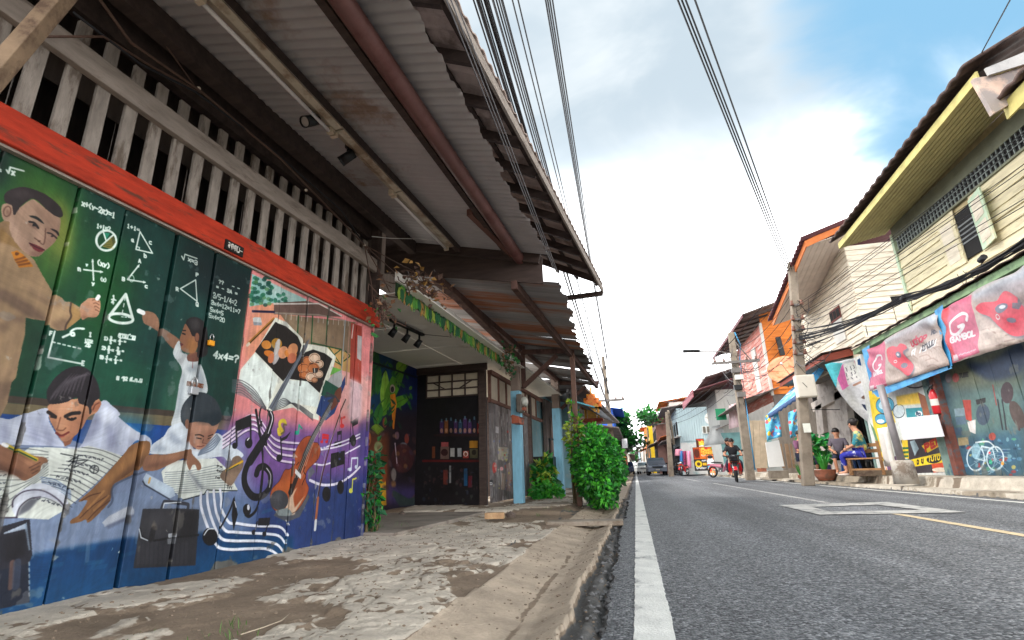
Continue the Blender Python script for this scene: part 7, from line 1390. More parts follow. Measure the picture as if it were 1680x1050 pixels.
mb.build('insulators',INS,ca,kind='stuff');mb=MB();mb.tube([fB(.93)+V(.1,-.1,0),fB(.78)+V(.7,-.2,0)],.025,5);mb.tube([fB(.93)+V(.1,-.1,0),fB(.70)+V(-.5,-.2,0)],.02,5);mb.build('brace_rods',STL,t2)
h_=at_y(1130,576,pB0[1]);arm=[fB(.90)+V(-.1,-.1,-.3),at_y(1192,580,pB0[1]),at_y(1184,577,pB0[1]),at_y(1142,577,pB0[1])];mb=MB();mb.tube(arm,.035,7);mb.build('lamp_arm',STL,t2);mb=MB();mb.box((arm[-1]+h_)/2+V(-.05,0,.02),(.78,.28,.12),0,0,.05);mb.build('lamp_head',BLK,t2,bevel=.03)
mb=MB();mb.tube([fB(.98)+V(.15,-.15,.1),fB(.90)+V(.3,-.2,0),fB(.8)+V(.2,-.2,0),fB(.4)+V(.2,-.2,0),fB(.05)+V(.2,-.2,0)],.03,6);mb.build('blue_conduit',M('blue conduit',(70,140,180),.5,.1,5.,bump=0),t2)
for i,k in enumerate((.55,.6,.67,.72)):mb=MB();mb.box(fB(k)+V(.05*(-1)**i,-.25,0),(.36,.16,.22));mb.build('junction_box',(STL,BLK,WHITEP,STL)[i],t2)
pC0=on_z(1101,777,.08);pC0=V(at_y(1101,777,44)[0],44,.08);pC1=at_y(1094,676,44)
t3=cpole('utility_pole','concrete lamp pole with a long arm beyond the parked scooter',pC0,pC1,.4,.26,group='concrete utility poles')
mb=MB();mb.tube([pC1+V(0,-.1,-.9),at_y(1070,697,44)],.035,6);mb.build('lamp_arm',STL,t3);mb=MB();mb.box(at_y(1071,697,44),(.7,.25,.12));mb.build('lamp_head',BLK,t3)
mb=MB();mb.tube([pC1+V(.25,0,-2.6),pC1+V(.25,.2,-1),at_y(1096,673,44.2)],.1,6);mb.build('transformer_post',CONC,t3)
for i,(px,pt,Y)in enumerate(((1063,705,75),(1057,725,105),(1048,735,140))):
    q=V(at_y(px,772,Y)[0],Y,.05);r_=at_y(px-1,pt,Y);tt=cpole('utility_pole',('grey pole rising behind the dark pickup','thin pole seen left of the dark pickup far ahead','farthest pole beside the road at the street end')[i],q,r_,.34,.22,group='concrete utility poles');mb=MB();mb.box(r_+V(0,0,-1.),(2.,.12,.12));mb.build('crossarm',STL,tt)
pL0=V(at_y(1003,700,31)[0],31,.05);pL1=at_y(989,585,31)
tl=cpole('utility_pole','concrete utility pole with a wide crossarm above the green bush',pL0,pL1,.34,.2,group='concrete utility poles')
fL=lambda k:np.array(pL0)*(1-k)+np.array(pL1)*k
zc=at_y(992,658,31)[2];mb=MB();mb.box((fL(.6)[0],30.8,zc),(2.0,.12,.14));ca=mb.build('crossarm',STL,tl)
mb=MB()
for x in(-.9,-.5,.5,.9):ins(mb,V(fL(.6)[0]+x,30.8,zc+.06))
mb.build('insulators',INS,ca,kind='stuff')
for k in(.70,.80,.9):mb=MB();mb.box(fL(k)+V(.1,-.15,0),(.12,.2,.2));mb.build('rack',BLK,tl)
def wires(name,label,pts_list,r,sag,mat=CABLE,n=22):
    t=thing(name,label,'wires',pts_list[0][0]);
    for p,q in pts_list:mb=MB();mb.tube(hang(p,q,sag*random.uniform(.7,1.3),n),r,4,False);mb.build('wire',mat,t)
    return t
def ext(p,q,y):p,q=np.array(p),np.array(q);return p+(q-p)*((y-p[1])/(q[1]-p[1]))
def pairs(p,px,z,n,spread,dz=.03):
    o=[]
    for i in range(n):q=on_z(px+spread*i,0,z+dz*i);o.append((V(p[0]+.03*i,p[1],p[2]-.09*i),ext(p,q,-3)))
    return o
wires('overhead_wires','outermost group of wires from the left pole to the top of the frame',pairs(fL(.97)+V(.2,-.1,0),896,7.2,4,3),.012,.18)
wires('overhead_wires','pair of wires just left of the outermost group',pairs(fL(.90)+V(.1,-.1,0),843,6.6,2,9),.010,.2)
wires('overhead_wires','bundle of wires crossing the tiled eave',pairs(fL(.72)+V(.05,-.1,0),812,5.9,6,3.),.010,.25)
wires('overhead_wires','dense service wires running close under the left eave',pairs(fL(.62)+V(-.1,-.1,0),786,5.2,9,2.4,.02),.009,.3)
lo=[]
for i in range(5):lo.append((V(-1.1+.03*i,30.8,3.9-.1*i),at_y(757+7*i,60,2.7)+V(0,0,0)))
wires('overhead_wires','low thin wires passing in front of the awning edge',[(p,ext(p,q,.5))for p,q in lo[:3]],.005,.05,M('pale cable',(120,118,120),.6,.2,4.,bump=0))
hi=[(at_y(1291,445,pA0[1]),on_z(1113+4*i,0,8.2))for i in range(3)]+[(at_y(1291,445,pA0[1]),on_z(1134,0,8.2))]
wires('overhead_wires','high wires over the road from the pole top to the top of the frame',[(p+V(.05*i,0,0),ext(p,q,0))for i,(p,q)in enumerate(hi)],.016,.05)
wires('overhead_wires','single blue black wire crossing the sky at the top right corner',[(at_y(1600,106,8.2),at_y(1668,-20,6.))],.010,.0)
wires('overhead_wires','drooping wires crossing the street from far left to the concrete pole',[(at_y(1014,636,60),pA1+V(0,0,-.2)),(at_y(1050,628,60),fB(.98)),(at_y(1090,625,70),fB(.92))],.02,2.2)
bd=[]
for i in range(16):a=random.gauss(0,5);b_=random.gauss(0,6);bd.append((f(.62+random.uniform(-.05,.05))+V(0,-.2,0),at_x(1690,392+b_,5.75+random.gauss(0,.04))))
cbn=thing('cable_bundle','heavy sagging black cable bundle lashed along the cream and yellow fronts','cables',f(.6))
for p,q in bd:
    mid=at_x(1482+random.gauss(0,2),490+random.gauss(0,4),5.85);mb=MB();pts=[p]+hang(p,mid,.12,7,.02)[1:]+hang(mid,q,.12,8,.02)[1:];mb.tube(pts,.013,4,False);mb.build('cable',CABLE,cbn)
for(x,y)in((1482,490),(1612,426),(1420,522)):p=at_x(x,y,5.83);mb=MB();mb.tube([p+V(0,.06,0),p+V(0,-.06,.03)],.05,7);mb.build('tie',CABLE,cbn)
for i in range(4):p=at_x(1480+random.uniform(-60,110),0,5.83);x=random.uniform(1410,1650);y=545-(x-1400)*.56;p=at_x(x,y,5.8);mb=MB();mb.tube(hang(p,p+V(0,random.uniform(-.5,.5),-.05),random.uniform(.1,.25),8),.006,4,False);mb.build('loop',CABLE,cbn)
rw=[]
for(pk,py)in((.78,208),(.77,214),(.75,222),(.73,262),(.72,270),(.70,285),(.69,320),(.67,332)):rw.append((f(pk)+V(0,-.2,0),at_x(1690,py,5.9)))
wires('overhead_wires','thin parallel wires slanting across the yellow boards to the right edge',rw,.007,.1)
wr2=[(f(.9-.06*i)+V(-.1,0,0),fB(.95-.06*i)+V(.1,0,0))for i in range(6)]
wires('overhead_wires','wires strung between the box pole and the leaning lamp pole',wr2,.011,.35)
wires('overhead_wires','wires receding from the lamp pole to the farther poles',[(fB(.9-.07*i),pC1+V(0,0,-.25*i))for i in range(5)]+[(pC1+V(0,0,-.2*i),V(4,105,6.4-.2*i))for i in range(3)],.013,.4)
tg=thing('cable_tangle','tangle of loops and droppers on the box pole','cables',f(.66))
for i in range(34):p=f(random.uniform(.5,.8))+V(random.gauss(0,.12),-.2,0);q=p+V(random.uniform(-.3,1.4),random.uniform(-.2,1.2),random.gauss(-.1,.35));mb=MB();mb.tube(hang(p,q,random.uniform(.05,.4),9,.02),random.uniform(.006,.012),4,False);mb.build('cable',CABLE if i%3 else M('pale cable',(0,0,0)),tg)
tg2=thing('cable_tangle','tangle of droppers on the leaning lamp pole','cables',fB(.6))
for i in range(24):p=fB(random.uniform(.5,.85))+V(random.gauss(0,.15),-.25,0);q=p+V(random.uniform(-.6,1.8),random.uniform(0,1.5),random.gauss(-.2,.5));mb=MB();mb.tube(hang(p,q,random.uniform(.05,.6),9,.03),random.uniform(.008,.014),4,False);mb.build('cable',CABLE if i%3 else M('pale cable',(0,0,0)),tg2)
# ================================================================ far left row and trees
def lhut(label,Y,X,w,depth,zt,wm_,rm):
    t=thing('far_house',label,'house',(X-w/2,Y,.05),'low houses down the left side of the street');mb=MB();mb.box((X-w/2,Y+depth/2,zt/2),(w,depth,zt));mb.build('wall',wm_,t);mb=MB();mb.grid(lambda s,q:(X+.9-(w*.6+.9)*s,Y-.5+(depth+1)*q,zt-.15+.9*s+.02*math.sin(q*70)),3,30);mb.build('roof',rm,t,solid=.06)
    for k in range(int(depth/2.6)):mb=MB();mb.box((X+.01,Y+1.3+2.6*k,1.2),(.05,2.,2.2));mb.build('shop_opening',DK,t)
    return t
lhut('low grey tin roofed house beyond the green bush',30,-1.6,7,13,3.0,M('grey brown wall',(0,0,0)),TIN)
bl=lhut('bright blue box building rising beyond the shade awning',46,-1.5,8,9,5.8,M('bright blue cladding',(40,96,196),.6,.1,2.),M('bright blue cladding',(0,0,0)))
lhut('brown roofed house past the blue building',60,-1.0,7,16,3.2,PAL,TIN)
lhut('low roofs at the far left street end',84,-.8,8,60,3.0,PAL,TIN)
def tree(label,x,y,h,rx,rz_,nl,size,mats,cz=None):
    t=thing('tree',label,'tree',(x,y,0),'trees at the end of the street');mb=MB();mb.tube([(x,y,-.1),(x+.1,y,h*.3),(x,y+.1,h*.62)],[.26,.2,.12],8)
    mb.build('trunk',M('tree bark',(96,82,66),.9,.3,5.),t);mb=MB()
    for i in range(7):a=i*.9;mb.tube([(x,y,h*.35+.03*h*i),(x+math.cos(a)*rx*.6,y+math.sin(a)*rx*.6,h*.62+.04*h*i)],[.1,.03],5)
    mb.build('limbs',M('tree bark',(0,0,0)),t,kind='stuff');ms=[MB()for _ in mats];k=0;cl=[(x+random.gauss(0,rx*.45),y+random.gauss(0,rx*.45),h*.6+random.uniform(-.28,.34)*rz_*1.5,random.uniform(.3,.55)*rx)for _ in range(22)]
    while k<nl:
        c_=random.choice(cl);d=np.array(Vector((random.gauss(0,1),random.gauss(0,1),random.gauss(0,1))).normalized());p=V(*c_[:3])+d*c_[3]*random.random()**.4*V(1,1,.8)
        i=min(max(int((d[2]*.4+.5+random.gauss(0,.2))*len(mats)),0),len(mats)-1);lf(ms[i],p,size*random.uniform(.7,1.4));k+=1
    for m,mb in zip(mats,ms):mb.build('crown',m,t,kind='stuff')
tree('leafy tree leaning out over the left side far ahead',-1.6,56,7.6,2.6,3.2,5200,.38,[GL3,GL3,GL2,GL2])
tree('second leafy tree beyond the blue building',-3.4,66,8.0,3.,3.,3200,.42,[GL3,GL2,GL2])
for i,(x,y,h)in enumerate(((-6,150,9),(3.5,260,12),(-2,300,12),(11,240,11),(18,200,9))):tree(('distant tree left of the road end','distant tree closing the street on the right of the axis','distant tree closing the street on its axis','distant tree above the far right roofs','farthest right distant tree')[i],x,y,h,h*.4,h*.35,1200,1.0,[GL3,GL2,GL2])
# ================================================================ PEOPLE
SKM=M('skin',(190,136,108),.55,.06,6.,bump=0);HAIR=M('black hair',(28,22,20),.5,.25,20.,bump=.1)
def skinmesh(name,nodes,edges,mat,parent,sub=1,root=0):
    me=bpy.data.meshes.new(name);me.from_pydata([tuple(map(float,n[0]))for n in nodes],edges,[]);me.materials.append(mat)
    ob=bpy.data.objects.new(name,me);COL.objects.link(ob);ob.parent=parent
    if parent:ob.location=-Vector(WLOC[parent.name])
    sk=ob.modifiers.new('Skin','SKIN');sk.use_smooth_shade=True
    if not me.skin_vertices:me.skin_vertices.new()
    for i,n in enumerate(nodes):
        r=n[1];me.skin_vertices[0].data[i].radius=(r,r)if not hasattr(r,'__len__')else r
        me.skin_vertices[0].data[i].use_root=(i==root)
    if sub:s=ob.modifiers.new('S','SUBSURF');s.levels=sub;s.render_levels=sub
    return ob
def person(label,J,shirt,pants,loc,rz,group=None,sleeve=.55,leg=1.,hair='short',face=True,shades=False,bare=False,shoe=None,bag=None,k=1.):
    """J: joints in metres, facing -y; built at the origin then moved"""
    t=thing('person',label,'person',(0,0,0),group);j={a:V(*b)for a,b in J.items()}
    nodes=[(j['pel'],.125),((j['pel']+j['chest'])/2,.12),(j['chest'],(.155,.115)),(j['neck'],.062),(j['head']+V(0,.0,-.10),.072),(j['head'],.105),(j['head']+V(0,.005,.075),.085)]
    E_=[(0,1),(1,2),(2,3),(3,4),(4,5),(5,6)]
    def chain(pts,rs,root):
        prev=root
        for p,r in zip(pts,rs):nodes.append((p,r));E_.append((prev,len(nodes)-1));prev=len(nodes)-1
    for s in 'LR':
        chain([j['sh'+s],j['el'+s],j['wr'+s]],[.062,.044,.031],2)
        chain([j['hip'+s],j['kn'+s],j['an'+s],j['an'+s]+_n(V(*(j['to'+s]-j['an'+s])))*.2],[.092,.062,.042,.036],0)
    skinmesh('body',nodes,E_,SKM,t,1)
    for s in 'LR':
        w=j['wr'+s];d=_n(w-j['el'+s]);sd=_n(np.cross(d,V(0,0,1))+1e-6);up=np.cross(sd,d);mb=MB();mb.ell(w+d*.05,(.036,.036,.04),8,5)
        for q in range(4):a=w+d*.075+sd*(.026-.017*q);L=(.05,.06,.057,.045)[q];mb.tube([a,a+d*L*.55-up*.006,a+d*L*.8-up*.03],[.0095,.0088,.0075],5)
        a=w+d*.03+sd*.034;mb.tube([a,a+sd*.02+d*.03-up*.01,a+sd*.01+d*.055-up*.02],[.011,.01,.008],5);mb.build('hand',SKM,t)
    n2=[(j['pel']+V(0,0,.02),.145),((j['pel']+j['chest'])/2,.142),(j['chest'],(.172,.135)),(j['neck']+V(0,0,-.05),.085)];e2=[(0,1),(1,2),(2,3)]
    for s in 'LR':
        q=j['sh'+s]*(1-min(sleeve*2,1))+j['el'+s]*min(sleeve*2,1);n2.append((j['sh'+s],.082));e2.append((2,len(n2)-1));n2.append((q,.068));e2.append((len(n2)-2,len(n2)-1))
        if sleeve>.5:n2.append((j['el'+s]*(2-2*sleeve)+j['wr'+s]*(2*sleeve-1),.05));e2.append((len(n2)-2,len(n2)-1))
    skinmesh('shirt',n2,e2,shirt,t,1)
    n3=[(j['pel'],(.15,.14))];e3=[]
    for s in 'LR':
        n3.append((j['hip'+s],.108));e3.append((0,len(n3)-1));n3.append((j['kn'+s],.078));e3.append((len(n3)-2,len(n3)-1))
        if leg>.5:n3.append((j['kn'+s]*(2-2*leg)+j['an'+s]*(2*leg-1),.058));e3.append((len(n3)-2,len(n3)-1))
    skinmesh('trousers',n3,e3,pants,t,1)
    h=j['head'];f_=j.get('face',V(0,-1,0));f_=_n(f_);sd=_n(np.cross(f_,V(0,0,1)))
    mb=MB();rr=np.stack([sd,f_,V(0,0,1)],1)
    mb.ell(h+V(0,0,.045)-f_*.018,(.108,.122,.115),16,9,rr,-.25 if hair=='short' else-.95)
    if hair=='long':mb.ell(h-f_*.06+V(0,0,-.06),(.105,.075,.16),12,8,rr)
    if hair=='bun':mb.ell(h-f_*.12+V(0,0,.06),(.05,.05,.05),8,6)
    mb.build('hair',HAIR,t)
    if face:
        mb=MB();mb.ell(h+f_*.108+V(0,0,-.02),(.014,.014,.024),6,5);mb.build('nose',SKM,t)
        for s in(-1,1):mb=MB();mb.ell(h+sd*.1*s+V(0,0,-.01),(.014,.024,.032),6,5,rr);mb.build('ear',SKM,t)
        if shades:
            mb=MB();
            for s in(-1,1):mb.ell(h+f_*.098+sd*.037*s+V(0,0,.012),(.036,.014,.026),8,6,rr)
            mb.bar(h+f_*.104-sd*.02+V(0,0,.02),h+f_*.104+sd*.02+V(0,0,.02),.008,.008);mb.build('sunglasses',BLK,t)
        else:
            for s in(-1,1):mb=MB();mb.ell(h+f_*.097+sd*.036*s+V(0,0,.012),(.014,.008,.008),6,4,rr);mb.build('eye',BLK,t)
        mb=MB();mb.ell(h+f_*.099+V(0,0,-.062),(.024,.008,.008),8,4,rr);mb.build('mouth',M('lips',(150,84,76),.5,.1,5.,bump=0),t)
    if shoe:
        for s in 'LR':d=_n(V(*(j['to'+s]-j['an'+s]))*V(1,1,0));mb=MB();mb.ell(j['an'+s]+d*.09+V(0,0,-.06),(.05,.14,.035),8,5,np.stack([np.cross(d,V(0,0,1)),d,V(0,0,1)],1));mb.build('sandal',shoe,t)
    if bag:
        mb=MB();q=j['chest'];mb.tube([j['shL']+V(0,0,.085),q+V(.03,.16,-.02),(q+j['pel'])/2+V(-.1,.16,-.02),j['pel']+V(-.17,.06,.08)],.014,5);mb.build('bag_strap',BLK,t)
    t.location=tuple(map(float,loc));t.rotation_euler=(0,0,rz);t.scale=(k,k,k);return t
BT=M('black shirt',(34,34,38),.85,.2,8.,bump=.1);DEN=M('dark denim',(44,48,66),.85,.2,8.);GRS=M('grey shirt',(92,84,94),.85,.15,8.)
FLO=M('turquoise flower print',(44,120,132),.85,.2,9.,c2=(206,196,110),spot=.56);FLP=M('blue floral trousers',(40,44,140),.85,.2,12.,c2=(206,206,220),spot=.6)
def rider_j(o=0.,lean=0.,hz=0.):
    return dict(pel=(0,.12+o,.84+hz),chest=(0,.06+o-lean,1.22+hz),neck=(0,.05+o-lean*1.2,1.40+hz),head=(0,.02+o-lean*1.3,1.55+hz),shL=(-.19,.06+o-lean,1.32+hz),shR=(.19,.06+o-lean,1.32+hz),elL=(-.31,-.14+o,1.10+hz),elR=(.31,-.14+o,1.10+hz),wrL=(-.30,-.38+o,1.05),wrR=(.30,-.38+o,1.05),hipL=(-.10,.06+o,.82+hz),hipR=(.10,.06+o,.82+hz),knL=(-.17,-.32+o,.72),knR=(.17,-.32+o,.72),anL=(-.16,-.20+o,.33),anR=(.16,-.20+o,.33),toL=(-.16,-.4+o,.28),toR=(.16,-.4+o,.28))
SP=on_z(1209,791,0.);SP=V(SP[0],SP[1],0)
HEAD=.12
def scooter(label,loc,rz,body,accent,group=None,basket=True,rimc=None,stand=0.):
    t=thing('motor_scooter',label,'scooter',(0,0,0),group);GR_=M('dark plastic',(40,40,44),.5,.15,6.,bump=0);CHR=M('chrome',(190,190,192),.25,.1,5.,metal=.9,bump=0)
    TY=M('tyre rubber',(26,26,27),.85,.2,10.,bump=.1);RM=rimc or M('rim dark',(60,60,64),.4,.1,5.,metal=.6,bump=0)
    for y in(-.63,.62):
        mb=MB();n,m=28,8;vs=[]
        for i in range(n):
            a=2*math.pi*i/n
            for q in range(m):b=2*math.pi*q/m;r=.245+.043*math.cos(b);vs.append((.043*math.sin(b),y+r*math.cos(a),.288+r*math.sin(a)))
        mb.add(vs,[(i*m+q,((i+1)%n)*m+q,((i+1)%n)*m+(q+1)%m,i*m+(q+1)%m)for i in range(n)for q in range(m)],True);w=mb.build('wheel',TY,t)
        mb=MB();mb.tube([(-.025,y,.288),(.025,y,.288)],.05,10)
        for k in range(5):a=k*2*math.pi/5;mb.bar((0,y,.288),(0,y+.205*math.cos(a),.288+.205*math.sin(a)),.022,.03,(1,0,0))
        mb.build('rim',RM,w)
    mb=MB();mb.grid(lambda s,q:(.062*math.sin((q-.5)*3.14),-.63+.31*math.cos(.35+2.2*s),.288+(.285+.03*math.cos((q-.5)*3.14))*math.sin(.35+2.2*s)),12,6);mb.build('front_fender',body,t,solid=.006)
    mb=MB();[mb.tube([(x,-.63,.288),(x*.9,-.46,.78)],.02,7)for x in(-.075,.075)];mb.build('fork',CHR,t,kind='stuff')
    mb=MB();mb.prism([(-.08,-.50,.42),(.08,-.50,.42),(.17,-.44,.62),(.15,-.40,.86),(-.15,-.40,.86),(-.17,-.44,.62)],(0,.06,.0));mb.build('front_cowl',accent,t,bevel=.02)
    for s in(-1,1):mb=MB();mb.prism([(s*.10,-.46,.72),(s*.22,-.40,.74),(s*.26,-.30,.50),(s*.2,-.16,.26),(s*.14,-.18,.26),(s*.12,-.38,.46)],(0,.035,.01));mb.build('leg_shield',body,t,bevel=.012)
    mb=MB();mb.prism([(-.12,-.445,.76),(.12,-.445,.76),(.10,-.44,.88),(-.10,-.44,.88)],(0,.03,0));mb.build('nose_panel',body,t,bevel=.015)
    mb=MB();mb.ell((0,-.46,.95),(.11,.07,.07),12,7);mb.build('headlight',M('headlight glass',(206,212,216),.15,.05,5.,bump=0,spec=.6),t)
    mb=MB();mb.ell((0,-.40,.97),(.15,.1,.1),12,7);mb.build('handlebar_cowl',accent,t)
    mb=MB();mb.tube([(-.36,-.32,1.02),(-.2,-.36,1.0),(0,-.38,.98),(.2,-.36,1.0),(.36,-.32,1.02)],.016,7);mb.build('handlebar',GR_,t)
    for s in(-1,1):
        mb=MB();mb.tube([(s*.36,-.32,1.02),(s*.25,-.35,1.01)],.022,8);mb.build('grip',TY,t)
        mb=MB();mb.tube([(s*.24,-.36,1.0),(s*.32,-.38,1.16)],.007,5);mb.ell((s*.34,-.38,1.2),(.055,.02,.04),10,6);mb.build('mirror',GR_,t)
        mb=MB();mb.ell((s*.15,-.46,.78),(.05,.03,.025),8,6);mb.build('indicator',M('indicator amber',(230,140,50),.3,.1,5.,bump=0),t)
    mb=MB();mb.prism([(-.10,-.3,.34),(.10,-.3,.34),(.1,.2,.34),(-.1,.2,.34)],(0,0,.12));mb.tube([(0,-.4,.72),(0,-.2,.46),(0,.1,.42)],.05,8);mb.build('frame_body',accent,t,bevel=.01)
    mb=MB();mb.grid(lambda s,q:((.105-.03*s)*math.cos(q*2*math.pi)*(1 if s<.98 else.2),.02+.78*s,.56+.08*s+(.115-.05*s)*math.sin(q*2*math.pi)),8,12);mb.build('tail_body',body,t)
    mb=MB();mb.grid(lambda s,q:((.12-.03*abs(s-.3))*math.cos(q*math.pi),.0+.68*s,.70+.04*s+.065*math.sin(q*math.pi)*(1-abs(2*s-1)**6)),12,8);mb.build('seat',BLK,t,solid=.01)
    mb=MB();mb.tube([(.12,.0,.32),(.13,.3,.32),(.14,.78,.42)],[.03,.045,.05],10);mb.build('exhaust',CHR,t)
    mb=MB();mb.tube([(.0,.9,.62),(0,.82,.68)],.04,8);mb.build('tail_light',M('red lens',(180,24,24),.3,.1,5.,bump=0),t)
    if basket:
        mb=MB()
        for z in(.78,.84,.90,.96,1.02):mb.tube([(-.17,-.72,z),(.17,-.72,z),(.19,-.46,z),(-.19,-.46,z),(-.17,-.72,z)],.008,4)
        for i in range(9):x=-.17+.0425*i;mb.tube([(x*.85,-.70,.78),(x,-.72,1.02)],.006,4);
        for i in range(6):y=-.70+.045*i;[mb.tube([(s*.16,y,.78),(s*.185,y,1.02)],.006,4)for s in(-1,1)]
        mb.build('basket',BLK,t,kind='stuff');mb=MB();mb.box((0,-.59,.9),(.28,.2,.2));mb.build('basket_liner',M('dark liner',(44,46,52),.7,.2,6.),t,bevel=.02)
    t.location=tuple(map(float,loc));t.rotation_euler=(0,stand,rz);return t
REDB=M('scooter red',(206,22,34),.3,.06,4.,bump=0,spec=.5);BLKB=M('scooter black',(30,30,33),.35,.1,4.,bump=0,spec=.5);PNK=M('scooter pink',(176,112,128),.35,.1,4.,bump=0);WHB=M('scooter white',(214,212,206),.35,.06,4.,bump=0);GOLD=M('gold rim',(206,170,110),.4,.1,5.,metal=.3,bump=0)
hr=-.14
scooter('red and black scooter with a front basket ridden towards the camera',SP,hr,REDB,BLKB)
person('rider in black t-shirt and dark glasses steering the red scooter',rider_j(0,.08),BT,M('pale shorts',(196,160,140),.8,.1,6.),SP,hr,sleeve=.35,leg=.45,shades=True,shoe=M('sandal',(196,180,170),.7,.1,6.))
jp=rider_j(.40,.12,.05);jp.update(wrL=(-.22,.06,1.02),wrR=(.22,.06,1.02),elL=(-.34,.28,1.08),elR=(.34,.28,1.08),head=(-.13,.33,1.60),neck=(-.05,.36,1.46),knL=(-.27,.02,.74),knR=(.27,.02,.74),anL=(-.24,.16,.36),anR=(.24,.16,.36),toL=(-.24,-.04,.3),toR=(.24,-.04,.3))
person('passenger in dark clothes leaning out behind the scooter rider',jp,BT,DEN,SP,hr,sleeve=.35,leg=1.,hair='long',shoe=M('sandal',(0,0,0)))
q=on_z(1187,783,.1);scooter('parked black and pink scooter with gold rims by the standing sign',(q[0],q[1],.08),.75,PNK,BLKB,group='parked scooters',basket=False,rimc=GOLD,stand=.1)
q=on_z(1252,774,.14);scooter('white scooter parked behind the leaning lamp pole beside the white panel',(q[0]+.5,25.2,.14),-1.9,WHB,BLKB,group='parked scooters',basket=False,stand=-.1)
q=on_z(1311,777,.17);scooter('dark scooter parked behind the pole with the box',(q[0]+.1,21.2,.17),-.4,BLKB,BLKB,group='parked scooters',basket=False,stand=.08)
for i,(px,Y,rz_,b,lb)in enumerate(((1106,47,.3,BLKB,'dark scooter parked left of the far pole'),(1116,43,-.5,REDB,'red scooter parked in front of the clothes rack'))):scooter(lb,(at_y(px,776,Y)[0]+.3,Y,.05),rz_,b,BLKB,group='parked scooters',basket=False)
def seat_j(h=.45):return dict(pel=(0,.05,h+.12),chest=(0,.02,h+.48),neck=(0,0,h+.66),head=(0,-.03,h+.81),shL=(-.19,.02,h+.58),shR=(.19,.02,h+.58),elL=(-.25,-.08,h+.32),elR=(.25,-.08,h+.32),wrL=(-.12,-.28,h+.22),wrR=(.12,-.28,h+.22),hipL=(-.1,-.02,h+.1),hipR=(.1,-.02,h+.1),knL=(-.13,-.42,h+.06),knR=(.13,-.42,h+.06),anL=(-.12,-.36,.08),anR=(.12,-.36,.08),toL=(-.12,-.6,.04),toR=(.12,-.6,.04))
BENCH=M('bench wood',(150,112,76),.8,.25,4.,c2=(120,86,58))
wq=at_y(1419,774,15.6);wpos=V(wq[0],wq[1],.285)
jw=seat_j(.42);jw['head']=(-.04,-.05,1.24);jw['face']=(-.6,-.8,-.1)
person('woman in a turquoise flower blouse seated on the bench with her back turned',jw,FLO,FLP,wpos,math.radians(-112),sleeve=.6,leg=.85,hair='bun',bag=True,shoe=M('sandal',(0,0,0)),k=1.05)
mq=at_y(1384,772,18.6);mpos=V(mq[0],mq[1],.285)
jm=seat_j(.44);jm['face']=(.2,-1,0)
person('man in a grey shirt seated in the shop front facing the bench',jm,GRS,DEN,mpos,math.radians(-25),sleeve=.4,leg=.6,shoe=M('sandal',(0,0,0)),k=1.0)
person('third person half hidden behind the big leafed plant',seat_j(.44),M('purple shirt',(112,70,96),.8,.15,6.),DEN,V(mpos[0]-.95,mpos[1]+.5,.285),math.radians(30),sleeve=.5,leg=.8,shoe=M('sandal',(0,0,0)))
t=thing('bench','rough wooden bench with a slatted end under the seated woman','bench',wpos);cr,sr=math.cos(math.radians(-22)),math.sin(math.radians(-22))
bw=lambda x,y,z:wpos+V(x*cr-y*sr,x*sr+y*cr,z)
for k in range(3):mb=MB();mb.bar(bw(-.35,-.18+.18*k,.41),bw(.45,-.18+.18*k,.41),.16,.035);mb.build('seat_slat',BENCH,t)
for x in(-.3,.4):
    for y in(-.22,.22):mb=MB();mb.bar(bw(x,y,.0),bw(x,y,.40 if x<0 or y<0 else.85),.06,.06,(1,0,0));mb.build('leg',BENCH,t)
for z in(.6,.75):mb=MB();mb.bar(bw(-.1,.24,z),bw(.44,.24,z),.03,.09);mb.build('back_slat',BENCH,t)
for z in(.14,):mb=MB();mb.bar(bw(-.3,-.22,z),bw(.4,-.22,z),.04,.05);mb.build('stretcher',BENCH,t)
sq=at_y(1395,775,16.1);t=thing('stool','dark blue plastic stool in front of the seated man','stool',(sq[0],sq[1],.285));SB=M('blue plastic',(36,70,120),.45,.1,4.,bump=0)
x,y=sq[0]+.05,sq[1];mb=MB();mb.box((x,y,.285+.45),(.36,.36,.04));mb.build('seat',SB,t,bevel=.01)
for sx in(-1,1):
    for sy in(-1,1):mb=MB();mb.bar((x+.18*sx,y+.18*sy,.285),(x+.14*sx,y+.14*sy,.72),.05,.05,(1,0,0));mb.build('leg',SB,t)
for i,(px,py,w,h,c_,lb)in enumerate(((1372,772,.34,.3,(222,218,214),'white foam box on the step beside the blue stool'),(1363,775,.2,.24,(70,60,110),'purple bucket between the plant pot and the white box'),(1352,775,.12,.2,(196,60,80),'pink bottle crate low behind the plant pot'))):
    q=on_z(px,py,.29);mb=MB();mb.box((q[0],q[1]+.3,.285+h/2),(w,.24,h));mb.box((q[0],q[1]+.3,.285+h+.015),(w*1.05,.26,.03));tag(mb.build('storage_box',M('box colour %d'%i,c_,.6,.08,5.),bevel=.01),lb,'box')
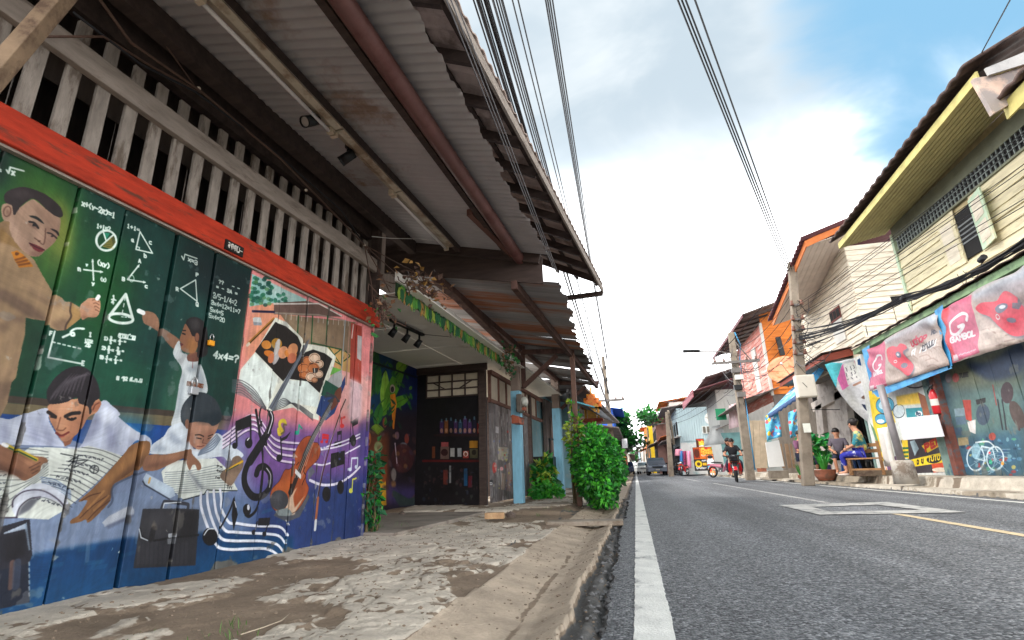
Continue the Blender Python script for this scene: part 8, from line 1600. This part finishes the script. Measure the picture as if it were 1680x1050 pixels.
def potted(label,px,py,zg,pot_r,pot_h,pm,h,spread,nl,size,mats,blades=0):
    q=on_z(px,py,zg);t=thing('potted_plant',label,'plant',q);mb=MB();mb.tube([q,q+V(0,0,pot_h*.5),q+V(0,0,pot_h),q+V(0,0,pot_h+.02)],[pot_r*.7,pot_r,pot_r*1.02,pot_r*1.1],14);mb.build('pot',pm,t)
    if nl:
        ms=[MB()for _ in mats];st2=MB()
        for i in range(nl):
            p=q+V(random.gauss(0,spread),random.gauss(0,spread),pot_h+h*random.uniform(.25,1));lf(random.choice(ms),p,size*random.uniform(.6,1.3),_n(V(random.gauss(0,1),random.gauss(-.3,1),random.uniform(-.4,.5))))
            if i%5==0:st2.tube([q+V(0,0,pot_h),(q+p)/2+V(0,0,pot_h/2+h*.15),p],.008,4,False)
        st2.build('stems',GL2,t,kind='stuff')
        for m,mb in zip(mats,ms):mb.build('leaves',m,t,kind='stuff')
    if blades:
        mb=MB()
        for i in range(blades):
            a=random.uniform(0,6.28);l=h*random.uniform(.5,1.1);d=V(math.cos(a),math.sin(a),0);b=q+V(0,0,pot_h*.9)+d*.05;sd=V(-d[1],d[0],0)*.012;m1=b+d*l*.25+V(0,0,l*.7);e_=b+d*l*.6+V(0,0,l*.85)
            mb.add([b-sd,b+sd,m1+sd,m1-sd,e_],[(0,1,2,3),(3,2,4)])
        mb.build('blades',GL2,t,kind='stuff')
    return t
TC=M('terracotta',(160,100,78),.8,.2,6.,c2=(126,90,74));BIG=M('big leaf',(40,128,72),.45,.25,3.,bump=0);BIG2=M('big leaf light',(74,154,88),.45,.25,3.,bump=0)
potted('tall big leafed green plant beside the pole with the box',1348,786,.12,.16,.2,TC,1.25,.19,170,.25,[BIG,BIG,BIG2,GL2])
potted('low grassy plant in a brown pot between the pole and the step',1356,788,.10,.30,.3,TC,.7,.2,0,.2,[GL1],60)
potted('spiky plant in a clay pot on a white pail by the leaning pole',1243,776,.12,.24,.85,TC,.8,.2,0,.2,[GL1],50)
potted('small clay pot of green shoots beside the spiky plant',1251,778,.12,.26,.36,TC,.3,.1,0,.2,[GL1],14)
potted('small green clump at the foot of the pole with the box',1316,786,.10,.12,.12,TC,.5,.1,0,.2,[GL1],26)
q=on_z(1331,789,.09);mb=MB();mb.prism([q,q+V(.36,0,0),q+V(.36,0,.34),q+V(0,0,.34)],(0,.3,0));tag(mb.build('concrete_block',WHITEP,bevel=.02),'whitewashed hollow block at the foot of the pole with the box','block')
for i,(px,py,w,lb)in enumerate(((1290,783,1.3,'broken concrete kerb piece left of the pole with the box'),(1268,785,.8,'loose pavement slab beside the leaning lamp pole'))):
    q=on_z(px,py,.1);mb=MB();mb.prism([q+V(-w/2,0,-.05),q+V(w/2,.1,-.05),q+V(w*.5,.7,-.05),q+V(-w*.3,.8,-.05)],(0,0,.075));tag(mb.build('pavement_slab',M('right slab',(180,168,152),.9,.15,4.,c2=(140,124,108)),bevel=.015),lb,'slab')
# ================================================================ CARS
def car(label,loc,rz,body,L=4.5,Wd=1.78,H=1.62,group='cars on the road',pickup=False):
    t=thing('car',label,'car',(0,0,0),group);GLS=M('car glass',(84,104,116),.12,.2,2.,bump=0,spec=.6);h=Wd/2
    prof=[(-L/2,.42),(-L/2,.78),(-L/2+.1,.92),(-L/2+1.1,1.04),(-L/2+1.75,H-.06),(-L/2+2.2,H),(L/2-1.0,H-.02),(L/2-.25,1.08),(L/2,.95),(L/2,.40)]
    if pickup:prof=[(-L/2,.42),(-L/2,.85),(-L/2+.1,1.0),(-L/2+1.2,1.12),(-L/2+1.8,H-.04),(-L/2+2.2,H),(.55,H-.02),(.8,1.1),(L/2,1.05),(L/2,.42)]
    mb=MB();vs=[];n=len(prof)
    for x,k_ in((-1,.0),(-.96,1),(.96,1),(1,0)):
        for y,z in prof:s=1-.16*max(0,(z-1.0)/(H-1.0));vs.append((x*h*s,y,z if k_ else min(z,z-.01)))
    mb.add(vs,[(i*n+j,i*n+(j+1)%n,(i+1)*n+(j+1)%n,(i+1)*n+j)for i in range(3)for j in range(n)]+[tuple(range(n))[::-1],tuple(range(3*n,4*n))]);mb.build('body',body,t,bevel=.03)
    a,b=prof[3],prof[4];mb=MB();f=lambda s,y,z:(s,y-.02,z+.012);mb.add([f(-h*.86,a[0]+.08,a[1]+.03),f(h*.86,a[0]+.08,a[1]+.03),f(h*.74,b[0],b[1]-.03),f(-h*.74,b[0],b[1]-.03)],[(0,1,2,3)]);mb.build('windscreen',GLS,t,solid=.01)
    for s in(-1,1):
        y1=.5 if pickup else L/2-1.05;mb=MB();mb.prism([(s*h*.985,a[0]+.35,1.1),(s*h*.985,y1+.2,1.1),(s*h*.87,y1,H-.14),(s*h*.87,b[0]+.2,H-.14)],(s*.012,0,0));mb.build('side_window',GLS,t)
        mb=MB();mb.ell((s*h*.76,-L/2+.03,.83),(.2,.06,.09),10,6);mb.build('headlight',M('headlight glass',(0,0,0)),t)
        mb=MB();mb.ell((s*(h+.1),-L/2+1.55,1.12),(.11,.06,.08),8,6);mb.build('wing_mirror',BLK,t)
        mb=MB();mb.ell((s*h*.8,-L/2,.5),(.08,.03,.05),8,5);mb.build('fog_lamp',WHITEP,t)
        for y in(-L/2+.85,L/2-.85):
            mb=MB();mb.tube([(s*(h-.2),y,.34),(s*(h-.01),y,.34)],.34,18);w=mb.build('wheel',M('tyre rubber',(0,0,0)),t);mb=MB();mb.tube([(s*(h-.01),y,.34),(s*(h+.005),y,.34)],.2,12);mb.build('hubcap',M('chrome',(0,0,0)),w)
    mb=MB();mb.box((0,-L/2-.005,.78),(Wd*.52,.03,.15));mb.build('grille',BLK,t);mb=MB();mb.box((0,-L/2-.01,.46),(Wd*.96,.06,.18));mb.build('bumper',body,t,bevel=.02);mb=MB();mb.box((0,-L/2-.05,.55),(.4,.015,.13));mb.build('number_plate',WHITEP,t)
    t.location=tuple(map(float,loc));t.rotation_euler=(0,0,rz);return t
DG=M('dark grey car paint',(120,126,138),.25,.06,3.,bump=0,spec=.6);WHC=M('white car paint',(220,222,222),.25,.04,3.,bump=0,spec=.6);BLC=M('blue car paint',(40,70,130),.25,.06,3.,bump=0,spec=.6);SIL=M('silver car paint',(170,176,180),.25,.05,3.,bump=0,spec=.6);RDC=M('red car paint',(150,40,50),.25,.05,3.,bump=0,spec=.6)
X=lambda px,Y:at_y(px,775,Y)[0]
car('dark grey sport utility car coming towards the camera',(X(1077,57),57,0),.03,DG,4.7,1.86,1.75,pickup=True)
car('white car behind the dark grey one in the oncoming lane',(X(1057,74),74,0),.0,WHC)
car('silver car at the far end of the road, middle of the queue',(X(1049,88),88,0),.0,SIL)
car('red car in the queue between the silver and the white one',(X(1053,100),100,0),.0,RDC)
car('white car leading away far ahead in the left lane',(X(1042,82),82,0),math.pi,WHC)
car('dark blue pickup parked at the far left kerb',(X(1030,76),76,0),math.pi,BLC,4.8,1.8,1.7,pickup=True)
q=V(X(1021,33),33,.03);t=thing('litter_bin','dark green litter bin standing past the bush at the left kerb','bin',q);mb=MB();mb.tube([q,q+V(0,0,.8)],[.2,.26],12);mb.build('bin_body',M('bin green',(30,90,80),.5,.1,4.),t);mb=MB();mb.tube([q+V(0,0,.8),q+V(0,0,.86),q+V(0,0,.93)],[.28,.28,.15],12);mb.build('lid',M('bin green',(0,0,0)),t)
st_j=dict(pel=(0,0,.9),chest=(0,0,1.25),neck=(0,0,1.46),head=(0,-.02,1.6),shL=(-.19,0,1.37),shR=(.19,0,1.37),elL=(-.25,.02,1.1),elR=(.25,.02,1.1),wrL=(-.24,-.06,.88),wrR=(.24,-.06,.88),hipL=(-.1,0,.88),hipR=(.1,0,.88),knL=(-.1,-.02,.5),knR=(.1,.02,.5),anL=(-.1,0,.09),anR=(.1,.06,.09),toL=(-.1,-.2,.04),toR=(.1,-.14,.04))
person('pedestrian in a salmon orange shirt standing beside the green bin',st_j,M('orange shirt',(236,130,96),.8,.1,6.),DEN,V(X(1024,36),36,.03),.3,shoe=BLK,sleeve=.4)
person('pedestrian in dark clothes behind the green bin',st_j,BT,DEN,V(X(1018,37),37,.03),2.6,shoe=BLK,sleeve=.4)
